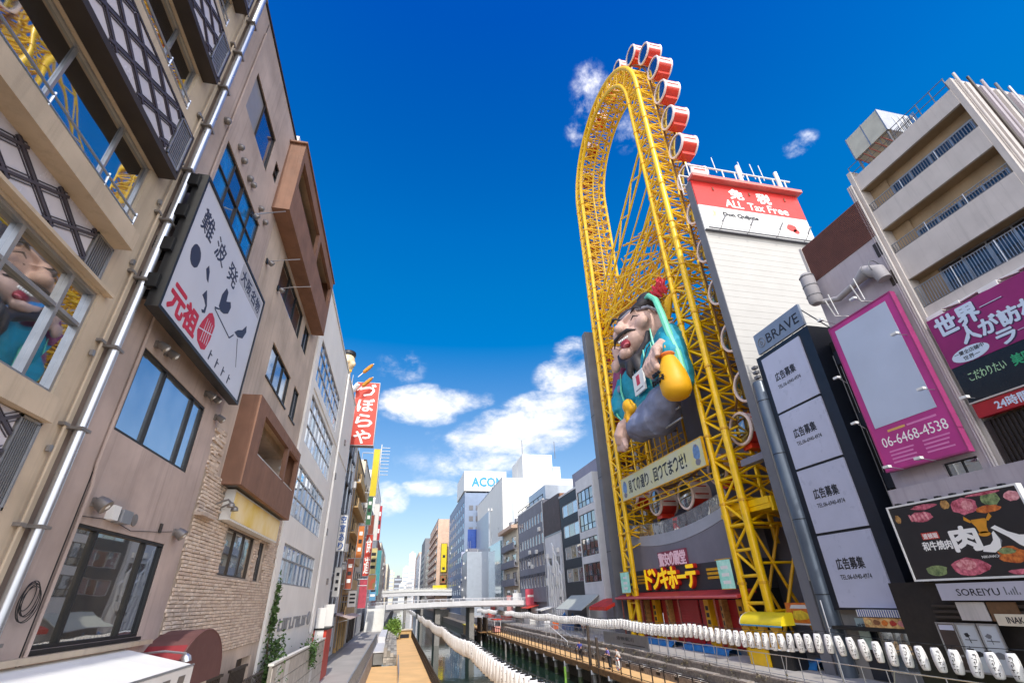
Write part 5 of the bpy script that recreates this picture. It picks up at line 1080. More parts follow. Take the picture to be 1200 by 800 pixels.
def ad_tower():
    F = FR(26.0); root = thing('advertising_tower', 'slim dark tower faced with four white advertising panels stacked one above another', 'billboard tower', (27.5, 25.2, 0))
    box('tower_body', 26.0, 28.8, 22.6, 27.85, 3.4, 20.35, m_navyb, root)
    us = (23.45, 27.3); zs = [(3.5, 7.5), (7.6, 11.55), (11.65, 15.55), (15.65, 20.0)]
    for i, (a, b) in enumerate(zs):
        pn = F.o('advert_panel', us[0], us[1], a+.03, b-.03, .002, .1, m_panelw, root); h = b-a
        text('panel_lettering', '広告募集', pn, F.P(26.5, a+h*.5, .102), F.rt(), 1.95, .62, m_txtb, .008, .028)
        text('panel_lettering', 'TEL:06-6940-4974', pn, F.P(26.5, a+h*.37, .102), F.rt(), 2.15, .25, m_txtb, .008, .02)
        F.o('panel_seam', us[0]-.02, us[1]+.02, b-.03, b+.05, .0, .06, m_black, root)
    # head sign
    F2 = FR(25.9); b = F2.o('head_sign', 22.65, 27.35, 20.45, 22.1, -.2, 0, mat('brushed_sign', '#8d97a6', .35, .08, 1, metal=.3), root)
    text('head_lettering', 'BRAVE', b, F2.P(26.15, 20.85, .002), F2.rt(), 3.2, .75, m_txtb, .02, -.005)
    mb = MB(); mb.tube([F2.P(26.7+.36*math.cos(a), 21.2+.36*math.sin(a), .02) for a in [2*math.pi*i/20 for i in range(20)]], .025, 6, closed=True); mb.build('ring_emblem', m_slab, b); text('ring_letter', 'b', b, F2.P(26.82, 21.0, .002), F2.rt(), .22, .42, m_slab, .02)
    for i in range(5): rod('sign_post', F2.P(23+1.0*i, 20.3, -.3), F2.P(23+1.0*i, 20.5, -.1), .05, m_whitep, root)
    for y in (22.9, 27.0): rod('sign_stay', (26.1, y, 22.0), (28.5, y, 20.4), .05, m_alu, root)
    MB().lathe([(.5, 0), (.5, 18.5), (.45, 18.6)], (26.05, 28.35, 0), (0, 0, 1), 20).build('round_column', mat('column_blue_grey', '#55606e', .35, .1, .6, streak=.25, metal=.2), root, smooth=True)
    for z in (4.2, 8.6, 13, 17): MB().lathe([(.515, 0), (.515, .06)], (26.05, 28.35, z), (0, 0, 1), 20).build('column_joint', m_navyb, root)
    for k in range(3): F.o('top_louvre', 27.9, 28.3, 18.8+.4*k, 19.0+.4*k, .0, .3, m_slab, root)
    # ground floor below the panels: striped blind, food picture strip, shop window
    bl = F.o('striped_blind', 22.0, 25.75, 3.12, 3.45, .0, .55, m_signwhite, root)
    for i in range(26): F.o('blind_stripe', 22.05+.142*i, 22.12+.142*i, 3.12, 3.452, .551, .556, mat('stripe_blue', '#4c5c96', .5, 0), bl)
    m_food = mat('food_print', '#d8b277', .5, .5, 3.5, col2='#8a5630'); s = FR(25.5).o('food_strip', 21.9, 25.5, 2.62, 3.08, -.1, 0, m_food, root); q = random.Random(3)
    for k, c in enumerate(('#c8582a', '#3a5a8c', '#d98a8a', '#b8352a', '#d9772a', '#8a5a3a', '#e0c080')):
        decal('food_picture', FR(25.5), [oval(22.3+.48*k, 2.85, .2, .13, 10, .2, k)], .001, .01, mat('food_%d' % k, c, .5, .3, 9), s)
    F.o('shop_wall', 22.6, 27.85, 0, 3.4, -2.8, -.35, m_conc, root); F.o('shop_window', 22.8, 25.5, .5, 2.4, -.35, -.3, glass('glass_shop', '#dfe6ee', .25, '#54606a'), root)
    F.o('shop_door', 25.7, 26.9, .05, 2.4, -.35, -.29, m_navyb, root); F.o('door_sign', 25.95, 26.65, 1.5, 3.0, -.1, -.05, mat('pale_green_sign', '#a9bcb8', .5, .1, 2), root); text('sign_lettering', '味楽', root, F.P(26.55, 2.35, -.048), F.rt(), .5, .4, m_txtb, .006, .02)
    F.o('dark_lintel', 22.5, 27.9, 2.42, 2.6, -.3, .5, m_black, root)
ad_tower()
# service recess between tower and pink sign, cable ladders
t = thing('dark_recess_building', 'narrow dark building slice with cable ladders between advertising tower and pink sign', 'building', (28, 21.8, 0))
box('wall', 27.2, 32, 20.9, 22.55, 0, 19, m_black, t)
for y in (21.3, 22.2):
    for dx in (0, .25): rod('ladder_rail', (27.0, y+dx, 3), (27.0, y+dx, 18), .02, m_alu, t)
for z in zz(3.5, 28, .52): rod('rung', (27.0, 21.3, z), (27.0, 21.55, z), .014, m_alu, t)
for z in (9.4, 13.0, 17.2): box('cabinet', 26.8, 27.19, 21.2, 22.2, z, z+.9, m_navyb, t)

def lilac_building():
    F = FR(25.75); root = thing('lilac_building', 'lilac rendered building with brown corrugated top behind the pink billboard', 'building', (29, 18.5, 0))
    H = [(16.5, 18.1, 8.6, 9.75, .25)]
    wall(F, 'wall', 15.95, 20.85, 0, 22.5, H, .25, 8, m_lilac, root); window(root, F, *H[0][:4], [.5], [], m_black, g_dark, .2, .05, .07)
    for k in range(24): F.o('corrugation', 15.95, 20.55, 22.52+.115*k, 22.59+.115*k, .0, .06, m_corr, root)
    F.o('corrugated_screen', 15.95, 20.55, 22.5, 25.3, -.2, .02, m_corr, root); F.o('screen_edge', 20.56, 20.75, 22.3, 25.35, -.25, .1, m_bal, root)
    for z in (21.2, 19.2): F.o('stub_window', 16.0, 16.35, z, z+.9, .0, .05, m_dkbrown, root)
    # ventilation duct
    m_duct = mat('duct_white', '#9b989c', .8, .08, 1.2)
    for (c, r, l) in (((24.95, 20.4, 20.55), .42, 2.3),):
        d = MB().lathe([(r*.7, 0), (r, .2), (r, l-.3), (r*.75, l)], c, (0, 0, 1), 12).build('duct', m_duct, root, smooth=True)
        for k in range(3): MB().lathe([(r+.03, 0), (r+.03, .05)], (c[0], c[1], c[2]+.55+.75*k), (0, 0, 1), 12).build('duct_ring', m_slab, d)
    MB().tube([(25.2, 20.2, 20.6), (25.3, 19.2, 20.2), (25.3, 17.9, 20.4), (25.2, 17.0, 20.6), (25.25, 16.4, 20.2), (25.3, 16.3, 19.6)], [.16, .18, .2, .4, .4, .34], 12).build('duct', m_duct, root, smooth=True)
    for y in (16.4, 16.9): MB().tube([(25.2, y+.62*0, 20.55+.62*math.cos(a)) if 0 else (25.2+.43*math.sin(a), y, 20.5+.43*math.cos(a)) for a in [2*math.pi*i/16 for i in range(16)]], .03, 5, closed=True).build('duct_ring', m_slab, root)
    for (y, z) in ((19.4, 19.1), (17.6, 19.0)): MB().tube([(25.7, y, z), (24.7, y, z-.1), (24.3, y-.1, z+.9)], .035, 6).build('bent_pipe', m_whitep, root, smooth=True); rod('pipe', (24.6, y-.3, z-.2), (24.4, y-.35, z+1.2), .03, m_whitep, root)
lilac_building()
def pink_sign():
    F = FR(25.2); t = thing('pink_billboard', 'tall pink billboard with blank grey-blue poster and phone number below', 'billboard', (25.3, 18.4, 9.9))
    F.o('board', 16.38, 20.5, 9.97, 18.7, -.3, 0, m_pink, t)
    F.o('poster', 16.75, 20.2, 12.2, 18.4, .001, .02, mat('blank_poster', '#b6c0d3', .35, .06, .35), t)
    text('phone_number', '06-6468-4538', t, F.P(20.15, 11.1, .002), F.rt(), 3.5, .52, m_txtw, .006, -.004)
    m_l = mat('faint_pink_print', '#d77fb4', .5, 0); m_g = mat('ochre_print', '#d8a860', .5, 0)
    F.o('print_line', 18.6, 19.6, 11.82, 11.94, .001, .006, m_g, t); F.o('print_line', 16.95, 18.5, 11.82, 11.92, .001, .006, m_l, t)
    for k in range(4): F.o('print_line', 18.6+.1*(k % 2), 19.95, 10.8-.19*k, 10.88-.19*k, .001, .006, m_l, t); F.o('print_line', 16.75+.1*(k % 3), 18.1, 10.85-.19*k, 10.93-.19*k, .001, .006, m_l, t)
    b = MB()
    for (a, c, d, e) in ((16.3, 20.58, 9.89, 9.97), (16.3, 20.58, 18.7, 18.78), (16.3, 16.38, 9.97, 18.7), (20.5, 20.58, 9.97, 18.7)): F.box(b, a, c, d, e, -.32, .03)
    b.build('frame', mat('pink_frame', '#9c3a70', .4, .1, 2), t)
    for z in (10.5, 13.5, 17.5): F.o('mount', 20.2, 20.5, z, z+.12, -.6, -.3, m_black, t)
    for u, z, r, up, lab in ((16.5, 16.1, .7, .0, 'square floodlight on the right edge of the pink billboard, upper one'), (16.5, 13.0, .7, 0, 'square floodlight on the right edge of the pink billboard, lower one'), (19.6, 9.85, .9, .1, 'floodlight under the left part of the pink billboard'), (17.9, 9.85, .9, .1, 'floodlight under the middle of the pink billboard'), (20.0, 18.85, .9, .15, 'floodlight over the top left corner of the pink billboard'), (17.6, 18.85, .9, .15, 'floodlight over the top right part of the pink billboard'), (20.75, 15.2, .5, .3, 'floodlight beside the left edge of the pink billboard, upper one'), (20.75, 12.4, .5, .3, 'floodlight beside the left edge of the pink billboard, lower one')):
        floodlight(F, u, z, .0, r, lab, up)
pink_sign()
def meat_sign():
    F = FR(24.5); t = thing('restaurant_signboard', 'black restaurant signboard with pictures of raw meat and white brush lettering', 'sign', (24.6, 18, 4.8))
    U0, U1, Z0, Z1 = 14.9, 20.7, 4.8, 8.05
    F.o('board', U0, U1, Z0, Z1, -.25, 0, mat('black_print', '#2a282b', .35, .12, 1), t)
    b = MB()
    for (a, c, d, e) in ((U0-.08, U1+.08, Z0-.08, Z0), (U0-.08, U1+.08, Z1, Z1+.08), (U0-.08, U0, Z0, Z1), (U1, U1+.08, Z0, Z1)): F.box(b, a, c, d, e, -.27, .04)
    b.build('frame', m_whitep, t)
    mk = lambda n, c, c2: mat(n, c, .45, .3, 7, col2=c2)
    raw = mk('print_meat', '#d9788a', '#8a2438'); raw2 = mk('print_meat_pale', '#e6b0b0', '#b84a5c'); grn = mk('print_leaf', '#8fa06a', '#46583a'); och = mk('print_ochre', '#c89a5a', '#6a4420'); org_ = mk('print_orange', '#d8803a', '#9a3c1c')
    def pic(u, z, ru, rz, m, s, lay=0): decal('food_picture', F, [oval(u, z, ru, rz, 16, .14, s)], .001+.002*lay, .004+.002*lay, m, t)
    pic(19.2, 7.45, .55, .24, raw, 1); pic(18.9, 7.86, .6, .12, raw, 2); pic(17.9, 7.8, .2, .2, och, 3, 1); pic(20.4, 7.5, .15, .2, och, 4); pic(17.1, 7.6, .55, .35, raw, 5); pic(17.0, 7.62, .25, .2, raw2, 6, 1); pic(16.25, 7.35, .5, .15, org_, 7, 1); pic(16.0, 7.75, .4, .28, grn, 8); pic(15.2, 7.7, .3, .2, raw2, 9); pic(16.2, 7.97, .7, .06, raw, 10, 1)
    for k in range(5): decal('meat_slice', F, [[(18.85+.2*k, 7.3), (18.95+.2*k, 7.3), (19.0+.2*k, 7.62), (18.9+.2*k, 7.62)]], .006, .01, raw2, t)
    pic(18.0, 5.2, .75, .36, raw, 11); pic(18.1, 5.3, .45, .2, raw2, 12, 1); pic(19.5, 5.15, .5, .22, grn, 13); pic(16.2, 5.55, .5, .32, org_, 14, 1); pic(16.3, 5.7, .3, .12, grn, 15, 2); pic(15.2, 5.3, .4, .32, raw, 16); pic(16.1, 4.93, .5, .1, raw, 17)
    r = F.rt()
    F.o('red_plaque', 18.75, 19.55, 6.45, 6.75, .001, .012, m_signred, t); text('plaque_lettering', '道頓堀', t, F.P(19.5, 6.48, .013), r, .7, .23, m_txtw, .005, .02)
    text('brush_lettering', '和牛焼肉', t, F.P(19.7, 5.98, .002), r, 1.35, .38, m_txtw, .006, .03)
    text('brush_lettering', '肉', t, F.P(18.25, 5.85, .002), r, 1.1, .95, m_txtw, .006, .06)
    decal('brush_lettering', F, [[(17.2, 5.75), (16.75, 5.68), (16.45, 5.85), (16.36, 6.15), (16.45, 6.5), (16.55, 6.42), (16.62, 6.15), (16.8, 6.0), (17.1, 5.95)]], .004, .008, m_txtw, t)
    decal('brush_lettering', F, [[(16.5, 6.62), (16.3, 6.7), (15.95, 6.42), (15.6, 6.25), (15.2, 6.22), (14.95, 6.32), (15.3, 6.1), (15.5, 5.85), (15.55, 5.75), (15.75, 5.9), (16.0, 6.2)]], .004, .008, m_txtw, t)
    q = random.Random(9)
    for k in range(9): decal('ink_splash', F, [oval(15.5-q.random()*.7, 6.15+q.uniform(-.3, .45), .03+.03*q.random(), .03, 7, .2, k)], .004, .007, m_txtw, t)
    m_gr = mat('brush_grey', '#8f9096', .5, .2, 4); decal('brush_stroke', F, [[(17.4, 5.95), (17.0, 5.72), (16.55, 5.75), (16.3, 6.1), (16.45, 6.5), (16.6, 6.1), (16.9, 5.95)]], .001, .003, m_gr, t)
    m_go = mat('ox_gold', '#d9952a', .4, .1, 3)
    decal('ox_head', F, [[(17.1, 6.95), (17.35, 7.2), (17.4, 7.05), (17.2, 6.9)], [(16.55, 6.95), (16.3, 7.2), (16.25, 7.05), (16.45, 6.9)], [(17.15, 6.95), (17.1, 7.02), (16.55, 7.02), (16.5, 6.95), (16.62, 6.7), (16.65, 6.45), (17.0, 6.45), (17.03, 6.7)], oval(16.83, 6.42, .24, .1)], .004, .009, m_go, t)
    text('small_print', 'NIKUHACHI', t, F.P(17.35, 5.5, .002), r, .75, .1, m_txtw, .004)
    for k in range(8): F.o('top_clip', 15.3+.68*k, 15.5+.68*k, 8.13, 8.22, -.2, .02, m_black, t)
meat_sign()
def low_front():
    F = FR(24.75); root = thing('restaurant', 'dark wood restaurant with framed posters under the meat signboard', 'shop', (26, 17, 0))
    wall(F, 'wall', 10.5, 22.5, 0, 4.7, [(15.2, 20.75, .3, 3.1, .25), (12, 14.6, .05, 3.2, .8)], .2, 2.2, mat('dark_wood', '#241d1a', .6, .25, 3, streak=.3), root)
    F.o('upper_wall', 13.2, 20.8, 4.72, 9.0, -.9, -.3, m_lilac, root)
    for k in range(3): F.o('ceiling_beam', 15.4, 20.6, 3.2+.22*k, 3.3+.22*k, .0, .1, m_dkbrown, root)
    F.o('pale_panel', 18.2, 19.4, 3.15, 3.85, .1, .14, m_bal, root); F.o('wood_grid', 17.0, 18.1, 3.15, 3.85, .1, .16, mat('honey_wood', '#6a4c30', .6, .2, 4), root)
    G = FR(24.5); t = thing('name_sign', 'pale lilac sign strip with dark capital letters under the meat signboard', 'sign', G.P(17, 3.9))
    G.o('panel', 13.9, 19.85, 3.92, 4.6, -.12, 0, mat('sign_lilac', '#b6b4c2', .4, .05, 1), t); text('lettering', 'SOREIYU', t, G.P(19.05, 4.1, .002), G.rt(), 1.75, .27, m_txtb, .008, .005)
    for k in range(6): G.o('skyline_mark', 16.55+.1*k, 16.6+.1*k, 4.12, 4.2+.07*((k*3) % 4), .001, .005, m_slab, t)
    for i, (u0, u1, lab) in enumerate(((19.75, 20.6, 'left framed dark menu poster under the lilac sign strip'), (18.85, 19.72, 'middle white framed poster with small black tree emblem'), (18.0, 18.8, 'right framed poster with grey drawing'))):
        t = thing('poster_stand', lab, 'poster', G.P((u0+u1)/2, 1.2)); b = MB()
        for (a, c, d, e) in ((u0, u1, 1.2, 1.27), (u0, u1, 2.98, 3.05), (u0, u0+.06, 1.27, 2.98), (u1-.06, u1, 1.27, 2.98)): G.box(b, a, c, d, e, -.06, .02)
        b.build('frame', m_alu, t); G.o('sheet', u0+.06, u1-.06, 1.27, 2.98, -.04, .0, [mat('menu_brown', '#3f3230', .4, .2, 3), mat('poster_white', '#b7bdc6', .4, .06, 1), mat('poster_white', '#b7bdc6')][i], t)
        c = (u0+u1)/2
        if i == 0: G.o('caption', u0+.1, u1-.1, 2.75, 2.95, .001, .006, m_panelw, t); [G.o('price', c-.3+.22*k, c-.18+.22*k, 1.75, 1.83, .001, .006, m_alu, t) for k in range(3)]
        else:
            decal('emblem', G, [oval(c+.1, 2.6, .12, .08, 9, .3, i), [(c+.02, 2.3), (c+.05, 2.3), (c+.08, 2.6), (c+.05, 2.6)], oval(c, 1.9, .25, .12, 12, .3, i+4)], .001, .006, m_txtb if i == 1 else m_slab, t); G.o('caption', c-.25, c+.25, 2.4, 2.44, .001, .006, m_slab, t)
    G = FR(24.55); t = thing('wood_sign', 'cream sign board with worn dark capitals at the right edge', 'sign', G.P(16.8, 3)); G.o('board', 14.4, 17.95, 3.0, 3.42, -.08, 0, m_cream, t); text('lettering', 'INAKA', t, G.P(17.55, 3.1, .002), G.rt(), .8, .22, m_txtb, .006, .03); text('lettering', 'KA', t, G.P(16.6, 3.1, .002), G.rt(), .3, .22, m_txtb, .006, .03)
low_front()
def balcony_building():
    F = FR(26.0); root = thing('balcony_building', 'pale apartment building with three open balconies and pipes down its near side', 'building', (30, 12.8, 0))
    Y0, Y1 = 9.75, 15.95
    box('core', 26.8, 33, Y0, Y1-.02, 0, 26.0, m_balc, root)
    FLR = [(14.0, 17.1, 17.1), (17.1, 19.3, 20.9), (20.9, 22.7, 24.1), (24.1, 25.95, 27.0)]
    # corner fins
    F.o('corner_fin', 15.7, Y1, 0, 27.55, -1.3, .08, m_bal, root); box('near_wall', 26.02, 33, Y0-.25, Y0-.002, 0, 27.6, m_bal, root)
    for i in range(5):
        b = MB(); x0 = 26.3+.95*i; b.cyl((x0, Y0-.36, 5), (x0, Y0-.36, 27.9), .065, n=10); b.build('downpipe', (m_bal, m_dkbrown, m_lilac, m_slab, m_alu)[i], root, smooth=True)
    for i in range(4): box('pilaster', 26.6+1.0*i, 26.85+1.0*i, Y0-.42, Y0-.252, 5, 27.2, m_lilac if i % 2 else m_bal, root)
    para = [(16.95, 17.05), (19.2, 20.95), (22.75, 24.15), (25.85, 27.0)]
    slabs = [15.6, 19.15, 22.7, 25.8]
    for k, (z0, z1) in enumerate(((19.2, 20.95), (22.72, 24.1), (25.9, 27.0))):
        F.o('parapet', Y0, 15.69, z0, z1, -.14, 0, m_bal, root); F.o('floor_slab', Y0, 15.69, z0+.02, z0+.2, -.8, -.142, m_balc, root)
    F.o('parapet', Y0, 15.69, 16.6, 17.35, -.14, 0.0, m_bal, root); F.o('floor_slab', Y0, 15.69, 16.6, 16.8, -.8, -.142, m_balc, root)
    for k, (z0, z1, za) in enumerate(((17.35, 19.2, 16.85), (20.95, 22.72, 19.45), (24.1, 25.9, 22.95))):
        # rear wall with sliding windows
        window(root, F, 10.1, 14.6, za+.25, za+2.35, [.25, .5, .75], [.3], m_alu, [glass('glass_shaded', '#b9bcc4', .05, '#24262c')], .78, .06, .07)
        F.o('rear_pier', 14.65, 15.69, za+.1, z1, -.799, -.7, m_balc, root)
        rl = thing('balcony_railing', None, None, F.P(12.7, z0)); rl.parent = root; rl.location = Vector(F.P(12.7, z0))-org(root)
        h = 1.25 if k == 0 else .62
        MB().tube([F.P(Y0, z0+h, -.07), F.P(15.69, z0+h, -.07)], .03, 6).build('handrail', m_alu, rl, smooth=True)
        MB().tube([F.P(Y0, z0+.07, -.07), F.P(15.69, z0+.07, -.07)], .02, 6).build('bottom_rail', m_slab, rl, smooth=True)
        n = 44
        for i in range(n): u = Y0+.07+(15.55-Y0)*i/(n-1); piece('baluster', F.P(u, z0+.07+h/2-.03, -.07), (.03, .03, h-.1), m_slab if k else m_alu, rl)
        for u in (Y0+2.0, Y0+4.0): rod('post', F.P(u, z0, -.07), F.P(u, z0+h+.03, -.07), .035, m_alu, rl)
    mb = MB()
    for i in range(7): mb.prism([F.P(9.8+.84*i, 16.45+.1*((i*5) % 3)), F.P(10.62+.84*i, 16.5+.1*((i*7) % 3)), F.P(10.62+.84*i, 16.7), F.P(9.8+.84*i, 16.72)], (-.25-.05*(i % 2), 0, 0))
    mb.build('torn_edge_sheet', m_whitep, root)
    # roof railing, tank
    rl = thing('roof_railing', None, None, F.P(12.7, 27)); rl.parent = root; rl.location = Vector(F.P(12.7, 27))-org(root)
    for dz in (.45, .95): MB().tube([F.P(Y0, 27+dz, -.1), F.P(15.8, 27+dz, -.1)], .025, 6).build('rail', m_slab, rl)
    for i in range(9): rod('post', F.P(Y0+.05+.75*i, 27, -.1), F.P(Y0+.05+.75*i, 27.98, -.1), .025, m_slab, rl)
    for i in range(26): piece('baluster', F.P(11.6+.07*i, 27.4, -.2), (.02, .03, .8), m_slab, rl)
    m_tank = mat('tank_panel', '#b9b8ac', .55, .1, 1.5)
    tk = thing('water_tank', 'pale panelled water tank on a frame on the balcony building roof', 'tank', (26.6, 13.9, 27.0))
    for i in range(2):
        for j in range(2): box('tank_panel', 26.0+1.2*j, 27.19+1.2*j, 12.9+1.1*i, 13.99+1.1*i, 28.0, 29.75, m_tank, tk)
    for i in range(3): box('tank_seam', 25.98, 28.4, 12.87+1.1*i, 12.93+1.1*i, 28.0-.02, 29.78, m_alu, tk)
    for (x, y) in ((26.1, 13), (26.1, 15), (28.2, 13), (28.2, 15)): rod('leg', (x, y, 27.0), (x, y, 28.0), .06, m_slab, tk)
    for k in range(5): rod('brace', (26.05, 13+.4*k, 27.1), (26.05, 13.4+.4*k, 27.95), .035, m_brick, tk)
    for k in range(4): rod('pipe', (26.2+.1*k, 12.4-.2*k, 27.0), (26.2+.1*k, 12.5-.2*k, 28.6-.2*k), .04, m_whitep, tk)
    # lower storeys of the building: dark louvred wood
    G = FR(25.9); G.o('dark_cladding', 9.0, 15.65, 4.75, 11.1, -1.0, 0, m_dkbrown, root)
    for i in range(34): G.o('louvre', 9.1+.19*i, 9.18+.19*i, 4.76, 11.08, .0, .09, mat('dark_wood', '#241d1a'), root)
    for dy in (0, .14, .3): MB().tube([(25.75, 15.9+dy*.8, 3), (25.75, 15.9+dy*.8, 26.5)], .055, 8).build('drainpipe', (m_bal, m_slab, m_lilac)[int(dy*7) % 3], root, smooth=True)
    t = thing('white_roof_hut', 'white flat roofed hut with dark underside behind the balcony building', 'building', (33, 8, 24)); box('roof', 31, 37, 6.0, 9.0, 27.5, 28.4, m_bwhite, t); box('wall', 31.6, 37, 6.4, 8.6, 20, 27.498, m_dkbrown, t)
balcony_building()
def ramen_sign():
    F = FR(25.55); t = thing('magenta_signboard', 'large magenta signboard with pale brush Japanese lettering below the lowest balcony', 'sign', F.P(13, 13.7))
    F.o('board', 8.8, 15.62, 13.72, 16.4, -.3, 0, m_mag, t)
    m_lt = mat('lettering_pale_blue', '#c3d3e6', .5, 0); m_sh = mat('lettering_shadow', '#3a2048', .5, 0); r = F.rt()
    def brush(s, u, z, w, h): text('lettering_shadow', s, t, F.P(u-.05, z-.05, .002), r, w, h, m_sh, .004, .05); text('lettering', s, t, F.P(u, z, .008), r, w, h, m_lt, .008, .05)
    u = 15.35
    for i, ch in enumerate('世界一'): brush(ch, 15.35-1.02*i, 15.35 if ch != '一' else 15.75, .92, .92 if ch != '一' else .16)
    for i, ch in enumerate('人が訪れたい'): brush(ch, 14.55-.82*i, 14.55, .74, .76)
    for i, ch in enumerate('ラーメン'): brush(ch, 13.35-.82*i, 13.82 if ch != 'ー' else 14.1, .72, .62 if ch != 'ー' else .12)
    mb = MB(); F.poly(mb, oval(14.55, 14.08, .82, .34, 24), .012, .02); mb.build('white_oval', m_lt, t)
    text('oval_lettering', '一蘭全店舗中', t, F.P(15.2, 14.12, .021), r, 1.3, .2, m_txtb, .004, .02); text('oval_lettering', '世界一', t, F.P(14.9, 13.84, .021), r, .72, .2, m_txtb, .004, .02)
    t = thing('black_signboard', 'black signboard with green-edged kana under the magenta one', 'sign', F.P(13, 11.9)); F.o('board', 8.8, 15.6, 11.95, 13.7, -.3, .0, mat('black_gloss', '#15171c', .25, .1, .7), t)
    m_gl = mat('lettering_green', '#9fc49a', .5, 0); text('lettering', 'こだわりたい', t, F.P(15.1, 12.85, .002), r, 1.55, .42, m_gl, .006, .01); text('lettering', '美味しさ', t, F.P(13.3, 12.8, .002), r, 1.6, .5, mat('lettering_emerald', '#2f9a6a', .5, 0), .006, .03)
    F.o('edge_rail', 8.8, 15.6, 11.88, 11.945, -.3, .06, m_bal, t)
    t = thing('red_signboard', 'red strip sign reading 24 hours in pale characters under the black signboard', 'sign', F.P(13, 11.2)); F.o('board', 8.8, 15.55, 11.2, 11.86, -.3, 0, mat('signboard_red', '#a01c22', .4, .1, 1), t)
    text('lettering', '24時間営業', t, F.P(14.7, 11.32, .002), r, 2.2, .42, m_lt, .006, .03)
    floodlight(F, 15.3, 12.1, .0, .5, 'small box floodlight at the left end of the black signboard')
ramen_sign()
# small food kiosk, yellow awning stand, food billboard by the near wheel leg
t = thing('yellow_stand', 'rounded yellow and white awning stand at the near foot of the wheel', 'kiosk', (25.6, 33.7, 0))
n = 10; pr = [(24.9+1.1-1.1*math.cos(math.pi*.5*i/n)-0, 2.45+.75*math.sin(math.pi*.5*i/n)) for i in range(n+1)]
mb = MB(); mb.prism([(a, 31.5, b) for a, b in pr]+[(26.0, 31.5, 2.45)], (0, 4.3, 0)); mb.build('awning', mat('awning_yellow', '#e8cf1c', .5, .06, 1), t, smooth=False)
mb = MB(); mb.prism([(a-.01, 35.82, b) for a, b in pr]+[(26.0, 35.82, 2.45)], (0, .06, 0)); mb.build('end_panel', m_signwhite, t)
box('counter', 25.0, 26.3, 33.6, 35.7, 0, 1.05, m_yel, t); box('dark_counter', 25.1, 26.3, 31.6, 33.59, 0, 1.05, m_black, t); box('counter_top', 24.9, 26.35, 31.5, 35.8, 1.051, 1.12, m_whitep, t)
for y in (32.2, 33.6, 35.2): box('yellow_post', 25.1, 25.45, y, y+.6, 1.121, 2.44, m_yeld, t)
box('blue_edge', 24.88, 24.92, 31.5, 35.8, 2.36, 2.45, mat('edge_blue', '#4f9fd0', .5, .1, 2), t)
F = FR(26.75); t = thing('food_billboard', 'orange and yellow food picture board on the concrete front beside the stand', 'sign', F.P(31.7, 2.5)); F.o('board', 30.5, 32.9, 2.55, 3.75, -.1, 0, mat('food_orange', '#d88a2a', .5, .35, 2, col2='#c2501c'), t)
decal('food_picture', F, [oval(31.7, 3.0, .8, .3, 14, .15, 2)], .001, .008, mat('food_yellow', '#efcf3a', .5, .25, 3), t); decal('food_banner', F, [[(30.9, 3.4), (32.5, 3.4), (32.3, 3.62), (31.0, 3.62)]], .009, .014, m_signwhite, t)
box('frame', 26.76, 26.9, 30.45, 32.95, 2.45, 2.54, m_whitep, t)

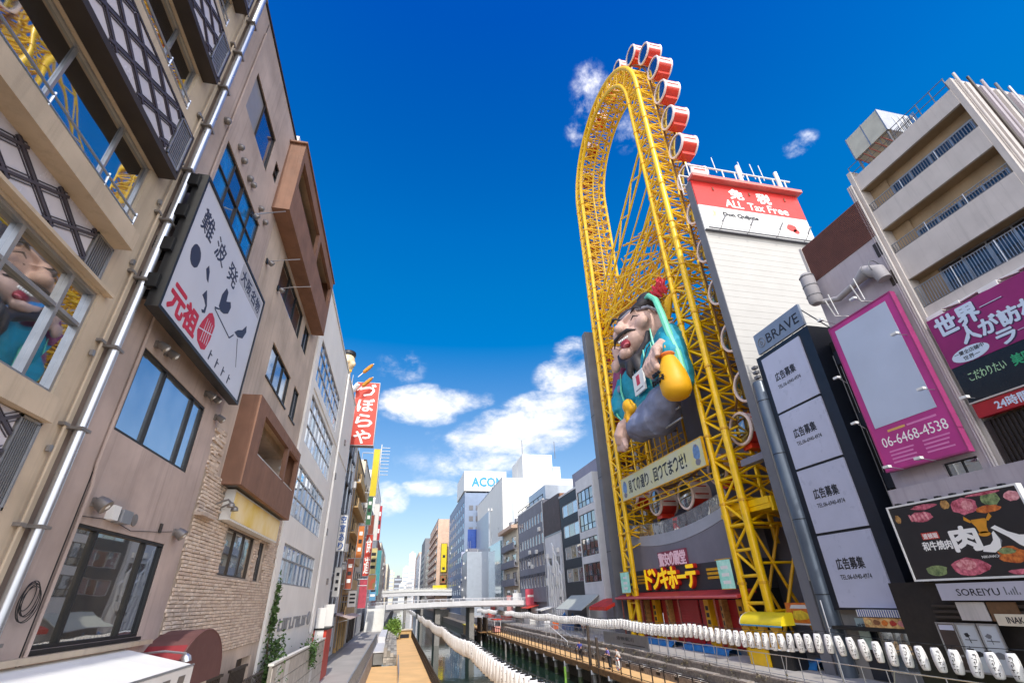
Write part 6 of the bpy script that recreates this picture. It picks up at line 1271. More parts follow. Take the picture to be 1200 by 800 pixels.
# ---------------------------------------------------------------- right bank beyond the store
def right_row():
    F = FR(28.0); F28 = F
    # glass fronted building next to the store
    r = thing('glass_building', 'navy and grey building with wide banded windows, next to the store', 'building', (33, 76.5, 0))
    Wn = [(76.4, 84.8, z, z+2.0) for z in (6.6, 10.0, 13.4, 16.8)]; Wb = [(68.4, 75.2, z, z+2.5) for z in (6.3, 9.8, 13.3, 16.8)]
    wall(F, 'navy_wall', 75.6, 86.0, 0, 20.4, Wn, .2, 10, m_navy, r); wall(FR(27.6), 'pale_wall', 67.9, 75.58, 0, 21.2, Wb, .2, 10.4, m_pale, r)
    for w in Wn: window(r, F, *w, [.33, .66], [], m_alu, [g_sky, g_room], .15, .08, .08)
    for w in Wb: window(r, FR(27.6), *w, [.25, .5, .75], [.35], m_black, [g_dark, g_room, g_sky], .15, .08, .08)
    FR(27.6).o('roof_sign', 68, 80, 20.6, 23.4, -1.5, -1.2, mat('roof_panel', '#8b8798', .5, .1, .6), r); F.o('coping', 75.6, 86, 20.41, 20.7, -.3, .1, m_pale, r)
    t = thing('sloped_awning', 'pale grey sloped awning in front of the navy building', 'awning', (26.3, 76, 2.6)); MB().prism([(27.55, 70, 4.7), (24.8, 70, 2.9), (24.8, 70, 2.82), (27.55, 70, 4.6)], (0, 12, 0)).build('cloth', mat('awning_grey', '#b9bdb4', .7, .06, 1), t); rod('bar', (24.8, 70, 2.86), (24.8, 82, 2.86), .06, m_alu, t)
    # white small building with brown block above
    r = street_building('pipe_building', 'small pale building crowded with white pipes under a dark brown roof block', F, 86.05, 97, 14.8, 10, m_pale, [5.2, 9.5], 1.5, 2, 2, g_dark, m_alu)
    F.o('brown_block', 86.2, 97, 15.06, 21.5, -9, .02, mat('brown_cladding', '#4c3a36', .55, .15, .6), r); box('copper_side', 28.2, 36, 86.02, 86.19, 15.06, 21.5, mat('copper_panel', '#b98562', .5, .1, .6), r)
    for k in range(7): MB().tube([F.P(87+1.3*k, .5, .3), F.P(87+1.3*k, 8+((k*5) % 4)*1.6, .3), F.P(88+1.3*k, 8.6+((k*5) % 4)*1.6, .25)], .16, 6).build('vent_pipe', m_whitep, r, smooth=True)
    for k in range(5): F.o('condenser', 87.3+1.9*k, 88.5+1.9*k, 4.6+1.9*(k % 3), 5.8+1.9*(k % 3), .0, .6, m_signwhite, r)
    # grey building with regular windows and ornate arches
    r = street_building('grey_office', 'grey tiled office building with rows of small white framed windows', F, 97.05, 120, 22.3, 12, m_grey, [6.4, 10.2, 14.2, 18.2], 1.9, 9, 1.3, g_dark, m_whitep, base=3.8)
    for k in range(9):
        for z in (6.2, 10.0): F.o('arch_hood', 98.0+2.45*k, 99.6+2.45*k, z+2.2, z+2.7, .0, .22, m_dgrey, r)
    F.o('penthouse', 98, 112, 22.6, 25.5, -8, -1, m_silver, r); F.o('roof_rail', 97, 120, 23.3, 23.45, -.2, -.1, m_black, r)
    for k in range(7): rod('roof_post', F.P(97.2+3.7*k, 22.5, -.15), F.P(97.2+3.7*k, 23.4, -.15), .08, m_black, r)
    r = street_building('balcony_block', 'beige block with deep grey balconies between grey office and white giant', F, 121, 138, 21, 10, m_cream, [4.2, 8, 12, 16], 2.2, 2, 4.5, g_dark, m_dkbrown)
    for z in (4, 7.8, 11.8, 15.8): F.o('balcony_front', 121.3, 137.6, z-.4, z+.9, .8, 1.0, m_grey, r); F.o('balcony_floor', 121.3, 137.6, z-.6, z-.41, .0, 1.0, m_grey, r)
    F.o('roof_eave', 120.6, 138.3, 19.8, 20.6, .0, 1.6, m_pinkw, r)
    r = street_building('white_giant', 'huge blank white building with slit windows', F, 138.5, 188, 36, 22, m_bwhite, [8, 14, 20], 3.0, 4, .9, g_dark, m_silver)
    G = Fac('F', 138.4); 
    for x, z0, z1 in ((30.6, 20, 30), (35, 29, 34.5)): MB().prism([(x, 138.38, z0), (x+.9, 138.38, z0), (x+.9, 138.38, z1), (x+.45, 138.38, z1+.8), (x, 138.38, z1)], (0, -.15, 0)).build('slit_window', m_silver, r)
    F.o('glass_bay', 140, 160, 4.5, 19, .0, .6, glass('glass_teal', '#dfeaf2', .45, '#6f8a96'), r); F.o('pale_panel', 160.5, 187.5, 4.5, 30, .0, .4, m_silver, r)
    # tall silver tower behind
    t = thing('silver_tower', 'tall mirror clad tower rising behind the grey office', 'tower', (44, 152, 0))
    wall(FR(37.2), 'left_wing', 158.0, 166, 0, 46, [], .2, 6, m_bwhite, t); box('glass_shaft', 40.5, 47.5, 150.5, 170, 0, 46.5, glass('glass_tower', '#e2edf6', .6, '#8aa2b2'), t); box('right_wing', 47.6, 50, 150, 170, 0, 42.5, m_bwhite, t); box('pale_front', 37.25, 40.4, 150, 157.9, 0, 46.3, m_bwhite, t)
    for k in range(10): box('floor_line', 40.45, 47.55, 150.42, 150.49, 6+4*k, 6.25+4*k, m_silver, t)
    for x in (38.0, 49.5): rod('mast', (x, 153, 46), (x, 153, 52), .1, m_slab, t)
    # building with rooftop box sign
    r = street_building('sign_building', 'blue grey tower with a white rooftop box sign showing blue letters', FR(23.3), 190, 250, 41.5, 24, mat('blue_grey_wall', '#7f8fa8', .6, .08, .3), zz(6, 9, 3.8), 2.0, 8, 4, g_bluedk, m_alu)
    box('box_sign', 22.9, 40, 189.6, 215, 42.2, 50, m_signwhite, r); text('box_lettering', 'ACOM', r, Fac('F', 189.59).P(26.0, 44, 0), (1, 0, 0), 12.5, 3.4, mat('lettering_cyan', '#2f8fc0', .5, 0), .1, .05); 
    for z in zz(7, 8, 4): 
        for k in range(3): box('front_window', 25+2.6*k, 26.6+2.6*k, 189.9, 189.98, z, z+1.8, m_slab, r)
    box('blue_strip', 24.6, 29.5, 189.7, 189.88, 5.2, 28, mat('glass_strip_blue', '#2f4f9c', .3, .2, .3), r)
    for k in range(5): box('blade_panel', 22.3, 24.3, 188.9, 189.3, 7.5+2.6*k, 9.7+2.6*k, m_signblue if k % 2 else m_panelw, r)
    r = street_building('blank_block', 'lower pale grey block standing in front of the blue grey tower', FR(22.6), 175, 189, 19.0, 5, m_silver, [], 1, 1, 1, g_dark, m_alu)
    r = street_building('orange_block', 'orange tinted apartment block with balconies and yellow vertical sign', FR(18.5), 262, 330, 42, 14, m_pinkw, zz(7, 9, 3.8), 2.2, 6, 6, g_dark, m_dkbrown)
    for z in zz(6.2, 9, 3.8): FR(18.5).o('balcony_front', 263, 329, z, z+1.2, .5, .8, m_pinkw, r)
    for (lab, x0, x1, z0, z1, m) in (('yellow square chain of signs on the orange apartment block', 20.5, 23.3, 17, 30, m_signyel), ('small green sign below the yellow chain far away', 20.5, 23.3, 12, 15.5, MATS['sign_green'])):
        t = thing('blade_sign', lab, 'sign', (22, 261, z0)); box('panel', x0, x1, 260.6, 261.2, z0, z1, m, t); box('frame', x0-.2, x1+.2, 261.2, 261.4, z0-.2, z1+.2, m_black, t)
        for k in range(2): box('mark', x0+.8, x1-.8, 260.5, 260.6, z0+1+5.5*k*(z1 > 20), z0+2.2+5.5*k*(z1 > 20), m_txtb, t)
    t = thing('yellow_awning', 'broad yellow awning at the foot of the orange apartment block', 'awning', (26, 260, 8.5)); MB().prism([(17, 260, 11.2), (31, 260, 11.2), (31.5, 256, 8.8), (16.5, 256, 8.8)], (0, 0, -.4)).build('cloth', m_signyel, t); box('valance', 16.5, 31.5, 255.8, 255.98, 7.6, 8.8, m_signyel, t)
    r = street_building('white_slab', 'slim white block beside the orange apartment block', FR(27), 252, 261, 44, 8, m_bwhite, zz(7, 9, 3.9), 1.8, 1, 3, g_dark, m_alu)
    far = [(335, 380, 19, 34, m_cream, 'cream block behind the orange one on the right bank'), (385, 440, 18, 46, m_slab, 'dark grey slab rising over the far right bank'), (445, 520, 17, 40, m_pale, 'pale block far down the right bank'), (525, 620, 19, 48, m_pinkw, 'far rose block where the right bank fades')]
    for a, b, x, h, m, lab in far: street_building('far_building', lab, FR(x), a, b, h, 18, m, zz(6, 8, 4), 2, 6, 6, g_dark, m_alu, base=None)
    for a, b, x, h, m, lab in ((232, 280, -7, 21, m_pinkw, 'rose block behind the bridge on the left bank'), (285, 350, -8, 24, m_pale, 'pale tower block far down the left bank'), (355, 430, -7, 27, m_cream, 'cream apartment block far on the left bank'), (440, 540, -8, 31, m_bwhite, 'white block at the far end of the left bank')):
        street_building('far_building', lab, Fac('L', x), a, b, h, 18, m, zz(6, 6, 3.6), 1.8, 6, 5, g_dark, m_alu)
    q = random.Random(12); kinds = [(m_slab, 'dark'), (m_bwhite, 'white'), (m_pale, 'pale'), (m_silver, 'silver'), (m_cream, 'cream')]
    for i, (x, w, y, h) in enumerate(((-4, 9, 640, 30), (6, 8, 700, 44), (14, 9, 760, 66), (24, 10, 800, 60), (-14, 9, 720, 40), (34, 10, 690, 40), (2, 6, 610, 22), (10, 7, 620, 26))):
        m, nm = kinds[i % 5]
        lab = ['dark block low on the skyline just left of centre', 'white block on the skyline above the far bridge', 'pale tallest tower on the far skyline', 'silver tower beside the tallest one on the skyline', 'cream tower at the left end of the far skyline', 'dark block at the right end of the far skyline', 'small white building just over the far bridge', 'small pale building right over the far bridge'][i]
        t = thing('skyline_tower', lab, 'tower', (x, y, 0)); box('body', x, x+w, y, y+12, 0, h, m, t)
        for k in range(int(h/5)): box('window_band', x+.5, x+w-.5, y-.15, y-.02, 4+4.6*k, 5.8+4.6*k, m_silver if m is not m_silver else m_slab, t)
        box('roof_box', x+w*.3, x+w*.7, y+2, y+8, h+.01, h+2.5, m, t)
right_row()
# street level stalls, signs and tarps along the right promenade
def stall(lab, x, y, w, h, m, m2, cat='stall'):
    t = thing('stall', lab, cat, (x, y, 0)); box('body', x, x+1.6, y, y+w, 0, 1.1, m2, t); box('back', x+1.62, x+1.75, y, y+w, 0, h, m2, t)
    MB().prism([(x+1.9, y-.2, h+.5), (x-.6, y-.2, h), (x-.6, y-.2, h-.15), (x+1.9, y-.2, h+.35)], (0, w+.4, 0)).build('roof', m, t)
    for yy in (y, y+w): rod('post', (x-.4, yy, 0), (x-.4, yy, h), .04, m_alu, t)
stall('red roofed stall below the grey office', 26, 104, 5, 2.8, m_signred, m_signwhite); stall('red and pink stall with high board beside the white giant', 26, 128, 6, 3.0, mat('rose_panel', '#c45062'), m_signred); stall('white stall by the pipe building', 25.6, 92, 3.5, 2.6, m_signwhite, m_pale)
stall('yellow and red stall near the far bridge', 25.6, 150, 6, 3.2, m_signyel, m_signred)
for (lab, x, y, z0, z1, w, m) in (('rose upright sign standing before the grey office entrance', 26.3, 108, 3.2, 6.2, 3.4, mat('rose_panel', '#c45062')), ('white upright sign on the promenade by the beige block', 26, 119, 1.2, 5.6, 2.0, m_signwhite), ('pale red sign board on the promenade by the white giant', 26, 126, 1.5, 5.2, 2.4, mat('pale_red', '#c88a88', .5, .15, 1))):
    t = thing('upright_sign', lab, 'sign', (x, y, 0)); box('board', x, x+w, y, y+.25, z0, z1, m, t); rod('post', (x+w/2, y+.12, 0), (x+w/2, y+.12, z0), .07, m_alu, t); box('line', x+.4, x+w-.4, y-.03, y-.005, (z0+z1)/2, (z0+z1)/2+.4, m_txtb if m is m_signwhite else m_signwhite, t)
m_tarp = mat('tarp_blue', '#2a74b4', .5, .2, 1.5)
for i, (y, L_, lab) in enumerate(((40.2, 7.0, 'blue tarp heap along the red shutters, near the wheel foot'), (49.0, 6.5, 'blue tarp heap along the red shutters, further one'), (31.0, 2.6, 'small blue tarp beside the yellow stand'), (78.0, 6, 'blue tarp sheet hung by the sloped awning'))):
    mb = MB(); q = random.Random(i); n = 9; H_ = .55 if i < 3 else 2.2
    rows = []
    for k in range(n+1): rows.append([(26.2+dx+q.uniform(-.08, .08), y+L_*k/n, max(.02, zf*H_*q.uniform(.75, 1.1))) for dx, zf in ((0, .02), (.25, .8), (.7, 1), (1.1, .7), (1.3, .02))])
    for k in range(n):
        for j in range(4): mb.quad(rows[k][j], rows[k+1][j], rows[k+1][j+1], rows[k][j+1])
    mb.build('tarp', m_tarp, smooth=True, label=lab, cat='tarp')
t = thing('orange_vending_box', 'orange box on the promenade below the pipe building', 'box', (25.6, 86, 0)); box('body', 25.2, 26.2, 85.5, 87, 0, 1.8, mat('orange_paint', '#d8652a', .5, .1, 2), t); box('front', 25.17, 25.199, 85.7, 86.8, .4, 1.5, m_signwhite, t)

# ---------------------------------------------------------------- ground, quays, water, bridges
m_ground = mat('bed_mud', '#4a4a44', .95, .2, .5)
box('ground', -2500, 2500, -300, 3500, -5.0, -4.4, m_ground, kind='structure')
m_asph = mat('asphalt', '#aca7a2', .88, .12, .35, bump=.25, bscale=90); m_pave = mat('pavement', '#b3aea8', .85, .1, .6, bump=.15, bscale=50)
box('left_street', -5.6, -2.0, -60, 109, -4.39, 0, m_asph, kind='structure'); box('left_land', -2400, -5.605, -60, 3400, -4.39, -.004, m_conc, kind='structure')
box('right_street', 22.7, 28.6, -60, 240, -4.39, 0, m_pave, kind='structure'); box('right_land', 28.605, 2400, -60, 3400, -4.39, -.004, m_conc, kind='structure')
box('far_left_quay', -5.6, -2.0, 109.01, 700, -4.39, 1.0, m_conc, kind='structure'); box('far_right_quay', 19, 28.6, 240.1, 700, -4.39, 1.0, m_conc, kind='structure'); box('far_land', -5.6, 28.6, 700.1, 3400, -4.39, 1.2, m_conc, kind='structure')
m_deck = mat('deck_orange', '#efc183', .75, .1, .5, bump=.15, bscale=40); m_stone = mat('quay_stone', '#8b847c', .85, .2, 2, bump=.4, bscale=15); m_stone2 = mat('quay_stone_dark', '#8a8177', .9, .25, 5, bump=.5, bscale=20, col2='#5f574f')
box('left_boardwalk', .6, 3.5, -40, 108, -1.6, -1.3, m_deck, kind='structure'); box('left_landing', -2.0, .59, -40, 61.5, -4.3, -1.304, m_deck, kind='structure')
box('left_quay_wall', .6, 3.3, -40, 108, -4.38, -1.61, m_stone, kind='structure')
box('right_boardwalk', 18.8, 20.9, 20, 140, -1.6, -1.3, m_deck, kind='structure'); box('right_quay_wall', 20.2, 22.69, 20, 240, -4.38, -1.61, m_stone2, kind='structure')
def water():
    m = bpy.data.materials.new('canal_water'); m.use_nodes = True; nt = m.node_tree; N = nt.nodes; L = nt.links; b = N['Principled BSDF']
    b.inputs['Base Color'].default_value = (*lin('#22382f'), 1); b.inputs['Roughness'].default_value = .05; b.inputs['IOR'].default_value = 1.33; b.inputs['Specular IOR Level'].default_value = .8
    g = N.new('ShaderNodeNewGeometry'); mp = N.new('ShaderNodeMapping'); mp.inputs['Scale'].default_value = (1, .45, 1); L.new(g.outputs['Position'], mp.inputs[0])
    n = N.new('ShaderNodeTexNoise'); n.inputs['Scale'].default_value = 1.1; n.inputs['Detail'].default_value = 3; L.new(mp.outputs[0], n.inputs['Vector'])
    bp = N.new('ShaderNodeBump'); bp.inputs['Strength'].default_value = .35; bp.inputs['Distance'].default_value = .03; L.new(n.outputs['Fac'], bp.inputs['Height']); L.new(bp.outputs[0], b.inputs['Normal'])
    MB().quad((-2, -60, -3.2), (28.6, -60, -3.2), (28.6, 700, -3.2), (-2, 700, -3.2)).build('water', m, kind='structure')
water()
def bridge(name, lab, y0, y1, x0, x1, z0, z1, rise, m):
    t = thing(name, lab, 'bridge', ((x0+x1)/2, (y0+y1)/2, -3)); n = 14
    def arc(x): u = (x-x0)/(x1-x0)*2-1; return rise*(1-u*u)
    mb = MB(); mb2 = MB(); mb3 = MB()
    for i in range(n):
        a, b = x0+(x1-x0)*i/n, x0+(x1-x0)*(i+1)/n
        mb.prism([(a, y0, z0+arc(a)), (b, y0, z0+arc(b)), (b, y0, z1+arc(b)), (a, y0, z1+arc(a))], (0, y1-y0, 0))
        mb2.prism([(a, y0-.25, z1+arc(a)-.5), (b, y0-.25, z1+arc(b)-.5), (b, y0-.25, z1+arc(b)+.4), (a, y0-.25, z1+arc(a)+.4)], (0, .24, 0))
    mb.build('deck', m_pale, t); mb2.build('edge_beam', m, t)
    nb = int((x1-x0)/1.3)
    for i in range(nb+1): x = x0+(x1-x0)*i/nb; piece('railing_post', (x, y0+.1, z1+arc(x)+.6), (.08, .08, .5), m, t)
    MB().tube([(x0+(x1-x0)*i/n, y0+.1, z1+arc(x0+(x1-x0)*i/n)+.82) for i in range(n+1)], .06, 6).build('handrail', m, t); MB().tube([(x0+(x1-x0)*i/n, y0+.1, z1+arc(x0+(x1-x0)*i/n)+.6) for i in range(n+1)], .03, 6).build('middle_rail', m, t)
    for x in (x0+2, (x0+x1)/2-3, (x0+x1)/2+4, x1-2): box('pier', x-.5, x+.5, y0+1, y1-1, -4.3, z0+arc(x)-.02, m_conc, t)
bridge('near_bridge', 'long low white footbridge crossing the whole canal in mid distance', 110, 118, -5.5, 28.5, 2.95, 3.7, .3, m_pale)
bridge('far_bridge', 'far white road bridge beyond the low footbridge', 230, 245, -12, 26, 6.2, 8.2, .5, m_bwhite)
t = thing('bridge_stairs', 'white stair block between left street and footbridge', 'stairs', (-3.6, 104, 0))
for k in range(12): box('step', -5.3, -2.1, 103+.5*k, 109, .3*k+.001, .3*k+.3, m_bwhite, t)
box('side_wall', -2.09, -1.9, 102.5, 109.5, -.5, 4.6, m_bwhite, t)

# left quay: fence, block wall, planter, rails
t = thing('mesh_fence', 'grey mesh fence along the canal side of the left street', 'fence', (-2.05, 60, 0))
for i in range(30): rod('post', (-2.08, 30+1.5*i, 0), (-2.08, 30+1.5*i, 1.15), .045, m_alu, t)
for z in (1.12, .12): MB().tube([(-2.08, 30, z), (-2.08, 73.5, z)], .04, 6).build('rail', m_alu, t)
for i in range(290): piece('picket', (-2.08, 30.07+.15*i, .62), (.025, .035, .98), m_alu, t)
t = thing('quay_blocks', 'pale concrete utility block at the end of the mesh fence', 'block', (-1.5, 76, -1.3)); box('lower_block', -1.95, -.95, 63, 76, -1.3, -.2, m_conc, t); box('upper_block', -1.95, -1.0, 76.01, 95, -1.3, .6, m_pale, t); box('cap', -2.0, -.9, 62.9, 76, -.198, -.08, m_pale, t)
def stepped_wall():
    t = thing('stone_terrace', 'stepped terrace of pale stone blocks beside the left boardwalk', 'wall', (-.1, 80, -1.3)); q = random.Random(2)
    ms = [mat('terrace_stone_%s' % 'abc'[i], c, .8, .2, 3, bump=.3, bscale=14) for i, c in enumerate(('#a8a29a', '#8d8880', '#bdb7ad'))]
    box('core', -.9, .55, 62, 99, -1.303, -.62, m_stone, t)
    for i in range(42):
        for j in range(4): piece('stone_block', (-.72+.36*j, 62.45+.87*i, -.55+q.uniform(-.03, .05)+.12*(3-j)), (.34, .83, .14+.24*(3-j)), ms[q.randrange(3)], t)
    for k in range(3):
        for j in range(4): piece('front_block', (-.72+.36*j, 61.95, -1.18+.22*k), (.34, .1, .2), ms[q.randrange(3)], t)
stepped_wall()
t = thing('bush', 'bright green bush at the far end of the stone terrace', 'bush', (-.2, 101, -1.3)); MB().tube([(-.2, 101, -1.3), (-.1, 101.2, .5)], [.12, .05], 6).build('trunk', m_bark, t)
foliage('crown', t, [((-.3, 100.5, .3), (1.0, 2.2, 1.0)), ((.2, 102.5, .8), (.9, 2.0, 1.1)), ((-.5, 104, .4), (.8, 2.0, 1.0)), ((-.3, 99, -.3), (.8, 1.4, .7))], m_leaf2, 2600, .42, 9)
t = thing('deck_kiosk', 'small yellowish kiosk on the boardwalk beyond the bush', 'kiosk', (1.6, 103.5, -1.3)); box('body', .9, 3.2, 103, 105.5, -1.3, .0, m_sand, t); box('roof', .6, 3.4, 102.8, 105.7, .001, .15, m_cream, t); box('opening', 1.2, 2.8, 102.97, 102.999, -1.2, -.6, m_navyb, t)
def railing(name, lab, x, y0, y1, z, h, m, step, bars=(.5,), pick=0, th=.03, cat='railing'):
    t = thing(name, lab, cat, (x, (y0+y1)/2, z)); n = int((y1-y0)/step)
    for i in range(n+1): rod('post', (x, y0+step*i, z), (x, y0+step*i, z+h), th, m, t)
    MB().tube([(x, y0, z+h), (x, y1, z+h)], th, 6).build('top_rail', m, t, smooth=True)
    for b in bars: MB().tube([(x, y0, z+h*b), (x, y1, z+h*b)], th*.6, 6).build('middle_rail', m, t, smooth=True)
    return t
m_brnrail = mat('rail_dark_brown', '#4a3f37', .55, .15, 3)
railing('quay_railing', 'dark brown railing along the canal edge of the left boardwalk', 3.35, 36, 107, -1.3, 1.05, m_brnrail, 1.0, (.33, .66), th=.035)
t = thing('loop_handrail', 'low rounded steel handrail at the landing on the left boardwalk', 'handrail', (.62, 55, -1.3)); MB().tube([(.66, 47, -1.3), (.66, 47, -.45), (.66, 47.4, -.25), (.66, 60, -.25), (.66, 60.8, -.5), (.66, 60.8, -1.3)], .035, 8).build('tube', m_steel, t, smooth=True); MB().tube([(.66, 47, -.75), (.66, 60.8, -.75)], .025, 6).build('middle_rail', m_steel, t)
# right quay: piles, rail, tall posts, terraces, upper railing
railing('boardwalk_railing', 'dark brown railing along the canal edge of the right boardwalk', 18.95, 24, 138, -1.3, 1.1, m_brnrail, 1.9, (.1, .9), th=.05)
t = thing('boardwalk_edge', 'timber edge beam along the right boardwalk above the water', 'beam', (18.7, 80, -1.6)); 
for i in range(29): box('beam', 18.62, 18.79, 24+4*i, 27.97+4*i, -1.75, -1.27, mat('timber_edge', '#9c7448', .8, .2, 2), t)
for i in range(27):
    t = thing('pile', 'pale concrete pile under the outer edge of the right boardwalk', 'pile', (18.9, 26+4.2*i, -4.3), 'piles under the right boardwalk')
    MB().cyl((18.9, 26+4.2*i, -4.3), (18.9, 26+4.2*i, -1.62), .22, n=10).build('shaft', m_conc, t, smooth=True); MB().cyl((18.9, 26+4.2*i, -1.95), (18.9, 26+4.2*i, -1.62), .34, n=10).build('cap', m_pale, t)
    MB().cyl((18.9, 26+4.2*i, -3.15), (18.9, 26+4.2*i, -2.6), .235, n=10).build('stain_band', mat('algae', '#5d6b46', .8, .3, 4), t)
for (y, h, lab) in ((51.5, 3.3, 'taller of two dark mooring posts at the right boardwalk edge'), (49.4, 2.4, 'shorter of two dark mooring posts at the right boardwalk edge')):
    t = thing('mooring_post', lab, 'post', (18.75, y, -1.3)); MB().cyl((18.72, y, -4.3), (18.72, y, -1.3+h), .13, n=10).build('shaft', m_brnrail, t, smooth=True); MB().lathe([(.14, 0), (.15, .06), (.05, .12)], (18.72, y, -1.3+h), (0, 0, 1), 10).build('cap', m_slab, t)
for (x, y, c, lab) in ((14.5, 92, m_whitep, 'white marker stake standing in the canal'), (17.2, 55, mat('stake_green', '#7fb04a', .5, .2, 3), 'green marker stake in the water by the right boardwalk'), (17.0, 84, m_conc, 'pale stake in the water further along')):
    t = thing('marker_stake', lab, 'stake', (x, y, -4)); MB().cyl((x, y, -4.3), (x, y, -1.6), .12, n=8).build('shaft', c, t); MB().lathe([(.125, 0), (.09, .1), (.02, .14)], (x, y, -1.6), n=8).build('tip', m_slab, t)
def terraces():
    t = thing('planted_steps', 'dark speckled stone steps between right boardwalk and upper promenade', 'steps', (21.7, 60, -1.3)); q = random.Random(6)
    cols = [mat('step_stone_%s' % 'abc'[i], c, .9, .25, 6, bump=.5, bscale=18) for i, c in enumerate(('#a89d92', '#8f857b', '#b8ada0'))]
    for k in range(3):
        x0 = 20.9+.6*k; z = -1.3+.43*(k+1)
        box('step_core', x0, 22.69, 22, 110, -1.303+.43*k, z-.03, m_stone2, t)
        for i in range(72):
            piece('step_stone', (x0+.3, 22.6+1.2*i, z+.0+q.uniform(-.02, .04)), (.58, 1.16, .1), cols[q.randrange(3)], t)
    for i in range(18):
        b = piece('white_block', (21.05, 30.5+2.9*i, -.93), (.3, .7, .45), m_whitep, t)
terraces()
for i in range(16):
    y = 26+2.9*i+1.4; t = thing('step_shrub', 'low dry shrub on the stone steps of the right quay', 'shrub', (21.6, y, -.9), 'low shrubs on the right quay steps')
    MB().tube([(21.7, y, -.87), (21.7, y, -.6)], .03, 5).build('stem', m_bark, t); foliage('foliage', t, [((21.6, y, -.55), (.35, .8, .22)), ((22.1, y+.5, -.1), (.3, .7, .2))], mat('dry_leaf', '#6d6550', .8, .4, 4, col2='#3f3a2c'), 70, .16, 30+i)
tr = railing('promenade_railing', 'silver railing along the edge of the right promenade below the lanterns', 22.72, 14, 140, 0, 1.12, m_steel, 1.4, (.12,), th=.026)
for i in range(280): piece('picket', (22.72, 48+.33*i, .58), (.02, .02, 1.0), m_steel, tr)
for i in range(12): rod('brace_post', (22.72, 22.4+7*i, 0), (22.72, 22.0+7*i, 1.1), .026, m_steel, tr)
t = thing('canal_sign', 'grey panel with painted emblem set in front of the promenade railing', 'panel', (22.6, 52, 0)); box('board', 22.5, 22.62, 46.5, 57, .02, 1.15, m_alu, t)
[text('panel_mark', ch, t, FR(22.49).P(53.5-1.05*k, .55, 0), (0, -1, 0), .9, .35, m_txtb, .005) for k, ch in enumerate('道頓堀川')]; box('panel_line', 22.48, 22.499, 47.2, 52, .28, .34, m_txtb, t)
r2 = railing('terrace_railing', 'pale grey railing with close pickets between the right boardwalk and the stone steps', 20.85, 56, 138, -1.3, 1.0, m_alu, 2.0, (.1,), th=.03)
for i in range(160): piece('picket', (20.85, 56.3+.5*i, -.8), (.03, .03, .9), m_alu, r2)
t = thing('stair_rail', 'slanting white stair handrail between boardwalk and promenade', 'handrail', (22.3, 72, -1.3))
for x in (21.2, 22.4): MB().tube([(x, 66, -.3), (x, 74, 1.1), (x, 78, 1.1)], .05, 6).build('rail', m_whitep, t, smooth=True); [rod('post', (x, 66+2.4*k, -1.2+.2*k), (x, 66+2.4*k, min(1.1, -.3+.42*k)), .04, m_whitep, t) for k in range(5)]
t = thing('green_mat', 'lime green mat on the promenade near the camera', 'mat', (24.4, 21, 0)); box('sheet', 23.4, 25.4, 18.5, 24.3, .004, .03, mat('lime_mat', '#8fae2e', .9, .15, 3), t); box('edge', 23.35, 23.4, 18.5, 24.3, .004, .04, m_conc, t)
for (x, y, lab) in ((22.62, 25.0, 'slim silver pole rising from the railing beside the round column'), (22.62, 43.0, 'slim silver pole holding the lantern string in front of the store'), (22.62, 61, 'slim silver pole for lanterns beyond the store'), (22.62, 80, 'slim pole for lanterns by the sloped awning')):
    t = thing('lantern_pole', lab, 'pole', (x, y, 0)); MB().cyl((x, y, 0), (x, y, 4.0 if y < 30 else 3.1), .035, n=8).build('shaft', m_steel, t, smooth=True); rod('arm', (x, y, 2.72), (22.5, y-.25, 2.72), .02, m_steel, t)
# small boat and landing stage
t = thing('small_boat', 'small yellow topped boat moored by the right landing stage', 'boat', (17, 126, -3.2))
MB().prism([(15.8, 122, -3.3), (18.0, 122, -3.3), (18.2, 121.6, -2.4), (15.6, 121.6, -2.4)], (0, 9, 0)).build('hull', m_brnrail, t); box('cabin', 16.0, 17.8, 124, 129, -2.39, -.6, m_sand, t); box('roof', 15.8, 18.0, 123.6, 129.4, -.599, -.4, m_signyel, t); box('window', 16.2, 17.6, 123.97, 123.999, -1.7, -.9, m_navyb, t)
t = thing('landing_stage', 'weathered wooden landing stage with tall posts on the right bank', 'pier', (18.6, 116, -3))
for k in range(8): rod('post', (17.6+(k % 2)*1.2, 112+1.6*(k//2), -4.3), (17.6+(k % 2)*1.2, 112+1.6*(k//2), 1.2), .16, m_brnrail, t)
for k in range(10): piece('plank', (18.2, 111.6+.62*k, -1.4), (1.9, .56, .1), MATS['timber_edge'], t)
for z in (-.4, .5): rod('rail', (17.6, 111.6, z), (17.6, 117.5, z), .07, m_brnrail, t)
t = thing('pink_stall', 'pink and orange snack cart on the boardwalk by the landing stage', 'cart', (20, 108, -1.3)); box('body', 19.3, 20.5, 106, 109, -1.1, -.2, mat('rose_cart', '#d79a92', .5, .2, 2), t); box('roof', 19.1, 20.7, 105.8, 109.2, .9, 1.05, m_signred, t)
for (x, y) in ((19.3, 106), (20.5, 106), (19.3, 109), (20.5, 109)): rod('post', (x, y, -.2), (x, y, .9), .05, m_whitep, t); rod('leg', (x, y, -1.3), (x, y, -1.1), .08, m_black, t)

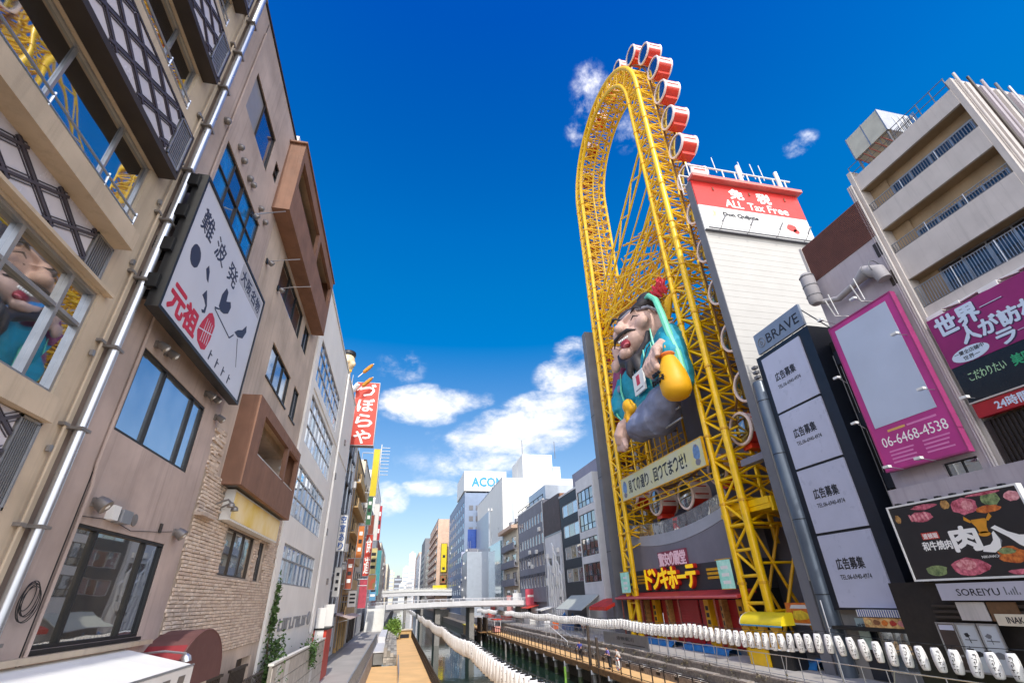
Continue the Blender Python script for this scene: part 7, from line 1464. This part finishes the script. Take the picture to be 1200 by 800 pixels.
# ---------------------------------------------------------------- lanterns
def lanterns():
    m_pap = mat('lantern_paper', '#efeeec', .55, .04, 3); m_txt = mat('lantern_ink', '#2b2a2e', .6, 0); m_redm = mat('lantern_red', '#c8323c', .6, 0)
    prof = [(.09, -.46), (.14, -.44), (.178, -.3), (.195, -.1), (.195, .1), (.178, .28), (.14, .42), (.09, .44)]
    def proto(lab, group, toward, red):
        t = thing('paper_lantern', lab, 'lantern', (0, 0, 0), group)
        pr = []
        for i in range(len(prof)-1):
            (r0, z0), (r1, z1) = prof[i], prof[i+1]; pr += [(r0, z0), ((r0+r1)/2+.008, (z0+z1)/2)]
        pr.append(prof[-1])
        MB().lathe(pr, (0, 0, 0), (0, 0, 1), 16).build('body', m_pap, t, smooth=True)
        MB().lathe([(.105, 0), (.105, .05)], (0, 0, .43), (0, 0, 1), 10).build('cap', m_black, t); MB().lathe([(.105, 0), (.105, .04)], (0, 0, -.49), (0, 0, 1), 10).build('base_ring', m_black, t)
        MB().tube([(0, 0, .48), (0, 0, .56)], .012, 5).build('hook', m_black, t)
        mb = MB(); q = random.Random(5)
        for k in range(5):                               # upright row of brush marks, wrapped on the paper
            z = .28-.135*k; r = .199 if abs(z) < .2 else .187
            for s_ in range(3):
                a = toward+q.uniform(-.35, .3); da = q.uniform(.06, .28); dz = q.uniform(.008, .016); zz_ = z+q.uniform(-.045, .045)
                if s_ == 2: da, dz = .05, .055
                P = lambda an, zq: ((r+.006)*math.cos(an), (r+.006)*math.sin(an), zq)
                mb.quad(P(a-da, zz_-dz), P(a+da, zz_-dz+.01), P(a+da, zz_+dz+.01), P(a-da, zz_+dz))
        mb.build('brush_mark', m_txt, t, fix=False)
        if red:
            mb = MB(); P = lambda an, zq: (.206*math.cos(an), .206*math.sin(an), zq); mb.quad(P(toward-.25, -.12), P(toward+.2, -.12), P(toward+.2, .1), P(toward-.25, .1)); mb.build('red_mark', m_redm, t, fix=False)
        return t
    def string(x, y0, y1, sp, zt, sag, span, lab, cordlab, group, toward, limit, jit=0):
        a = None; y = y0; n = 0; pts = []; rest = MB(); b = None
        while y < y1:
            ph = ((y-y0) % span)/span; z = zt - sag*4*ph*(1-ph); n += 1; pts.append((x, y, z+.55))
            if n <= limit:
                if a is None: a = proto(lab, group, toward, False); c = a
                else:
                    c = a.copy(); COL.objects.link(c)
                    for ch in a.children: d = ch.copy(); COL.objects.link(d); d.parent = c
                c.location = (x+R_.uniform(-jit, jit), y, z); c.rotation_euler = (R_.uniform(-.1, .1), R_.uniform(-.08, .08), R_.uniform(-.35, .35)); k_ = R_.uniform(.93, 1.05); c.scale = (k_, k_, R_.uniform(.95, 1.04))
            else: rest.lathe(prof, (x, y, z), (0, 0, 1), 8)
            y += sp
        if rest.v: rest.build('distant_lanterns', m_pap, smooth=True, label=cordlab.replace('cord carrying', 'far end of')+', merged in the distance', cat='lanterns', kind='stuff')
        cc = thing('festoon_cable', cordlab, 'cord', (x, y0, zt)); MB().tube(pts, .015, 5).build('cord', m_black, cc)
    string(22.5, 12.2, 150, .72, 2.02, .22, 13.2, 'white paper lantern with black brush writing over the right promenade railing', 'cord carrying the lantern row over the right promenade railing', 'white lanterns over the right promenade', math.pi*1.22, 125)
    string(4.6, 13.0, 185, .74, 2.0, .22, 19.8, 'white paper lantern hanging over the canal beside the left boardwalk', 'cord carrying the lantern row over the canal water', 'white lanterns over the canal', -math.pi*.5, 160)
lanterns()

# ---------------------------------------------------------------- people on the right boardwalk
def person(lab, x, y, z, h, face, shirt, trouser, hair, lean=.0, arms='rail', skin='#b98b70'):
    root = thing('person', lab, 'person', (x, y, z)); s = h/1.7; ca, sa = math.cos(face), math.sin(face)
    def w(f, r, u): return Vector((x+(f*ca-r*sa)*s, y+(f*sa+r*ca)*s, z+u*s))       # forward, to the left, up
    def skin_mesh(name, verts, edges, m, off=0):
        me = bpy.data.meshes.new(name); me.from_pydata([tuple(w(*v[:3])-org(root)) for v in verts], edges, []); o = bpy.data.objects.new(name, me); COL.objects.link(o); o.parent = root; me.materials.append(m)
        md = o.modifiers.new('k', 'SKIN'); sub = o.modifiers.new('u', 'SUBSURF'); sub.levels = 1; sub.render_levels = 1
        for i, v in enumerate(verts): r = v[3]*s+off; me.skin_vertices[0].data[i].radius = (r, r)
        me.skin_vertices[0].data[0].use_root = True; REM.append(o); return o
    l = lean
    body = [(0, 0, .93, .14), (.03+l*.3, 0, 1.12, .125), (.05+l*.6, 0, 1.33, .14), (.05+l*.8, 0, 1.46, .06), (.07+l, 0, 1.56, .085), (.08+l, 0, 1.68, .085)]
    E_ = [(0, 1), (1, 2), (2, 3), (3, 4), (4, 5)]
    for sd in (1, -1):
        k = len(body); body += [(l*.6+.03, .19*sd, 1.38, .055), (l*.6+.12, .24*sd, 1.12, .045), (l*.6+.34, .2*sd, 1.02 if arms == 'rail' else .95, .035), (l*.6+.41, .19*sd, 1.02 if arms == 'rail' else .9, .032)]
        E_ += [(2, k), (k, k+1), (k+1, k+2), (k+2, k+3)]
        for fi in range(5): body.append((l*.6+.46+.02*(fi % 3), (.16+.02*fi)*sd, 1.0 if arms == 'rail' else .86, .009)); E_.append((k+3, len(body)-1))
        k = len(body); body += [(0, .1*sd, .86, .1), (.03, .11*sd, .48, .065), (-.03, .11*sd, .08, .045), (.14, .12*sd, .03, .035)]
        E_ += [(0, k), (k, k+1), (k+1, k+2), (k+2, k+3)]
    skin_mesh('body', body, E_, mat('skin_'+skin[1:], skin, .55, .05, 3))
    sv = [(l*.05, 0, .92, .155), (.03+l*.3, 0, 1.12, .15), (.05+l*.6, 0, 1.34, .165), (.05+l*.75, 0, 1.43, .085)]; se = [(0, 1), (1, 2), (2, 3)]
    for sd in (1, -1): k = len(sv); sv += [(l*.6+.03, .2*sd, 1.37, .078), (l*.6+.1, .24*sd, 1.15, .066)]; se += [(2, k), (k, k+1)]
    skin_mesh('shirt', sv, se, mat('cloth_'+shirt[1:], shirt, .8, .12, 4))
    tv = [(0, 0, .92, .16)]; te = []
    for sd in (1, -1): k = len(tv); tv += [(0, .1*sd, .84, .115), (.03, .11*sd, .48, .085), (-.02, .11*sd, .1, .07)]; te += [(0, k), (k, k+1), (k+1, k+2)]
    skin_mesh('trousers', tv, te, mat('cloth_'+trouser[1:], trouser, .8, .12, 4))
    c = w(.055+l, 0, 1.67); MB().ell(c, (.1*s, .1*s, .095*s), 12, 8).build('hair', mat('hair_'+hair[1:], hair, .6, .1, 5), root, smooth=True)
    f = w(.165+l, 0, 1.6); MB().ell(f, (.02*s, .02*s, .025*s), 6, 4).build('nose', MATS['skin_'+skin[1:]], root)
    mb = MB(); [mb.ell(w(.155+l, .035*sd, 1.63), (.012*s, .012*s, .009*s), 6, 4) for sd in (1, -1)]; mb.build('eyes', m_txtb, root); mb = MB(); mb.ell(w(.155+l, 0, 1.54), (.012*s, .025*s, .008*s), 6, 4); mb.build('mouth', MATS['rose_cart'], root)
    for sd in (1, -1): MB().ell(w(.08, .115*sd, .04), (.13*s, .07*s, .05*s), 8, 5).build('shoe', m_black, root, smooth=True)
person('person in lilac shirt and dark trousers leaning over the boardwalk railing', 19.5, 48.6, -1.3, 1.72, math.pi, '#7f74c0', '#2e3038', '#3a2f2a', .12)
person('person in deep blue top standing behind the tall mooring post', 19.6, 56.8, -1.3, 1.68, math.pi*1.2, '#3a46a0', '#24252c', '#2a2320', .03, 'down')
person('person in white top bending by the white blocks beside the lilac shirted one', 20.3, 48.0, -1.3, 1.6, math.pi*.8, '#d9d4d2', '#6d6a72', '#3a3230', .25, 'down')
person('person in pale grey clothes near the sloped awning on the promenade', 24.2, 68, 0, 1.7, math.pi*1.4, '#b9b6b2', '#4a4c56', '#2f2724', .0, 'down')
t = thing('life_ring', 'white and grey life ring hung on the boardwalk railing', 'life ring', (18.85, 45.2, -1.0)); MB().tube([(18.86, 45.2+.3*math.cos(a), -.6+.42*math.sin(a)) for a in [2*math.pi*i/22 for i in range(22)]], .075, 8, closed=True).build('ring', m_whitep, t, smooth=True)
for k in range(4): a = math.pi/4+math.pi/2*k; MB().ell((18.86, 45.2+.3*math.cos(a), -.6+.42*math.sin(a)), (.085, .085, .085), 8, 6).build('band', m_signred, t)
finish_remesh(); finish_texts()
